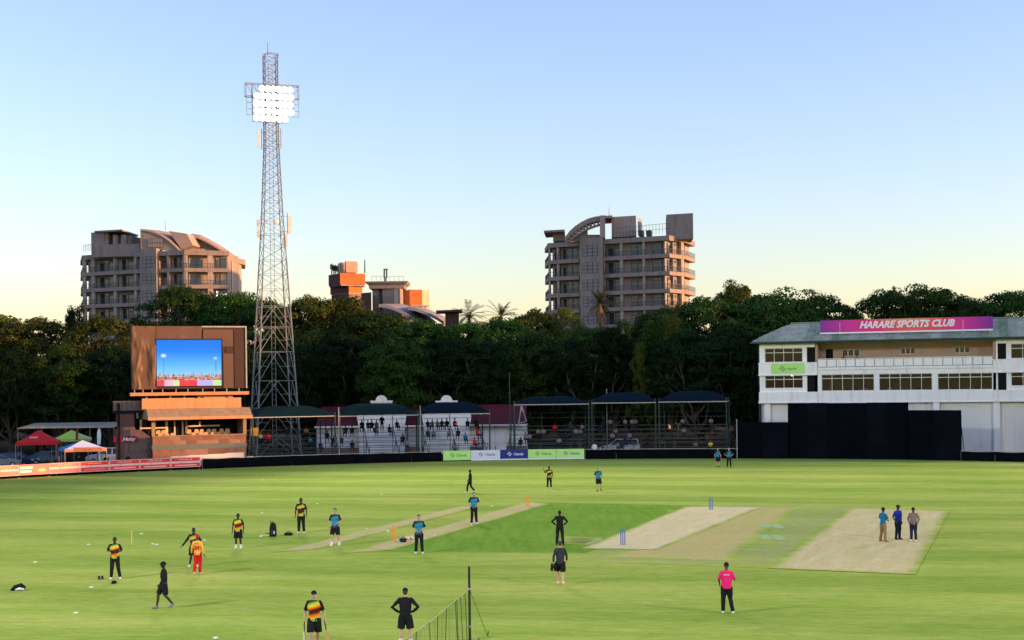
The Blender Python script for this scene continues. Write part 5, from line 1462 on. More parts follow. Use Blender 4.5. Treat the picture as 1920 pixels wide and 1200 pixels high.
pane_box("shaft", M_apt, CT, 700, 710.5, 540, 640, 242, 241.4); pane_box("shaft", M_apt, CT, 719, 752, 541, 640, 240.6, 239.7, depth=1.2); pane_box("slot_window", mat("blue_glass", (.05, .12, .22), .2, .5), CT, 710.5, 719, 540, 640, 242.2, 241.9); pane_box("shaft_side", M_aptw, CT, 752.3, 757.5, 541, 640, 239.8, 243, depth=1)
zc = [P(727, y, 240).z for y in (541, 535, 531, 528)]; hx = [4.55 * .62 + k for k in (0, .35, .75, .8)]
for k, (z0, z1, e0, e1) in enumerate(((zc[0], zc[1], 2.9, 3.0), (zc[1], zc[2], 3.0, 3.45), (zc[2], zc[3], 3.45, 3.6))):
    cx = (P(727, 700, 240) - o).x
    vs = [(cx + sx_ * e0, 2.6 + sy_ * e0, z0) for sx_, sy_ in ((-1, -1), (1, -1), (1, 1), (-1, 1))] + [(cx + sx_ * e1, 2.6 + sy_ * e1, z1) for sx_, sy_ in ((-1, -1), (1, -1), (1, 1), (-1, 1))]
    MB().add(vs, [(0, 1, 2, 3), (4, 5, 6, 7), (0, 1, 5, 4), (1, 2, 6, 5), (2, 3, 7, 6), (3, 0, 4, 7)]).build("flared_cap", M_apt, CT)
for x in (720.5, 725): MB().tube(P(x, 522, 242) - o, P(x, 506, 242) - o, .13, n=6).build("aerial_frame", M_rail, CT)
MB().tube(P(722.5, 528, 242) - o, P(722.5, 521, 242) - o, .2, n=6).bar(P(719, 505, 242) - o, P(727, 505, 242) - o, .2).build("aerial_frame", M_rail, CT)
rl = MB()
for k in range(8):
    p = P(697 + k * 8.5, 527, 240) - o; rl.bar(p, p + Vector((0, 0, .8)), .05)
rl.bar(P(697, 527, 240) - o + Vector((0, 0, .8)), P(757, 527, 240) - o + Vector((0, 0, .8)), .05).build("cap_rail", M_aptw, CT)
LB2 = CT.location
VR = thing("vaulted_roof_house", "grey vaulted roofs showing above the trees below the concrete tower", "building", w2(770, 232))
o = VR.location
M_vault = mat("vault_sheet", (.30, .27, .25), .7, .3, .1, .6)
for (arcp, dx) in (([(710, 570), (722, 571), (736, 575), (750, 581), (764, 589), (776, 598), (786, 606)], 34), ([(765, 575), (778, 577), (792, 582), (806, 588), (820, 595), (832, 603)], 14)):
    n = len(arcp); A_ = [P(x, y, 230) - o for x, y in arcp]; B_ = [P(x + dx, y - 1, 240) - o for x, y in arcp]
    vs = [tuple(p) for p in A_ + B_]; vs += [(v[0], v[1], v[2] - .5) for v in vs]
    MB().add(vs, [(i, i + 1, n + i + 1, n + i) for i in range(n - 1)] + [(2 * n + i, 3 * n + i, 3 * n + i + 1, 2 * n + i + 1) for i in range(n - 1)] + [(i, 2 * n + i, 2 * n + i + 1, i + 1) for i in range(n - 1)]).build("vault", M_vault, VR)
rbox("gable_wall", M_apt, [w2(708, 231), w2(790, 231), w2(795, 239), w2(720, 239)], 0, P(760, 606, 231).z, VR)
rbox("side_room", M_dbr, [w2(679, 238), w2(698, 236), w2(698, 242), w2(679, 243)], 0, P(690, 548, 236).z, VR)
rbox("end_wall", M_apt, [w2(790, 233), w2(838, 236), w2(838, 241), w2(795, 241)], 0, P(815, 606, 233).z, VR)
FK = thing("flat_roof_kiosk", "flat topped dark roof structure left of the palms", "building", w2(845, 225))
o = FK.location
rbox("roof_slab", M_dbr, [w2(819, 226), w2(868, 224), w2(868, 230), w2(819, 231)], P(845, 585, 225).z, P(845, 581, 225).z, FK); rbox("wall", M_dbr, [w2(836, 227), w2(862, 226), w2(862, 229), w2(836, 230)], 0, P(845, 585, 225).z - .01, FK)

# ------------------------------------------------------------------ trees
def leaf_material(name, c0, c1, c2, trans=.25):
    m = bpy.data.materials.new(name); m.use_nodes = True
    nt = m.node_tree; N, L = nt.nodes, nt.links
    oi = N.new("ShaderNodeObjectInfo"); tc = N.new("ShaderNodeTexCoord")
    nz = N.new("ShaderNodeTexNoise"); nz.inputs["Scale"].default_value = .55; nz.inputs["Detail"].default_value = 5; L.new(tc.outputs["Object"], nz.inputs["Vector"])
    n2 = N.new("ShaderNodeTexNoise"); n2.inputs["Scale"].default_value = 5.0; n2.inputs["Detail"].default_value = 3; L.new(tc.outputs["Object"], n2.inputs["Vector"])
    r = N.new("ShaderNodeValToRGB"); r.color_ramp.elements[0].position = .32; r.color_ramp.elements[1].position = .7
    r.color_ramp.elements[0].color = (*c0, 1); r.color_ramp.elements[1].color = (*c1, 1); L.new(nz.outputs[0], r.inputs[0])
    mx = N.new("ShaderNodeMix"); mx.data_type = 'RGBA'; mx.inputs[7].default_value = (*c2, 1)
    rr = N.new("ShaderNodeMapRange"); rr.inputs[1].default_value = .45; rr.inputs[2].default_value = .75; rr.inputs[4].default_value = .7; L.new(n2.outputs[0], rr.inputs[0]); L.new(rr.outputs[0], mx.inputs[0])
    L.new(r.outputs[0], mx.inputs[6])
    hs = N.new("ShaderNodeHueSaturation"); mr = N.new("ShaderNodeMapRange"); mr.inputs[3].default_value = .7; mr.inputs[4].default_value = 1.4; L.new(oi.outputs["Random"], mr.inputs[0]); L.new(mr.outputs[0], hs.inputs["Value"])
    mh = N.new("ShaderNodeMapRange"); mh.inputs[3].default_value = .485; mh.inputs[4].default_value = .51; L.new(oi.outputs["Random"], mh.inputs[0]); L.new(mh.outputs[0], hs.inputs["Hue"])
    L.new(mx.outputs[2], hs.inputs["Color"])
    b = N["Principled BSDF"]; b.inputs["Roughness"].default_value = .6; b.inputs["Specular IOR Level"].default_value = .08
    L.new(hs.outputs[0], b.inputs["Base Color"])
    tr = N.new("ShaderNodeBsdfTranslucent"); L.new(hs.outputs[0], tr.inputs[0])
    ms = N.new("ShaderNodeMixShader"); ms.inputs[0].default_value = trans; L.new(b.outputs[0], ms.inputs[1]); L.new(tr.outputs[0], ms.inputs[2])
    L.new(ms.outputs[0], N["Material Output"].inputs[0])
    return m
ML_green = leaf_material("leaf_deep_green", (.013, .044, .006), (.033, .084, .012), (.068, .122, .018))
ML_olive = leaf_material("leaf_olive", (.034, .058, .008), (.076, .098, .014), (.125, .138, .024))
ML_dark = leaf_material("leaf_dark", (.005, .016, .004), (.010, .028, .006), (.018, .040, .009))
M_bark = mat("bark", (.085, .065, .048), .95, .1, .3, 3, stretch=(4, 4, .6), bump=.4)

def leaf_cluster(mb, c, rx, rz, n, rng, size, up=.6):
    """n leaf blades in the upper shell of a flattened clump"""
    for _ in range(n):
        th = rng.uniform(0, 2 * math.pi); cz = rng.uniform(-.45, 1.0); sr = math.sqrt(max(0, 1 - cz * cz)); rr = rng.uniform(.55, 1.05)
        p = Vector((c[0] + rx * rr * sr * math.cos(th), c[1] + rx * rr * sr * math.sin(th), c[2] + rz * rr * cz))
        nrm = Vector((sr * math.cos(th) + rng.gauss(0, .5), sr * math.sin(th) + rng.gauss(0, .5), cz * .7 + up + rng.gauss(0, .35))).normalized()
        a = nrm.orthogonal().normalized(); a.rotate(Matrix.Rotation(rng.uniform(0, 6.28), 3, nrm)); b = nrm.cross(a)
        s = size * rng.uniform(.6, 1.35); w = s * rng.uniform(.45, .7)
        o = len(mb.v)
        mb.v += [tuple(p - a * s * .5), tuple(p + b * w * .5 + a * s * .05), tuple(p + a * s * .55 - nrm * s * .12), tuple(p - b * w * .5 + a * s * .05)]
        mb.f.append([o, o + 1, o + 2, o + 3]); mb.m.append(0)

def limb(mb, a, b, r0, r1, rng, seg=4, wob=.35, n=7):
    pts, rs = [], []
    for i in range(seg + 1):
        f = i / seg; p = a.lerp(b, f)
        if 0 < i < seg: p = p + Vector((rng.gauss(0, wob), rng.gauss(0, wob), rng.gauss(0, wob * .4)))
        pts.append(p); rs.append(r0 + (r1 - r0) * f)
    mb.chain(pts, rs, n); return pts

def tree_proto(kind, seed, Hh=17.0, Rr=7.0, clear=2.6, nleaf=26000, size=.36):
    """spreading tree of unit shape: returns trunk and crown meshes; crown top at z=Hh"""
    rng = random.Random(seed); tr, cr = MB(), MB()
    fork = Vector((rng.uniform(-.5, .5), rng.uniform(-.5, .5), clear * .8))
    limb(tr, Vector((0, 0, -.1)), fork, .50, .36, rng, 4, .12, 9)
    ends = []
    nb = 7
    for i in range(nb):
        t = 2 * math.pi * i / nb + rng.uniform(-.4, .4); k = rng.uniform(.45, .85)
        e = Vector((Rr * k * math.cos(t), Rr * k * math.sin(t), clear + (Hh - clear) * rng.uniform(.35, .8)))
        pts = limb(tr, fork, e, .24, .08, rng, 5, .4)
        for q in range(3):
            s = pts[rng.randint(2, 4)]; e2 = s + Vector((rng.gauss(0, 1.7), rng.gauss(0, 1.7), rng.uniform(1, 3.2))); limb(tr, s, e2, .08, .03, rng, 3, .2, 5); ends.append(e2)
        ends.append(e)
    clumps = []
    if kind == 'umbrella':
        m = 190
        for i in range(m):
            u = math.sqrt(rng.random()); t = rng.uniform(0, 6.283)
            rr = u * Rr; dome = math.sqrt(max(0, 1 - (u * .97) ** 2))
            lay = rng.choice([0, 0, 0, .2, .4, .6, .85])
            z = clear + (Hh - clear - 1.0) * (dome * .62 + .36) - lay * (Hh - clear) * .62
            clumps.append((Vector((rr * math.cos(t), rr * math.sin(t), max(clear * .6, z + rng.gauss(0, .35)))), rng.uniform(1.0, 1.8), rng.uniform(.55, .9)))
    elif kind == 'round':
        m = 175
        for i in range(m):
            d = Vector((rng.gauss(0, 1), rng.gauss(0, 1), rng.gauss(0, 1))).normalized(); k = rng.random() ** .4
            c = Vector((d.x * Rr * .88 * k, d.y * Rr * .88 * k, clear + (Hh - clear) * .48 + d.z * (Hh - clear) * .46 * k))
            clumps.append((c, rng.uniform(1.0, 1.8), rng.uniform(.7, 1.05)))
    else:  # tall ragged
        m = 130
        for i in range(m):
            f = rng.random() ** .85; t = rng.uniform(0, 6.283); w = Rr * (1.05 - .75 * f) * (.35 + .65 * rng.random()) * (1 + .25 * math.sin(3 * t + seed))
            clumps.append((Vector((w * math.cos(t), w * math.sin(t), clear + (Hh - clear - .6) * f)), rng.uniform(.8, 1.5), rng.uniform(.6, 1.0)))
    per = nleaf // len(clumps)
    for c, rx, rz in clumps: leaf_cluster(cr, c, rx, rz, per, rng, size)
    # thin twigs joining clumps
    for c, rx, rz in clumps[::3]:
        e = min(ends, key=lambda q: (q - c).length); limb(tr, e, c, .05, .02, rng, 2, .1, 4)
    tm = tr.mesh("trunk", fix=False); tm.materials.append(M_bark)
    cm = cr.mesh("crown", fix=False)
    return tm, cm
PROTO = {}
for kind, seeds in (("umbrella", (1, 2, 3, 4)), ("round", (11, 12, 13)), ("ragged", (21, 22))):
    PROTO[kind] = [tree_proto(kind, s) for s in seeds]
_crown = {}
def crown_mesh(kind, i, lm):
    k = (kind, i, lm.name)
    if k not in _crown:
        me = PROTO[kind][i][1].copy(); me.materials.append(lm); _crown[k] = me
    return _crown[k]
def plant(name, px, py_top, w_px, Y, kind, lm, label, group, rz=None, i=None, base=0.0, cat="tree"):
    c = P(px, 700, Y); h = P(px, py_top, Y).z - base; w = w_px * 1.3 * Y / F / 2
    i = R.randrange(len(PROTO[kind])) if i is None else i
    t = thing(name, label, cat, (c.x, Y, base), R.uniform(0, 6.28) if rz is None else rz, group)
    a = obj("trunk", PROTO[kind][i][0], t); b = obj("crown", crown_mesh(kind, i, lm), t)
    for o_ in (a, b): o_.scale = (w / 7.0, w / 7.0, h / 17.0)
    return t
TG = "trees behind the ground"
# (px, top, width px, depth, kind, leaf, label)
skyline = [
 (-40, 575, 190, 196, 'umbrella', ML_olive, "broad olive green tree cut by the left edge of the picture"),
 (62, 588, 150, 192, 'umbrella', ML_olive, "broad olive tree left of the small dark treetop"),
 (140, 572, 60, 205, 'ragged', ML_dark, "small dark ragged treetop at the left foot of the grey brown block"),
 (196, 588, 150, 190, 'umbrella', ML_olive, "broad olive tree in front of the left apartment block"),
 (262, 606, 110, 186, 'round', ML_green, "green tree rising behind the video board's left corner"),
 (342, 530, 150, 205, 'umbrella', ML_green, "tall green tree hiding the right foot of the left apartment block"),
 (432, 536, 150, 206, 'umbrella', ML_green, "tall green tree just left of the floodlight tower"),
 (500, 556, 140, 200, 'umbrella', ML_green, "green tree seen through the floodlight tower's lattice"),
 (585, 550, 140, 196, 'umbrella', ML_olive, "olive tree just right of the floodlight tower"),
 (640, 544, 130, 198, 'umbrella', ML_olive, "olive treetop in front of the orange brick tower"),
 (700, 576, 150, 192, 'umbrella', ML_green, "green tree in front of the grey concrete tower"),
 (790, 594, 160, 188, 'umbrella', ML_green, "green tree in front of the vaulted grey roofs"),
 (872, 594, 130, 188, 'umbrella', ML_green, "green tree under the two palms"),
 (945, 592, 130, 190, 'umbrella', ML_green, "green tree below the right hand palm"),
 (1000, 572, 110, 200, 'umbrella', ML_olive, "light olive tree left of the right apartment block"),
 (1058, 567, 100, 203, 'round', ML_olive, "light olive tree at the left foot of the right apartment block"),
 (1105, 604, 130, 186, 'umbrella', ML_green, "green tree below the palm with hanging fronds"),
 (1180, 592, 90, 188, 'round', ML_green, "green tree before the middle of the right apartment block"),
 (1236, 572, 120, 192, 'umbrella', ML_green, "green tree before the sunlit end of the right apartment block"),
 (1318, 548, 162, 194, 'umbrella', ML_green, "broad green tree right of the right apartment block"),
 (1382, 524, 100, 212, 'umbrella', ML_olive, "domed olive treetop highest in the right half"),
 (1450, 541, 175, 196, 'umbrella', ML_green, "broad green tree above the pavilion's left eave"),
 (1532, 545, 162, 200, 'umbrella', ML_green, "broad green tree behind the left end of the roof sign"),
 (1606, 566, 112, 200, 'round', ML_green, "lower green tree in the dip behind the roof sign"),
 (1668, 537, 137, 197, 'umbrella', ML_green, "broad green tree left of centre behind the roof sign"),
 (1742, 531, 175, 199, 'umbrella', ML_green, "tallest broad green tree behind the roof sign"),
 (1822, 547, 125, 200, 'umbrella', ML_green, "green tree behind the right end of the roof sign"),
 (1898, 533, 150, 197, 'umbrella', ML_green, "green tree cut by the right edge of the picture"),
]
for k, (px, pt, w, Y, kind, lm, lab) in enumerate(skyline): plant("broadleaf_tree", px, pt, w, Y, kind, lm, lab, TG)
# darker second row in front, lower
front = [(20, 650, 120, 'the left edge car park'), (110, 640, 130, 'the lime tent'), (205, 648, 110, 'the stair tower'), (300, 640, 120, 'the middle of the video board'), (430, 628, 110, 'the right end of the video board'), (560, 640, 120, 'the leftmost teal canopy'), (650, 622, 130, 'the left end of the maroon roof'), (745, 618, 130, 'the left curved gable'), (835, 624, 120, 'the right curved gable'), (915, 628, 110, 'the white wall panels'), (1000, 622, 120, 'the leftmost of the right hand canopies'), (1085, 628, 110, 'the join of the first two right hand canopies'), (1150, 612, 110, 'the middle right hand canopy'), (1225, 600, 90, 'the join of the last two right hand canopies'), (1300, 612, 130, 'the canopy nearest the sight screen'), (1378, 600, 120, "the gap left of the pavilion")]
for k, (px, pt, w, lab) in enumerate(front):
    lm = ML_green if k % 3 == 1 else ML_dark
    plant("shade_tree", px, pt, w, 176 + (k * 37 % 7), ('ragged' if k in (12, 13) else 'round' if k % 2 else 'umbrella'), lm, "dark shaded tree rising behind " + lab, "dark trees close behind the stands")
low = [(-20, 720, 130, 'beyond the car park, at the left edge'), (80, 712, 140, 'beyond the red tent'), (170, 716, 120, 'beyond the white feather flag'), (255, 700, 120, 'behind the scoreboard steps'), (370, 700, 120, 'behind the video board legs'), (470, 706, 110, 'at the foot of the floodlight tower'), (575, 706, 130, 'right of the floodlight tower foot'), (690, 700, 140, 'behind the left dome'), (800, 702, 130, 'between the two domes'), (900, 700, 130, 'behind the end of the maroon roof'), (1010, 700, 140, 'behind the first navy canopy of the right stand'), (1120, 698, 130, 'behind the second navy canopy of the right stand'), (1215, 694, 120, 'left of the last navy canopy'), (1310, 696, 140, 'behind the last navy canopy'), (1395, 690, 110, 'beside the pavilion side wall')]
for k, (px, pt, w, lab) in enumerate(low):
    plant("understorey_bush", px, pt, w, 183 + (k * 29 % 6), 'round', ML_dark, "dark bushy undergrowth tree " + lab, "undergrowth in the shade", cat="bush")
# far belt closing the gaps low down
belt = [(-60, 640), (60, 655), (170, 640), (300, 650), (400, 640), (520, 645), (640, 640), (760, 640), (880, 640), (990, 640), (1100, 640), (1210, 640), (1330, 630), (1440, 630), (1550, 620), (1660, 622), (1770, 620), (1880, 622), (1960, 620)]
wood = tag(thing("far_wood", "dark wood far behind the front trees, filling the gaps between them", "wood"), kind='stuff')
for k, (px, pt) in enumerate(belt):
    Y = 222 + (k * 31 % 9); c = P(px, 700, Y); h = P(px, pt, Y).z; w = 150 * 1.3 * Y / F / 2; i = k % 3
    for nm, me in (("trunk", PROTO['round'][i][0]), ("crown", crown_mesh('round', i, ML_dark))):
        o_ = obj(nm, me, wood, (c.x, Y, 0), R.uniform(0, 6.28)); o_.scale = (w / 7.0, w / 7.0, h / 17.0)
# climber-hung trunks with olive leaves right of centre
plant("creeper_tree", 1262, 588, 60, 178, 'ragged', ML_olive, "ragged tree hung with yellow green creepers before the right apartment block", TG)
plant("creeper_tree", 1200, 640, 44, 177, 'ragged', ML_olive, "narrow creeper covered tree above the join of the navy canopies", TG)
# palms
M_frond = leaf_material("palm_frond", (.035, .05, .012), (.06, .075, .018), (.10, .09, .03), .15)
M_dry = mat("dry_fronds", (.22, .13, .06), .9, .1, .3, 2)
def palm(px, py_top, py_crown, Y, label, skirt=False, seed=0, span=2.6):
    rng = random.Random(seed); c = P(px, 700, Y); zc = P(px, py_crown, Y).z
    t = thing("palm_tree", label, "palm", (c.x, Y, 0), 0, "palms above the tree line")
    tk = MB(); limb(tk, Vector((0, 0, -.1)), Vector((.1, 0, zc)), .28, .2, rng, 6, .05, 8); tk.build("trunk", M_bark, t, smooth=True)
    fr = MB()
    for i in range(26):
        th = rng.uniform(0, 6.283); el = rng.uniform(-.5, 1.3); L = span * rng.uniform(.8, 1.15)
        pts = []; p = Vector((0, 0, zc)); d = Vector((math.cos(th) * math.cos(el), math.sin(th) * math.cos(el), math.sin(el)))
        for s in range(7):
            pts.append(p.copy()); p = p + d * (L / 6); d = (d + Vector((0, 0, -.16))).normalized()
        for s in range(6):
            a, b = pts[s], pts[s + 1]; dd = (b - a).normalized(); side = dd.cross(Vector((0, 0, 1)))
            if side.length < .05: side = Vector((1, 0, 0))
            side.normalize(); w = .42 * math.sin(math.pi * (s + .8) / 7.2) + .08
            for q in (-1, 1):
                for u in (0, .5):
                    o_ = a.lerp(b, u); e = o_ + side * q * w + dd * .28 + Vector((0, 0, -.18))
                    fr.add([o_, o_ + dd * .16, e], [(0, 1, 2)])
    fr.build("fronds", M_frond, t, fix=False)
    if skirt:
        sk = MB()
        for i in range(70):
            th = rng.uniform(0, 6.283); z = zc - rng.uniform(0, 2.6); r = .3 + rng.uniform(.1, .7)
            a = Vector((.25 * math.cos(th), .25 * math.sin(th), z)); b = Vector((r * math.cos(th), r * math.sin(th), z - rng.uniform(.7, 1.6))); sd = Vector((-math.sin(th), math.cos(th), 0)) * .12
            sk.add([a - sd, a + sd, b], [(0, 1, 2)])
        sk.build("dry_skirt", M_dry, t, fix=False)
palm(880, 568, 592, 204, "left of the two dark palms above the trees", seed=1)
palm(940, 574, 594, 204, "right of the two dark palms above the trees", seed=2, span=2.9)
palm(1126, 560, 569, 196, "palm with a brown skirt of hanging fronds before the right apartment block", True, 3, 2.3)
palm(1262, 578, 590, 183, "palm crown among the creepers right of centre", seed=4, span=2.2)
# unseen trees added right of the ground to block the setting sun
off_t = [(72, 142, 17), (76, 150, 26), (70, 162, 25), (84, 168, 27), (94, 146, 27), (96, 158, 27), (100, 130, 18), (78, 176, 26), (90, 184, 26), (64, 120, 14), (70, 104, 15), (78, 90, 16), (85, 76, 17), (90, 60, 18.5), (93, 44, 18), (94, 28, 18), (92, 12, 17.5), (72, 132, 15), (84, 118, 16.5), (92, 100, 17), (98, 84, 17.5), (104, 66, 20), (106, 48, 19), (106, 30, 19), (104, 8, 19), (100, -10, 19), (92, -6, 18), (84, -22, 18), (96, -28, 19)]
for k, (x, y, h) in enumerate(off_t):
    t = thing("sun_block_tree", "unseen tree added right of the ground to shade the field", "tree", (x, y, 0), R.uniform(0, 6.28), "added sun-blocking trees")
    kd = 'round' if k % 2 else 'umbrella'; i = k % 3
    a = obj("trunk", PROTO[kd][i][0], t); b = obj("crown", crown_mesh(kd, i, ML_green), t)
    for o_ in (a, b): o_.scale = (1.25, 1.25, h / 17.0)

# ------------------------------------------------------------------ people
def remesh(mb, name, voxel, smooth_it=3):
    me = mb.mesh(name); o = bpy.data.objects.new(name, me)
    m = o.modifiers.new("r", 'REMESH'); m.mode = 'VOXEL'; m.voxel_size = voxel
    if smooth_it:
        s = o.modifiers.new("s", 'SMOOTH'); s.iterations = smooth_it; s.factor = .5
    r = bake(o)
    bpy.data.objects.remove(o); bpy.data.meshes.remove(me)
    r.polygons.foreach_set('use_smooth', [True] * len(r.polygons)); r.materials.clear()
    return r
def rumple(me, amp, f=9.0, seed=0.0):
    """soft cloth creases pushed along the normals"""
    ns = [v.normal.copy() for v in me.vertices]
    for v, nv in zip(me.vertices, ns):
        p = v.co; k = mnoise.noise(Vector((p.x * f, p.y * f, p.z * f * .55 + seed))) + .5 * mnoise.noise(Vector((p.x * f * 2.3, p.y * f * 2.3, p.z * f * 1.6 - seed)))
        v.co = p + nv * (k * amp)
    return me
def skin(name, c): return mat("skin_" + name, c, .55, .35, .08, 8)
SK_d = skin("dark", (.045, .022, .014)); SK_b = skin("brown", (.10, .05, .03)); SK_l = skin("light", (.52, .30, .21))
M_eye = mat("eye_dark", (.01, .008, .008), .3, .5, 0); M_lip = mat("lip", (.20, .07, .06), .5, .3, 0)
HR_k = mat("hair_black", (.010, .008, .007), .7, .3, .2, 20); HR_b = mat("hair_brown", (.06, .035, .02), .7, .3, .2, 20); HR_f = mat("hair_fair", (.30, .20, .10), .7, .3, .2, 20)
def cloth(name, c, var=.12): return mat("cloth_" + name, c, .85, .15, var, 5, bump=.25)
K_black = cloth("black", (.012, .012, .014)); K_navy = cloth("navy", (.014, .018, .05)); K_char = cloth("charcoal", (.035, .035, .045)); K_white = cloth("white", (.72, .72, .70)); K_red = cloth("red", (.62, .015, .02)); K_pink = cloth("pink", (.80, .02, .16))
K_orange = cloth("orange_yellow", (.85, .42, .06)); K_khaki = cloth("khaki", (.26, .15, .07)); K_blue = cloth("royal_blue", (.012, .03, .26)); K_teal = cloth("teal_blue", (.01, .14, .26)); K_brown = cloth("brown", (.20, .14, .11)); K_grey = cloth("grey", (.18, .18, .22)); K_shoe = cloth("white_shoe", (.75, .72, .70)); K_peach = cloth("peach_shoe", (.85, .50, .38)); K_yel = cloth("yellow", (.65, .50, .04)); K_cream = cloth("cream", (.6, .55, .45)); K_lgr = cloth('pale_grey', (.17, .17, .19))

def shirt_material(name, kind):
    m = bpy.data.materials.new(name); m.use_nodes = True
    nt = m.node_tree; N, L = nt.nodes, nt.links; b = N["Principled BSDF"]; b.inputs["Roughness"].default_value = .85; b.inputs["Specular IOR Level"].default_value = .15
    tc = N.new("ShaderNodeTexCoord"); sx = N.new("ShaderNodeSeparateXYZ"); L.new(tc.outputs["Object"], sx.inputs[0])
    def M2(op, a, c=0.0):
        n_ = N.new("ShaderNodeMath"); n_.operation = op
        for i, q in enumerate((a, c)):
            if isinstance(q, (int, float)): n_.inputs[i].default_value = q
            else: L.new(q, n_.inputs[i])
        return n_.outputs[0]
    nz = N.new("ShaderNodeTexNoise"); nz.inputs["Scale"].default_value = 7; nz.inputs["Detail"].default_value = 4; L.new(tc.outputs["Object"], nz.inputs["Vector"])
    t = M2('ADD', M2('ADD', sx.outputs[2], M2('MULTIPLY', sx.outputs[0], -.22)), M2('MULTIPLY', M2('SUBTRACT', nz.outputs[0], .5), .10))
    f = M2('DIVIDE', M2('SUBTRACT', t, .86), .62)
    r = N.new("ShaderNodeValToRGB")
    if kind == 'sunrise':
        st = [(0, (.20, .42, .08)), (.14, (.30, .50, .06)), (.20, (.80, .42, .02)), (.32, (.75, .10, .01)), (.42, (.10, .015, .015)), (.56, (.08, .012, .012)), (.64, (.72, .12, .01)), (.76, (.85, .55, .02)), (.86, (.35, .55, .06)), (.97, (.03, .04, .02))]
    elif kind == 'sunrise_dark':
        st = [(0, (.55, .45, .03)), (.18, (.60, .42, .03)), (.28, (.06, .02, .02)), (.60, (.05, .018, .02)), (.68, (.60, .48, .04)), (.82, (.50, .38, .05)), (.92, (.03, .02, .02))]
    else:
        st = [(0, (.05, .06, .09)), (.15, (.03, .10, .16)), (.30, (.015, .20, .32)), (.45, (.04, .28, .42)), (.6, (.015, .14, .26)), (.75, (.04, .26, .40)), (.9, (.012, .05, .09))]
    while len(r.color_ramp.elements) < len(st): r.color_ramp.elements.new(.5)
    for e, (p, c) in zip(r.color_ramp.elements, st): e.position = p; e.color = (*c, 1)
    L.new(f, r.inputs[0])
    # sleeves and side seams are black
    side = M2('GREATER_THAN', M2('ADD', M2('ABSOLUTE', sx.outputs[0]), M2('MULTIPLY', M2('MAXIMUM', M2('SUBTRACT', sx.outputs[2], 1.32), 0.0), .45)), .198)
    mx = N.new("ShaderNodeMix"); mx.data_type = 'RGBA'; L.new(side, mx.inputs[0]); L.new(r.outputs[0], mx.inputs[6]); mx.inputs[7].default_value = (.012, .012, .014, 1)
    L.new(mx.outputs[2], b.inputs["Base Color"])
    return m
SH_sun = shirt_material("sunrise_jersey", 'sunrise'); SH_sund = shirt_material("sunrise_jersey_dark", 'sunrise_dark'); SH_teal = shirt_material("teal_jersey", 'teal')

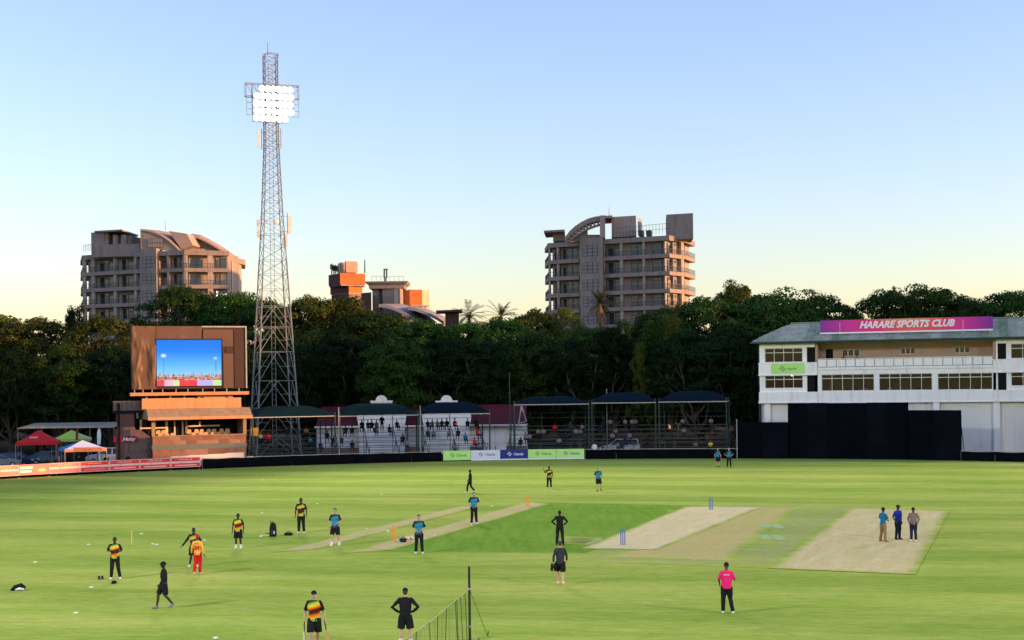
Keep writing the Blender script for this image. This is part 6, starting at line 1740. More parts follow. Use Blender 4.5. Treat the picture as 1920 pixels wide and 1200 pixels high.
def V3(*a): return Vector(a)
POSES = {
 # hand and foot targets in body space (facing -Y, x to the picture's right), for a 1.78 m figure
 'stand':  dict(el=[(-.27, .03, 1.16), (.27, .03, 1.16)], wr=[(-.28, -.04, .90), (.28, -.04, .90)], kn=[(-.11, -.02, .50), (.11, -.02, .50)], an=[(-.13, .02, .08), (.13, .02, .08)]),
 'walk':   dict(el=[(-.26, .12, 1.17), (.26, -.06, 1.17)], wr=[(-.28, .12, .92), (.27, -.24, .96)], kn=[(-.09, -.20, .53), (.09, .02, .50)], an=[(-.09, -.26, .09), (.09, .30, .15)]),
 'stroll': dict(el=[(-.26, .06, 1.17), (.26, .0, 1.17)], wr=[(-.30, .02, .91), (.30, -.10, .92)], kn=[(-.08, -.10, .51), (.10, .0, .50)], an=[(-.08, -.10, .08), (.11, .16, .11)]),
 'akimbo': dict(el=[(-.40, .10, 1.20), (.40, .10, 1.20)], wr=[(-.20, -.03, 1.02), (.20, -.03, 1.02)], kn=[(-.13, -.02, .50), (.13, -.02, .50)], an=[(-.16, .02, .08), (.16, .02, .08)]),
 'fold':   dict(el=[(-.30, -.06, 1.20), (.30, -.06, 1.20)], wr=[(.04, -.20, 1.20), (-.02, -.21, 1.12)], kn=[(-.13, -.02, .50), (.13, -.02, .50)], an=[(-.17, .02, .08), (.20, .0, .08)]),
 'ball':   dict(el=[(-.28, .02, 1.16), (.28, .02, 1.16)], wr=[(-.10, -.24, 1.08), (.10, -.24, 1.08)], kn=[(-.12, -.02, .50), (.12, -.02, .50)], an=[(-.15, .02, .08), (.15, .02, .08)]),
 'ballwalk': dict(el=[(-.28, .04, 1.16), (.28, .0, 1.16)], wr=[(-.24, -.06, .92), (.12, -.22, 1.08)], kn=[(-.11, -.10, .51), (.11, .02, .50)], an=[(-.15, -.12, .08), (.15, .14, .10)]),
 'bats':   dict(el=[(-.28, .04, 1.14), (.28, .0, 1.14)], wr=[(-.29, -.02, .87), (.33, -.04, .88)], kn=[(-.09, -.14, .52), (.10, .02, .50)], an=[(-.09, -.14, .08), (.10, .22, .12)]),
 'catch':  dict(el=[(-.32, -.04, 1.22), (.27, .03, 1.16)], wr=[(-.42, -.08, 1.52), (.29, -.04, .90)], kn=[(-.12, -.02, .50), (.12, -.02, .50)], an=[(-.15, .02, .08), (.15, .02, .08)]),
 'reach':  dict(el=[(-.32, -.02, 1.20), (.30, .04, 1.18)], wr=[(-.50, -.14, .98), (.38, -.06, 1.06)], kn=[(-.12, -.05, .50), (.12, .0, .50)], an=[(-.20, -.04, .09), (.14, .06, .08)]),
 'pockets': dict(el=[(-.28, .06, 1.16), (.28, .06, 1.16)], wr=[(-.19, -.05, .92), (.19, -.05, .92)], kn=[(-.10, -.02, .50), (.10, -.02, .50)], an=[(-.12, .02, .08), (.12, .02, .08)]),
 'kick':   dict(el=[(-.27, .03, 1.16), (.27, .05, 1.16)], wr=[(-.24, -.10, .98), (.26, .12, .95)], kn=[(-.06, -.02, .50), (.16, -.06, .52)], an=[(-.08, .02, .08), (.22, .16, .12)]),
 'mirror_walk': dict(el=[(-.26, -.06, 1.17), (.26, .12, 1.17)], wr=[(-.27, -.24, .96), (.28, .12, .92)], kn=[(-.09, .02, .50), (.09, -.20, .53)], an=[(-.09, .30, .15), (.09, -.26, .09)]),
 'read':   dict(el=[(-.28, .0, 1.16), (.27, .03, 1.16)], wr=[(-.26, -.26, 1.16), (.24, -.14, 1.02)], kn=[(-.12, -.02, .50), (.12, -.02, .50)], an=[(-.20, .06, .08), (.13, -.04, .08)]),
}
def build_body(pose, bulk=1.0, voxel=.017, head_turn=0.0):
    q = POSES[pose]; B = bulk
    sh = [V3(-.165, .0, 1.43), V3(.165, .0, 1.43)]; hp = [V3(-.095, .0, .93), V3(.095, .0, .93)]
    el = [V3(*p) for p in q['el']]; wr = [V3(*p) for p in q['wr']]; kn = [V3(*p) for p in q['kn']]; an = [V3(*p) for p in q['an']]
    mb = MB()
    mb.chain([V3(0, 0, .84), V3(0, 0, .92), V3(0, .0, 1.06), V3(0, -.005, 1.22), V3(0, .0, 1.36), V3(0, .01, 1.44), V3(0, .01, 1.49)], [(.12, .09), (.165 * B, .115 * B), (.145 * B, .105 * B), (.165 * B, .115 * B), (.17, .105), (.12, .075), (.06, .06)], 14)
    mb.chain([V3(0, .01, 1.45), V3(0, -.01, 1.56)], [.058, .055], 10)
    for i in (0, 1):
        mb.chain([sh[i] + V3(.06 if i == 0 else -.06, 0, -.01), sh[i], sh[i].lerp(el[i], .5), el[i], el[i].lerp(wr[i], .45), wr[i]], [.045, .054, .047, .038, .039, .028], 10)
        mb.chain([hp[i] + V3(0, 0, .06), hp[i] + V3(0, 0, -.06), hp[i].lerp(kn[i], .5), kn[i], kn[i].lerp(an[i], .35) + V3(0, .015, 0), an[i]], [.09, .095 * B, .08 * B, .058, .058, .038], 10)
    body = remesh(mb, "body", voxel)
    # head: skull, jaw, nose, brow, ears; turned on the neck
    hd = MB(); hc = V3(0, -.02, 1.655)
    hd.ball(hc, .076, .094, .105, 14, 10); hd.ball(hc + V3(0, -.025, -.06), .056, .066, .062, 12, 8); hd.ball(hc + V3(0, -.098, -.018), .014, .022, .024, 8, 6); hd.ball(hc + V3(0, -.078, .018), .052, .02, .014, 10, 6)
    for s in (-1, 1): hd.ball(hc + V3(s * .079, .005, -.012), .012, .026, .034, 8, 6)
    hd.chain([V3(0, .0, 1.50), V3(0, -.012, 1.60)], [.056, .054], 10)
    head = remesh(hd, "head", .011, 2)
    ey = MB()
    for s in (-1, 1): ey.ball(hc + V3(s * .031, -.083, -.002), .014, .010, .009, 8, 5, mi=1)
    ey.ball(hc + V3(0, -.085, -.062), .024, .008, .007, 8, 5, mi=2)
    # hands: palm and five fingers, loosely curled
    hn = MB()
    for i in (0, 1):
        d = (wr[i] - el[i]).normalized(); side = -1 if i == 0 else 1
        fwd = V3(0, -1, 0) - d * V3(0, -1, 0).dot(d)
        fwd = fwd.normalized() if fwd.length > .1 else V3(0, 0, 1)
        lat = d.cross(fwd).normalized()
        hn.chain([wr[i] - d * .02, wr[i] + d * .03, wr[i] + d * .085], [(.026, .03), (.018, .042), (.016, .044)], 10, up=fwd)
        pal = wr[i] + d * .08
        for k in range(4):
            b0 = pal + fwd * (-.032 + .021 * k); ln = (.062, .075, .08, .068)[k]
            cu_ = -lat * side
            p1 = b0 + d * ln * .5 + cu_ * .006; p2 = p1 + (d * .7 + cu_ * .7).normalized() * ln * .34; p3 = p2 + (d * .2 + cu_ * .95).normalized() * ln * .28
            hn.chain([b0 - d * .02, b0 + d * .01, p1, p2, p3], [.0095, .0095, .009, .0085, .006], 6)
        th0 = wr[i] + d * .03 + fwd * .03
        hn.chain([th0 - fwd * .015, th0 + fwd * .022 + d * .028, th0 + fwd * .03 + d * .058 - lat * side * .012], [.013, .011, .008], 6)
    bm = bmesh.new(); bm.from_mesh(body)
    if head_turn:
        R3 = Matrix.Translation(hc) @ Matrix.Rotation(head_turn, 4, 'Z') @ Matrix.Translation(-hc); head.transform(R3)
    bm.from_mesh(head)
    em = ey.mesh("eyes"); 
    if head_turn: em.transform(R3)
    bm.from_mesh(em); hm = hn.mesh("hands"); bm.from_mesh(hm)
    out = bpy.data.meshes.new("body"); bm.to_mesh(out); bm.free()
    for x in (body, head, em, hm): bpy.data.meshes.remove(x)
    out.polygons.foreach_set('use_smooth', [True] * len(out.polygons))
    return out, (sh, el, wr, hp, kn, an, hc, head_turn)

_body_cache = {}
def person(px, py, height, pose, rz, label, skinm, shirt, pants, shoes, hair=None, cap=None, hat=None, sleeves='short', legs='long', bulk=1.0, head_turn=0.0, socks=None, group="players and officials on the field", loc=None):
    p = G(px, py) if loc is None else loc
    s = height / 1.77
    t = thing("person", label, "person", p, rz, group)
    t.scale = (s, s, s)
    me, (sh, el, wr, hp, kn, an, hc, ht) = build_body(pose, bulk, head_turn=head_turn)
    for m_ in (skinm, M_eye, M_lip): me.materials.append(m_)
    obj("body", me, t)
    B = bulk
    c = MB()      # shirt
    c.chain([V3(0, 0, .86), V3(0, 0, .90), V3(0, .0, 1.06), V3(0, -.005, 1.22), V3(0, .0, 1.36), V3(0, .01, 1.45), V3(0, .005, 1.505)], [(.172 * B, .130 * B), (.176 * B, .134 * B), (.160 * B, .122 * B), (.178 * B, .130 * B), (.178, .12), (.125, .088), (.066, .068)], 16)
    for i in (0, 1):
        pts = [sh[i] + V3(.08 if i == 0 else -.08, 0, -.01), sh[i]]; rs = [.055, .068]
        if sleeves == 'short': pts += [sh[i].lerp(el[i], .5), sh[i].lerp(el[i], .86)]; rs += [.064, .064]
        else: pts += [sh[i].lerp(el[i], .5), el[i], el[i].lerp(wr[i], .5), wr[i].lerp(el[i], .04)]; rs += [.060, .052, .047, .040]
        c.chain(pts, rs, 12)
    me = rumple(remesh(c, "shirt", .018), .012, 9, px * .37); me.materials.append(shirt); so = obj("shirt", me, t)
    c = MB()      # trousers or shorts
    c.chain([V3(0, 0, .82), V3(0, 0, .90), V3(0, 0, .985)], [(.15, .11), (.175 * B, .128 * B), (.160 * B, .118 * B)], 14)
    for i in (0, 1):
        o_ = V3(-.01 if i == 0 else .01, 0, 0)
        if legs == 'long': pts = [hp[i] + V3(0, 0, .04), hp[i] + V3(0, 0, -.06), hp[i].lerp(kn[i], .5), kn[i], kn[i].lerp(an[i], .4) + V3(0, .012, 0), an[i] + V3(0, .01, .0)]; rs = [.095, .108 * B, .098 * B, .080, .076, .068]
        else: pts = [hp[i] + V3(0, 0, .04), hp[i] + V3(0, 0, -.06), hp[i].lerp(kn[i], .55) + o_, hp[i].lerp(kn[i], .92) + o_ * 1.5]; rs = [.095, .115 * B, .112 * B, .112 * B]
        c.chain(pts, rs, 12)
    me = rumple(remesh(c, "trousers", .018), .012, 10, px * .21); me.materials.append(pants); obj("trousers" if legs == 'long' else "shorts", me, t)
    for i in (0, 1):
        a = an[i]; tip = V3(a.x * 1.12, a.y - .19, max(.045, a.z - .045)); heel = V3(a.x, a.y + .05, max(.05, a.z - .03))
        if a.z > .1: heel.z = a.z + .0; tip.z = .04; heel.y = a.y + .05; tip.y = a.y - .17
        f = MB().chain([heel + V3(0, .02, 0), heel, heel.lerp(tip, .45), heel.lerp(tip, .8), tip], [(.028, .030), (.042, .044), (.046, .048), (.05, .038), (.028, .024)], 12, up=(0, 0, 1))
        f.chain([a + V3(0, .0, .035), V3(a.x, a.y + .0, max(.05, a.z - .03))], [.046, .046], 10)
        me = remesh(f, "shoe", .013, 2); me.materials.append(shoes); obj("shoe", me, t)
        if socks is not None:
            k = MB().chain([an[i], an[i].lerp(kn[i], .35)], [.050, .062], 10).mesh("sock"); k.materials.append(socks); obj("sock", k, t)
    RT = Matrix.Translation(hc) @ Matrix.Rotation(ht, 4, 'Z') @ Matrix.Translation(-hc)
    def headgear(mb, name, m_, vox=.012):
        me = remesh(mb, name, vox, 2); me.transform(RT); me.materials.append(m_); return obj(name, me, t)
    if hair is not None:
        h = MB().ball(hc + V3(0, .014, .026), .085, .096, .096, 14, 10); h.ball(hc + V3(0, .045, -.02), .074, .060, .075, 12, 8)
        headgear(h, "hair", hair)
    if cap is not None:
        h = MB().ball(hc + V3(0, .004, .045), .088, .106, .082, 14, 10); h.chain([hc + V3(0, -.07, .045), hc + V3(0, -.13, .038), hc + V3(0, -.185, .024)], [(.072, .010), (.066, .009), (.03, .008)], 12, up=(0, 0, 1))
        headgear(h, "cap", cap, .010)
        if hair is None: pass
    if hat is not None:
        h = MB().ball(hc + V3(0, .004, .05), .090, .106, .088, 14, 10); h.chain([hc + V3(0, .0, .035), hc + V3(0, .0, .048)], [(.165, .175), (.11, .125)], 20, up=(0, 1, 0))
        headgear(h, "hat", hat, .010)
    return t, so, wr, el

def H_(px, py, head): 
    """figure height from picture rows of feet and crown"""
    p = G(px, py); return P(px, head, p.y).z
FACE, AWAY = 0.0, math.pi
def clampH(h): return max(1.66, min(1.98, h))
pp = person
pp(590, 1219, 1.83, 'bats', .05, "person in a black cap and sunrise jersey walking with a bat in each hand", SK_l, SH_sun, K_black, K_shoe, cap=K_black, legs='short')
pp(761, 1211, 1.80, 'akimbo', AWAY, "person in a black long sleeved top and shorts, hands on hips behind the net", SK_l, K_black, K_black, K_shoe, cap=K_black, hair=HR_b, sleeves='long', legs='short', socks=K_white, bulk=1.08)
pp(308, 1141, 1.72, 'walk', rad(-60), "person all in black with a bucket hat walking across the field", SK_d, K_black, K_black, K_grey, hat=K_black, sleeves='long', legs='short')
pp(216, 1086, 1.80, 'fold', 0.1, "person in sunrise jersey and black trousers with arms folded", SK_d, SH_sun, K_black, K_shoe, hair=HR_k)
t24, so24, *_ = pp(371, 1077, 1.74, 'stroll', AWAY - .1, "person in an orange shirt numbered 24 and red trousers, seen from behind", SK_b, K_orange, K_red, K_peach, cap=K_red, sleeves='long')
pp(364, 1063, 1.78, 'reach', .15, "person in a dark top with one arm stretched out, partly hidden by the orange shirt", SK_d, SH_sund, K_black, K_shoe, hair=HR_k, sleeves='long', legs='short')
pp(447, 1029, 1.78, 'stand', -.1, "person in sunrise jersey and black shorts standing with arms down", SK_d, SH_sun, K_black, K_shoe, hair=HR_k, legs='short', socks=K_white)
pp(565, 1000, 1.96, 'stand', 0, "tall person in a dark yellow banded jersey and black trousers beside the black kit bag", SK_d, SH_sund, K_black, K_shoe, hair=HR_k)
pp(629, 1024, 1.92, 'ballwalk', -.15, "person in teal jersey and black shorts walking on the practice strip", SK_l, SH_teal, K_black, K_shoe, hair=HR_b, legs='short', socks=K_white)
pp(786, 1038, 1.88, 'ball', 0, "person in teal jersey and black trousers holding a ball before the orange stumps", SK_l, SH_teal, K_black, K_shoe, hair=HR_b)
pp(889, 983, 1.88, 'ballwalk', .1, "person in teal jersey and black trousers on the edge of the dark green square", SK_l, SH_teal, K_black, K_shoe, hair=HR_b)
pp(882, 924, 1.74, 'walk', rad(-75), "person in black walking far off, seen side on", SK_d, K_black, K_black, K_shoe, hair=HR_k, sleeves='long')
pp(1030, 916, 1.74, 'catch', 0, "person in a dark banded jersey with one hand raised, far off", SK_d, SH_sund, K_black, K_shoe, hair=HR_k)
pp(1122, 921, 1.80, 'kick', .2, "person in teal jersey and black shorts stretching a leg, far off", SK_l, SH_teal, K_black, K_black, hair=HR_f, legs='short')
pp(1050, 1022, 1.74, 'akimbo', AWAY, "person all in black with hands at the waist on the dark green square", SK_d, K_black, K_black, K_black, hair=HR_k, sleeves='long')
tw, sw_, wrw, elw = pp(1051, 1097, 1.78, 'mirror_walk', AWAY, "person in a dark grey vest and shorts walking away carrying gloves", SK_l, K_char, K_black, K_peach, hair=HR_b, sleeves='long', legs='short')
pp(1346, 876, 1.86, 'stand', .2, "person in teal jersey and black shorts beside the sight screen", SK_l, SH_teal, K_black, K_black, hair=HR_k, legs='short')
pp(1367, 876, 1.84, 'akimbo', 0, "person in teal jersey and trousers with hands on hips at the far boundary", SK_l, SH_teal, K_black, K_black, hair=HR_f)
tu, su, wru, elu = pp(1363, 1150, 1.78, 'read', AWAY - .15, "umpire in a bright pink shirt and black trousers, seen from behind", SK_b, K_pink, K_black, K_shoe, cap=K_black, sleeves='short', bulk=1.12, head_turn=-.3)
pp(1656, 1016, 1.72, 'fold', rad(120), "person in a blue shirt and khaki trousers on the worn pitch, leftmost of three", SK_d, K_teal, K_khaki, K_brown, cap=K_black)
pp(1684, 1012, 1.76, 'pockets', .5, "person in a royal blue shirt and dark trousers, middle of the three on the pitch", SK_d, K_blue, K_navy, K_black, cap=K_black)
pp(1713, 1015, 1.70, 'pockets', -.4, "person in a brown shirt and dark trousers, rightmost of the three on the pitch", SK_d, K_brown, K_navy, K_shoe, cap=K_black, sleeves='long')
# print on shirts: number and name on the orange back, white badge patches
me = text_mesh("24", .26, .012, 0, .004); me.transform(Matrix.Rotation(math.pi, 4, 'Z')); me.materials.append(K_red); obj("number", me, so24, (0, .142, 1.19))
mk = MB()
for k in range(6): mk.box(-.10 + k * .034, -.10 + k * .034 + .024, .138, .142, 1.355, 1.385)
mk.build("name_print", K_char, so24)
mk = MB()
for k in range(7): mk.box(-.09 + k * .027, -.09 + k * .027 + .018, .150, .156, 1.34, 1.37)
mk.build("name_print", K_white, su)
# reflective bands and small badges
# ------------------------------------------------------------------ hand-held things and kit
M_willow = mat("willow", (.55, .36, .14), .6, .3, .12, 4, stretch=(6, 6, .8)); M_grip = mat("rubber_grip", (.02, .02, .02), .8)
def bat(loc, rot, label, face=M_willow, grip=M_grip):
    t = thing("cricket_bat", label, "cricket bat", loc); t.rotation_euler = rot
    pl = [(-.052, 0), (.052, 0), (.056, .1), (.055, .46), (.03, .55), (-.03, .55), (-.055, .46), (-.056, .1)]
    b_ = MB().prism(pl, -.014, .016, 'y'); b_.prism([(-.03, .02), (.03, .02), (.03, .5), (-.03, .5)], .016, .038, 'y'); b_.build("blade", face, t)
    MB().tube((0, 0, .55), (0, 0, .85), .017, .016, 8).build("handle", grip, t)
    return t
hp_ = G(590, 1219); s_ = 1.83 / 1.77
wl_, wr_ = hp_ + Vector((-.285, -.08, .80)) * s_, hp_ + Vector((.325, -.09, .82)) * s_
bat(wl_ + Vector((-.01, -.02, -.78)), (0.02, .0, 1.3), "pale cricket bat held upside down in the walker's left side hand", K_cream)
bat(wr_ + Vector((.13, -.06, -.74)), (0.05, -.17, .3), "yellow willow cricket bat held in the walker's right side hand")
# gloves carried by the walker in the grey vest; counter in the umpire's hand
bpy.context.view_layer.update()
w = tw.matrix_world @ (wrw[1] + Vector((0, 0, -.15)))
gl = thing("wicket_gloves", "pair of black gloves carried by the person in the grey vest", "gloves", w)
for d_ in (-.05, .05):
    m_ = MB().chain([V3(d_, 0, .12), V3(d_, 0, 0), V3(d_ * 1.3, 0, -.12)], [.04, .06, .05], 8)
    for k in range(4): m_.chain([V3(d_ * 1.3 - .04 + .027 * k, 0, -.10), V3(d_ * 1.3 - .045 + .03 * k, 0, -.2)], [.014, .011], 6)
    m_.build("glove", K_black, gl, smooth=True)
w = tu.matrix_world @ (wru[0] + Vector((.0, -.10, .02)))
nb_ = thing("notebook", "small black notebook in the umpire's hand", "notebook", w); MB().box(-.06, .06, -.045, .045, -.012, .0).build("cover", K_black, nb_); MB().box(-.055, .055, -.042, .042, .001, .008).build("pages", K_white, nb_)

# stumps
M_stblue = mat("stump_blue", (.03, .13, .42), .5, .3, .05); M_storange = mat("stump_orange", (.85, .28, .04), .5, .3, .05); M_styel = mat("stump_yellow", (.75, .55, .04), .5, .3, .05)
def wicket(px, py, m, label, base=False, n=3, ang=.0, h=.72):
    p = G(px, py); t = thing("wicket", label, "stumps", p, ang)
    for k in range(n):
        x = (k - (n - 1) / 2) * .1
        o_ = MB().tube((x, 0, 0), (x, 0, h), .026, .024, 8).build("stump", m, t); MB().ball((x, 0, h), .027, .027, .02, 8, 6).build("stump_tip", m, o_)
    for k in range(n - 1):
        x = (k - (n - 2) / 2) * .1; MB().tube((x - .05, 0, h + .012), (x + .05, 0, h + .012), .012, n=6).build("bail", m, t)
    if base: MB().box(-.19, .19, -.06, .06, 0, .05).build("spring_base", m, t)
    return t
wicket(1168, 1022, M_stblue, "nearer set of blue stumps on the pitch", ang=-.3); wicket(1333, 956, M_stblue, "farther set of blue stumps on the pitch", ang=-.3)
wicket(739, 1012, M_storange, "nearer set of orange spring stumps on the practice strip", True, ang=-.5); wicket(989, 950, M_storange, "farther set of orange spring stumps on the practice strip", True, ang=-.5)
wicket(247, 1021, M_styel, "single yellow target stump at the left of the field", False, 1)
# bags and loose kit
def holdall(px, py, w, d_, h, m, label, name="kit_bag", rz=0.0):
    t = thing(name, label, "bag", G(px, py), rz)
    b_ = MB().chain([V3(-w / 2, 0, h * .42), V3(-w * .42, 0, h * .5), V3(0, 0, h * .52), V3(w * .42, 0, h * .5), V3(w / 2, 0, h * .42)], [(d_ * .3, h * .3), (d_ * .5, h * .48), (d_ * .52, h * .5), (d_ * .5, h * .48), (d_ * .3, h * .3)], 12, up=(0, 0, 1)); b_.build("bag_body", m, t, smooth=True)
    MB().chain([V3(-w * .25, 0, h * .9), V3(-w * .15, 0, h * 1.25), V3(w * .15, 0, h * 1.25), V3(w * .25, 0, h * .9)], [.02] * 4, 6).build("strap", M_grip, t)
    return t
t = thing("kit_backpack", "upright black kit bag standing left of the tall player", "bag", G(512, 1006), .2)
b_ = MB().chain([V3(0, 0, .0), V3(0, 0, .08), V3(0, 0, .45), V3(.01, 0, .68), V3(.01, 0, .76)], [(.17, .13), (.20, .16), (.19, .15), (.15, .12), (.06, .05)], 12); b_.build("bag_body", K_black, t, smooth=True)
MB().box(-.12, .12, -.20, -.14, .1, .38).build("front_pocket", K_char, t); MB().box(.02, .08, -.212, -.202, .18, .30).build("badge", K_white, t)
MB().chain([V3(-.1, -.1, .7), V3(-.16, -.14, .82), V3(-.05, -.1, .84), V3(.0, -.05, .74)], [.02] * 4, 6).build("strap", K_char, t)
holdall(541, 1004, .45, .2, .16, K_black, "small flat black bag right of the upright kit bag")
holdall(756, 1017, .35, .28, .22, K_navy, "dark bag lying at the foot of the orange stumps")
t = thing("cricket_pads", "pale batting pads lying beside the dark bag", "pads", G(768, 1012), .4)
for d_ in (-.1, .12): MB().chain([V3(d_, -.25, .08), V3(d_, 0, .12), V3(d_ * 1.1, .25, .09)], [(.07, .05), (.09, .08), (.08, .05)], 10).build("pad", K_peach if d_ < 0 else K_cream, t, smooth=True)
def lying_bat(px, py, rz, label, face=K_cream):
    p = G(px, py); bat((p.x, p.y, .02), (math.pi / 2, 0, rz), label, face)
lying_bat(800, 1010, -1.0, "pale bat lying right of the player holding a ball"); lying_bat(488, 1005, 1.2, "pale bat lying left of the upright kit bag"); lying_bat(525, 999, -1.1, "yellow handled bat lying right of the upright kit bag", M_willow)
# dark caps and shoes on the grass by the folded arms player, and a heap of kit at the left
def lump(name, label, px, py, pts, m, cat):
    t = thing(name, label, cat, G(px, py)); 
    for i, (c_, r_, mm) in enumerate(pts): MB().ball(c_, *r_, nu=10, nv=6).build(("crown", "brim", "fold")[min(i, 2)], mm, t, smooth=True)
lump("cap_on_grass", "dark cap lying right by the folded arms player's foot", 214, 1094, [((0, 0, .06), (.12, .13, .07), K_black), ((0, -.12, .03), (.10, .10, .02), K_black)], K_black, "cap")
t = thing("boots_on_grass", "dark boots left of the player with folded arms", "boots", G(189, 1086), .4)
for d_ in (-.06, .07): MB().chain([V3(d_, .12, .12), V3(d_, .08, .05), V3(d_, -.05, .045), V3(d_, -.14, .035)], [(.04, .045), (.05, .05), (.045, .04), (.025, .025)], 8, up=(0, 0, 1)).build("boot", K_black, t, smooth=True)
t = thing("heap_of_kit", "heap of black and white kit lying at the far left", "kit", G(35, 1107), .2)
MB().chain([V3(-.3, 0, .03), V3(-.15, 0, .12), V3(.1, 0, .17), V3(.25, .02, .08)], [(.08, .04), (.14, .10), (.16, .13), (.10, .07)], 10, up=(0, 0, 1)).build("dark_top", K_black, t, smooth=True); MB().chain([V3(-.1, -.15, .05), V3(.05, -.18, .09), V3(.22, -.12, .05)], [(.04, .03), (.07, .06), (.06, .04)], 8, up=(0, 0, 1)).build("white_towel", K_white, t, smooth=True)
# white practice balls and flat markers scattered on the turf
M_ball = mat("white_ball", (.80, .80, .72), .5, .3, .05)
bl_me = MB().ball((0, 0, .037), .037, nu=12, nv=8).tube((0, 0, .037), (0, 0, .0371), .0385, .0385, 12).mesh("cricket_ball"); bl_me.materials.append(M_ball)
mk_me = MB().tube((0, 0, .0), (0, 0, .03), .10, .05, 14).mesh("marker_disc"); mk_me.materials.append(mat("marker_white", (.78, .78, .62), .6, .2, .05))
marks = [(66, 1054, "left of the yellow stump, nearest"), (166, 1021, "just left of the yellow stump"), (265, 1001, "just right of the yellow stump"), (286, 1020, "between the yellow stump and the orange shirt, left"), (294, 1021, "between the yellow stump and the orange shirt, right"), (383, 1013, "at the orange shirt's shoulder"), (489, 1006, "left of the upright kit bag"), (491, 962, "above left of the tall player"), (595, 944, "far, right of the tall player"), (688, 992, "on the practice strip"), (727, 996, "just left of the orange stumps"), (716, 927, "far, in the middle outfield"), (142, 1149, "low at the left"), (404, 1196, "at the bottom edge, left of centre"), (171, 1101, "below the dark boots"), (815, 1004, "right of the lying bat"), (880, 951, "left of the player on the green square"), (922, 949, "right of the player on the green square"), (493, 900, "far left outfield")]
for px, py, lab in marks:
    tag(obj("marker_disc", mk_me, None, G(px, py)), "small white field marker " + lab, "marker", "white markers on the turf")

# ------------------------------------------------------------------ practice net in the foreground
M_net = mat("net_cord", (.05, .11, .03), .9, .1, .1); M_rope = mat("net_rope", (.45, .50, .22), .9, .1, .1)
PX, PY = 875, 42.0
npole = P(PX, 700, PY); nt_ = thing("practice_net", "dark pole with a sagging green practice net and guy ropes", "net", (npole.x, PY, 0))
hp2 = P(PX, 1062, PY).z; ha = P(PX, 1104, PY).z
MB().tube((0, 0, -.1), (0, 0, hp2), .04, .036, 10).build("pole", mat("net_pole", (.02, .022, .016), .6, .3, .1), nt_)
for zz in (ha, ha - 1.1): MB().tube((0, 0, zz - .03), (0, 0, zz + .03), .075, n=10).build("clamp", M_steel, nt_)
e2 = P(640, 1262, 38.5) - nt_.location      # far end of the rope, off the bottom edge
rope = []
for k in range(41):
    f = k / 40; p = Vector((0, 0, ha)).lerp(Vector((e2.x, e2.y, max(.1, e2.z))), f); p.z -= .22 * math.sin(math.pi * f); rope.append(p)
MB().chain(rope, [.014] * 41, 6).build("head_rope", M_rope, nt_)
net = MB(); d2 = Vector((e2.x, e2.y, 0)).normalized(); nr = Vector((-d2.y, d2.x, 0)); Ln = Vector((e2.x, e2.y, 0)).length
def npt(s, h):     # s along the net in metres, h = 0 foot .. 1 rope; gathered in folds
    f = s / Ln; i = min(39, int(f * 40)); p = rope[i].lerp(rope[i + 1], f * 40 - i)
    fold = (.10 * math.sin(s * 9 + math.sin(s * 3.1) * 2) + .05 * math.sin(s * 23)) * (.35 + .65 * (1 - h))
    return Vector((p.x, p.y, p.z * h + .01)) + nr * fold + d2 * (-.12 * (1 - h) * math.sin(s * 5))
ns_ = int(Ln / .055); nh = 34
for i in range(ns_ + 1):
    for j in range(nh): net.bar(npt(min(Ln, i * .055), j / nh), npt(min(Ln, i * .055), (j + 1) / nh), .0035)
for j in range(nh + 1):
    for i in range(0, ns_): net.bar(npt(i * .055, j / nh), npt(min(Ln, (i + 1) * .055), j / nh), .0035)
tag(net.build("net", M_net, nt_, fix=False), kind='stuff')
cords = MB()
for s in (.18, .34, .52, .62, .95, 1.25, 1.6, 2.1, 2.6, 3.0):
    for j in range(12): cords.tube(npt(s, j / 12), npt(s, (j + 1) / 12), .012, n=5)
tag(cords.build("gathered_cords", M_net, nt_), kind="stuff")
for (x, y) in ((896, 1205), (914, 1192)):
    g_ = G(x, y) - nt_.location; g_.z = 0.0
    MB().tube((0, 0, ha + (.35 if x < 900 else 0)), g_, .008, n=5).build("guy_rope", M_rope if x < 900 else M_net, nt_); MB().tube(g_ + Vector((0, 0, -.05)), g_ + Vector((.03, 0, .15)), .02, n=6).build("peg", M_net, nt_)

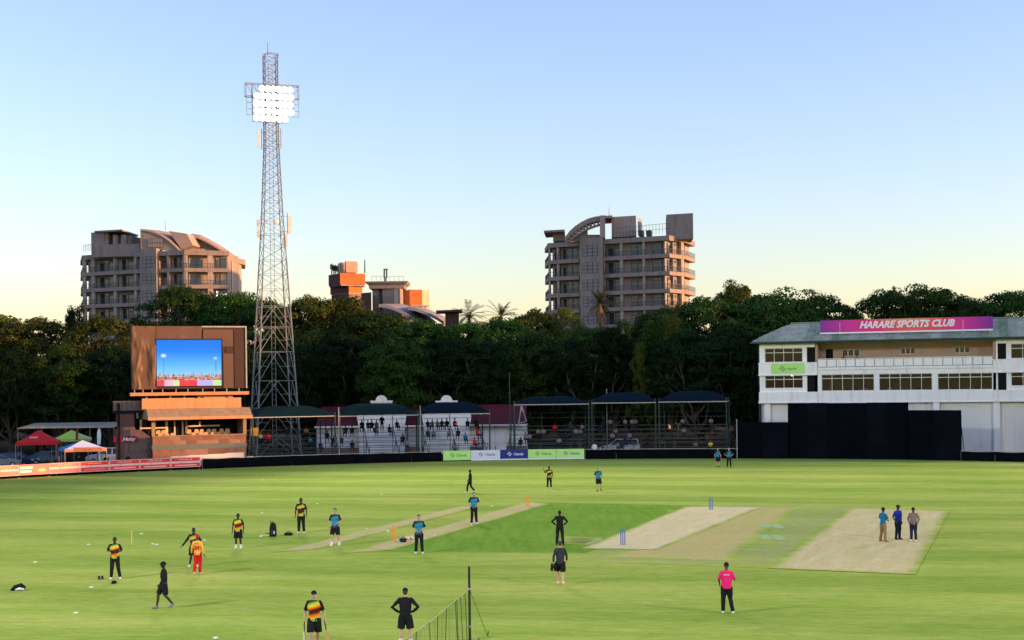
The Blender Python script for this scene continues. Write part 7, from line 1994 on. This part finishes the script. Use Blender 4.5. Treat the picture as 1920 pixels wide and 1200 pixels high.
# ------------------------------------------------------------------ spectators (small in the picture: one mesh each)
def spectator_mesh(kind, seed):
    rng = random.Random(seed); mbs = [MB() for _ in range(4)]       # skin, shirt, trousers, hair
    sk, sh, tr, ha_ = mbs
    if kind == 'sit':
        z = .0; lean = rng.uniform(-.05, .12)
        sh.chain([V3(0, 0, .02), V3(0, 0, .2), V3(0, -lean * .5, .40), V3(0, -lean, .54), V3(0, -lean, .60)], [(.17, .13), (.16, .12), (.19, .13), (.15, .10), (.06, .06)], 10)
        top = V3(0, -lean, .60)
        for s in (-1, 1):
            tr.chain([V3(s * .09, .02, .06), V3(s * .12, -.25, .09), V3(s * .13, -.45, .08), V3(s * .13, -.44, -.15), V3(s * .14, -.42, -.38)], [.10, .09, .075, .06, .05], 8)
            sh.chain([V3(s * .17, -lean, .52), V3(s * .23, -.1, .30), V3(s * .16, -.30, .17)], [.06, .05, .04], 8); sk.chain([V3(s * .16, -.30, .17), V3(s * .10, -.36, .16)], [.035, .03], 6); sk.chain([V3(s * .14, -.40, -.38), V3(s * .14, -.56, -.41)], [.045, .035], 6)
    else:
        sh.chain([V3(0, 0, .86), V3(0, 0, 1.05), V3(0, 0, 1.30), V3(0, 0, 1.42), V3(0, 0, 1.48)], [(.17, .12), (.16, .12), (.19, .13), (.15, .10), (.06, .06)], 10); top = V3(0, 0, 1.48)
        k = rng.uniform(-.1, .1)
        for s in (-1, 1):
            tr.chain([V3(s * .09, 0, .92), V3(s * .11, -.02, .5), V3(s * .12, .02 + k * s, .06)], [.10, .075, .055], 8); sh.chain([V3(s * .18, 0, 1.40), V3(s * .26, .04, 1.15), V3(s * .25, -.08, .92)], [.06, .05, .04], 8)
            sk.chain([V3(s * .25, -.08, .92), V3(s * .25, -.10, .82)], [.036, .03], 6); sk.chain([V3(s * .12, .06, .05), V3(s * .13, -.14, .03)], [.05, .035], 6)
    hc = top + V3(0, -.02, .16); sk.ball(hc, .078, .092, .11, 10, 8); sk.chain([top - V3(0, 0, .03), hc], [.05, .05], 8)
    sk.ball(hc + V3(0, -.09, -.02), .015, .02, .02, 6, 4); ha_.ball(hc + V3(0, .015, .03), .086, .095, .09, 10, 8)
    bm = bmesh.new()
    for i, m_ in enumerate(mbs):
        r = remesh(m_, "x", .032, 2); r.materials.clear()
        r.polygons.foreach_set('material_index', [i] * len(r.polygons)); bm.from_mesh(r); bpy.data.meshes.remove(r)
    me = bpy.data.meshes.new("spectator"); bm.to_mesh(me); bm.free()
    me.polygons.foreach_set('use_smooth', [True] * len(me.polygons))
    for m_ in (SK_d, K_black, K_black, HR_k): me.materials.append(m_)
    return me
SP = {'sit': [spectator_mesh('sit', s) for s in range(4)], 'stand': [spectator_mesh('stand', s) for s in (5, 6)]}
cname = {K_black: "black", K_white: "white", K_red: "red", K_navy: "navy", K_teal: "teal blue", K_grey: "grey", K_yel: "yellow", K_brown: "brown", K_char: "charcoal", K_cream: "cream", K_pink: "pink", K_blue: "blue", K_lgr: "pale grey"}
def spectator(key, px, row, shirt, label, pants=K_black, kind='sit'):
    p, ang = bench_pos(key, px, row)
    if kind == 'stand': p.z += -.38; p += Vector((math.sin(ang), -math.cos(ang), 0)) * -.36
    return spectator_at(p, ang, shirt, label, pants, kind)
def spectator_at(p, ang, shirt, label, pants=K_black, kind='sit'):
    o_ = obj("person", R.choice(SP[kind]), None, p, ang + R.uniform(-.4, .4))
    k = R.uniform(.94, 1.05); o_.scale = (k, k, k)
    for i, m_ in enumerate((R.choice([SK_d, SK_d, SK_b]), shirt, pants, HR_k)):
        o_.material_slots[i].link = 'OBJECT'; o_.material_slots[i].material = m_
    return tag(o_, label, "person", "spectators")
ordw = ["first", "second", "third", "fourth", "fifth", "sixth", "seventh", "eighth", "ninth", "tenth"]
rowname = ["front", "second", "third", "fourth", "fifth", "top"]
crowd = {
 ("mid", 5): [(679, K_black), (690, K_black), (697, K_black), (706, K_grey), (744, K_black), (802, K_black), (811, K_grey), (820, K_grey), (828, K_char), (838, K_navy), (852, K_red), (877, K_black), (892, K_black)],
 ("mid", 4): [(648, K_black), (660, K_navy), (703, K_char), (730, K_black)],
 ("mid", 3): [(802, K_char), (812, K_lgr), (842, K_grey), (859, K_black), (895, K_red)],
 ("mid", 2): [(640, K_char), (755, K_black), (872, K_teal)],
 ("mid", 1): [(660, K_black), (763, K_grey), (889, K_red)],
 ("mid", 0): [(852, K_lgr), (899, K_grey)],
 ("left", 4): [(574, K_brown), (540, K_navy)], ("left", 3): [(613, K_black), (502, K_red), (488, K_lgr)], ("left", 2): [(581, K_teal), (625, K_black)], ("left", 1): [(552, K_char), (600, K_navy)],
 ("right", 5): [(1133, K_navy), (1144, K_lgr), (1172, K_lgr), (1185, K_lgr), (1192, K_brown), (1280, K_lgr), (1333, K_grey)],
 ("right", 4): [(1040, K_red), (1091, K_lgr), (1128, K_navy), (1335, K_char)],
 ("right", 3): [(1009, K_brown), (1019, K_lgr), (1080, K_grey), (1088, K_lgr), (1155, K_brown), (1282, K_lgr)],
 ("right", 2): [(1148, K_lgr), (1180, K_lgr), (1060, K_navy), (985, K_lgr), (993, K_grey)],
 ("right", 1): [(1048, K_lgr), (1100, K_navy), (1172, K_navy), (1215, K_black), (976, K_black)],
 ("right", 0): [(1304, K_lgr), (1332, K_yel), (1165, K_navy), (1158, K_grey)],
}
sname = {"mid": "of the gabled club house stand", "left": "of the leftmost stand", "right": "of the dark right stand"}
for (key, row), lst in crowd.items():
    lst = sorted(lst, key=lambda q: q[0]); seen = {}
    for px, c_ in lst:
        nm = cname[c_]; seen[nm] = seen.get(nm, 0) + 1; tot = sum(1 for q in lst if q[1] is c_)
        spectator(key, px, row, c_, ("person in %s, %s row %s" % (nm, rowname[row], sname[key])) + ("" if tot == 1 else ", %s from left" % ordw[seen[nm] - 1]), R.choice([K_black, K_navy, K_char]))
spectator("mid", 717, 5, K_black, "person in black standing up on the top row before the left gable", kind='stand')
g0 = bpt(1113, 2.2); spectator_at(g0, 0.1, K_white, "person in a white top standing at the foot of the right hand stand", K_navy, 'stand')
g0 = bpt(762, 2.0); spectator_at(g0, -.2, K_char, "person in charcoal standing at the foot of the stand by the navy canopy pole", K_black, 'stand')
g0 = bpt(88, 3.6); spectator_at(g0, .3, K_black, "person in black standing by the red tent's right leg", K_black, 'stand')
g0 = bpt(104, 3.2); spectator_at(g0, -.3, K_black, "person in black standing right of the red tent", K_black, 'stand')
g0 = bpt(197, 3.4); spectator_at(g0, .2, K_black, "person in black standing beside the orange banner", K_black, 'stand')
g0 = bpt(238, 3.0); spectator_at(g0, 0, K_black, "person in black standing under the maroon sign", K_navy, 'stand')
for px_, v_, c_, l_ in ((1582, 2.0, K_black, "person in black standing on the pavilion terrace, left of two"), (1607, 2.0, K_brown, "person in brown standing on the pavilion terrace, right of two")):
    spectator_at(FP.world(FP.u(px_, v_), v_, z_b1b + .3), FP.a, c_, l_, K_black, 'stand')
for px_, v_, c_, l_ in ((1604, .9, K_blue, "person in blue sitting behind the left long window"), (1622, 1.0, K_white, "person in white sitting behind the left long window"), (1668, 1.0, K_white, "person in white sitting behind the middle long window"), (1695, .9, K_grey, "person in grey sitting behind the middle long window"), (1793, 1.2, K_black, "person in black sitting behind the right long window")):
    spectator_at(FP.world(FP.u(px_, v_), v_, z_b2b + .85), FP.a, c_, l_, K_black, 'sit')

bpy.data.scenes.remove(_wk)
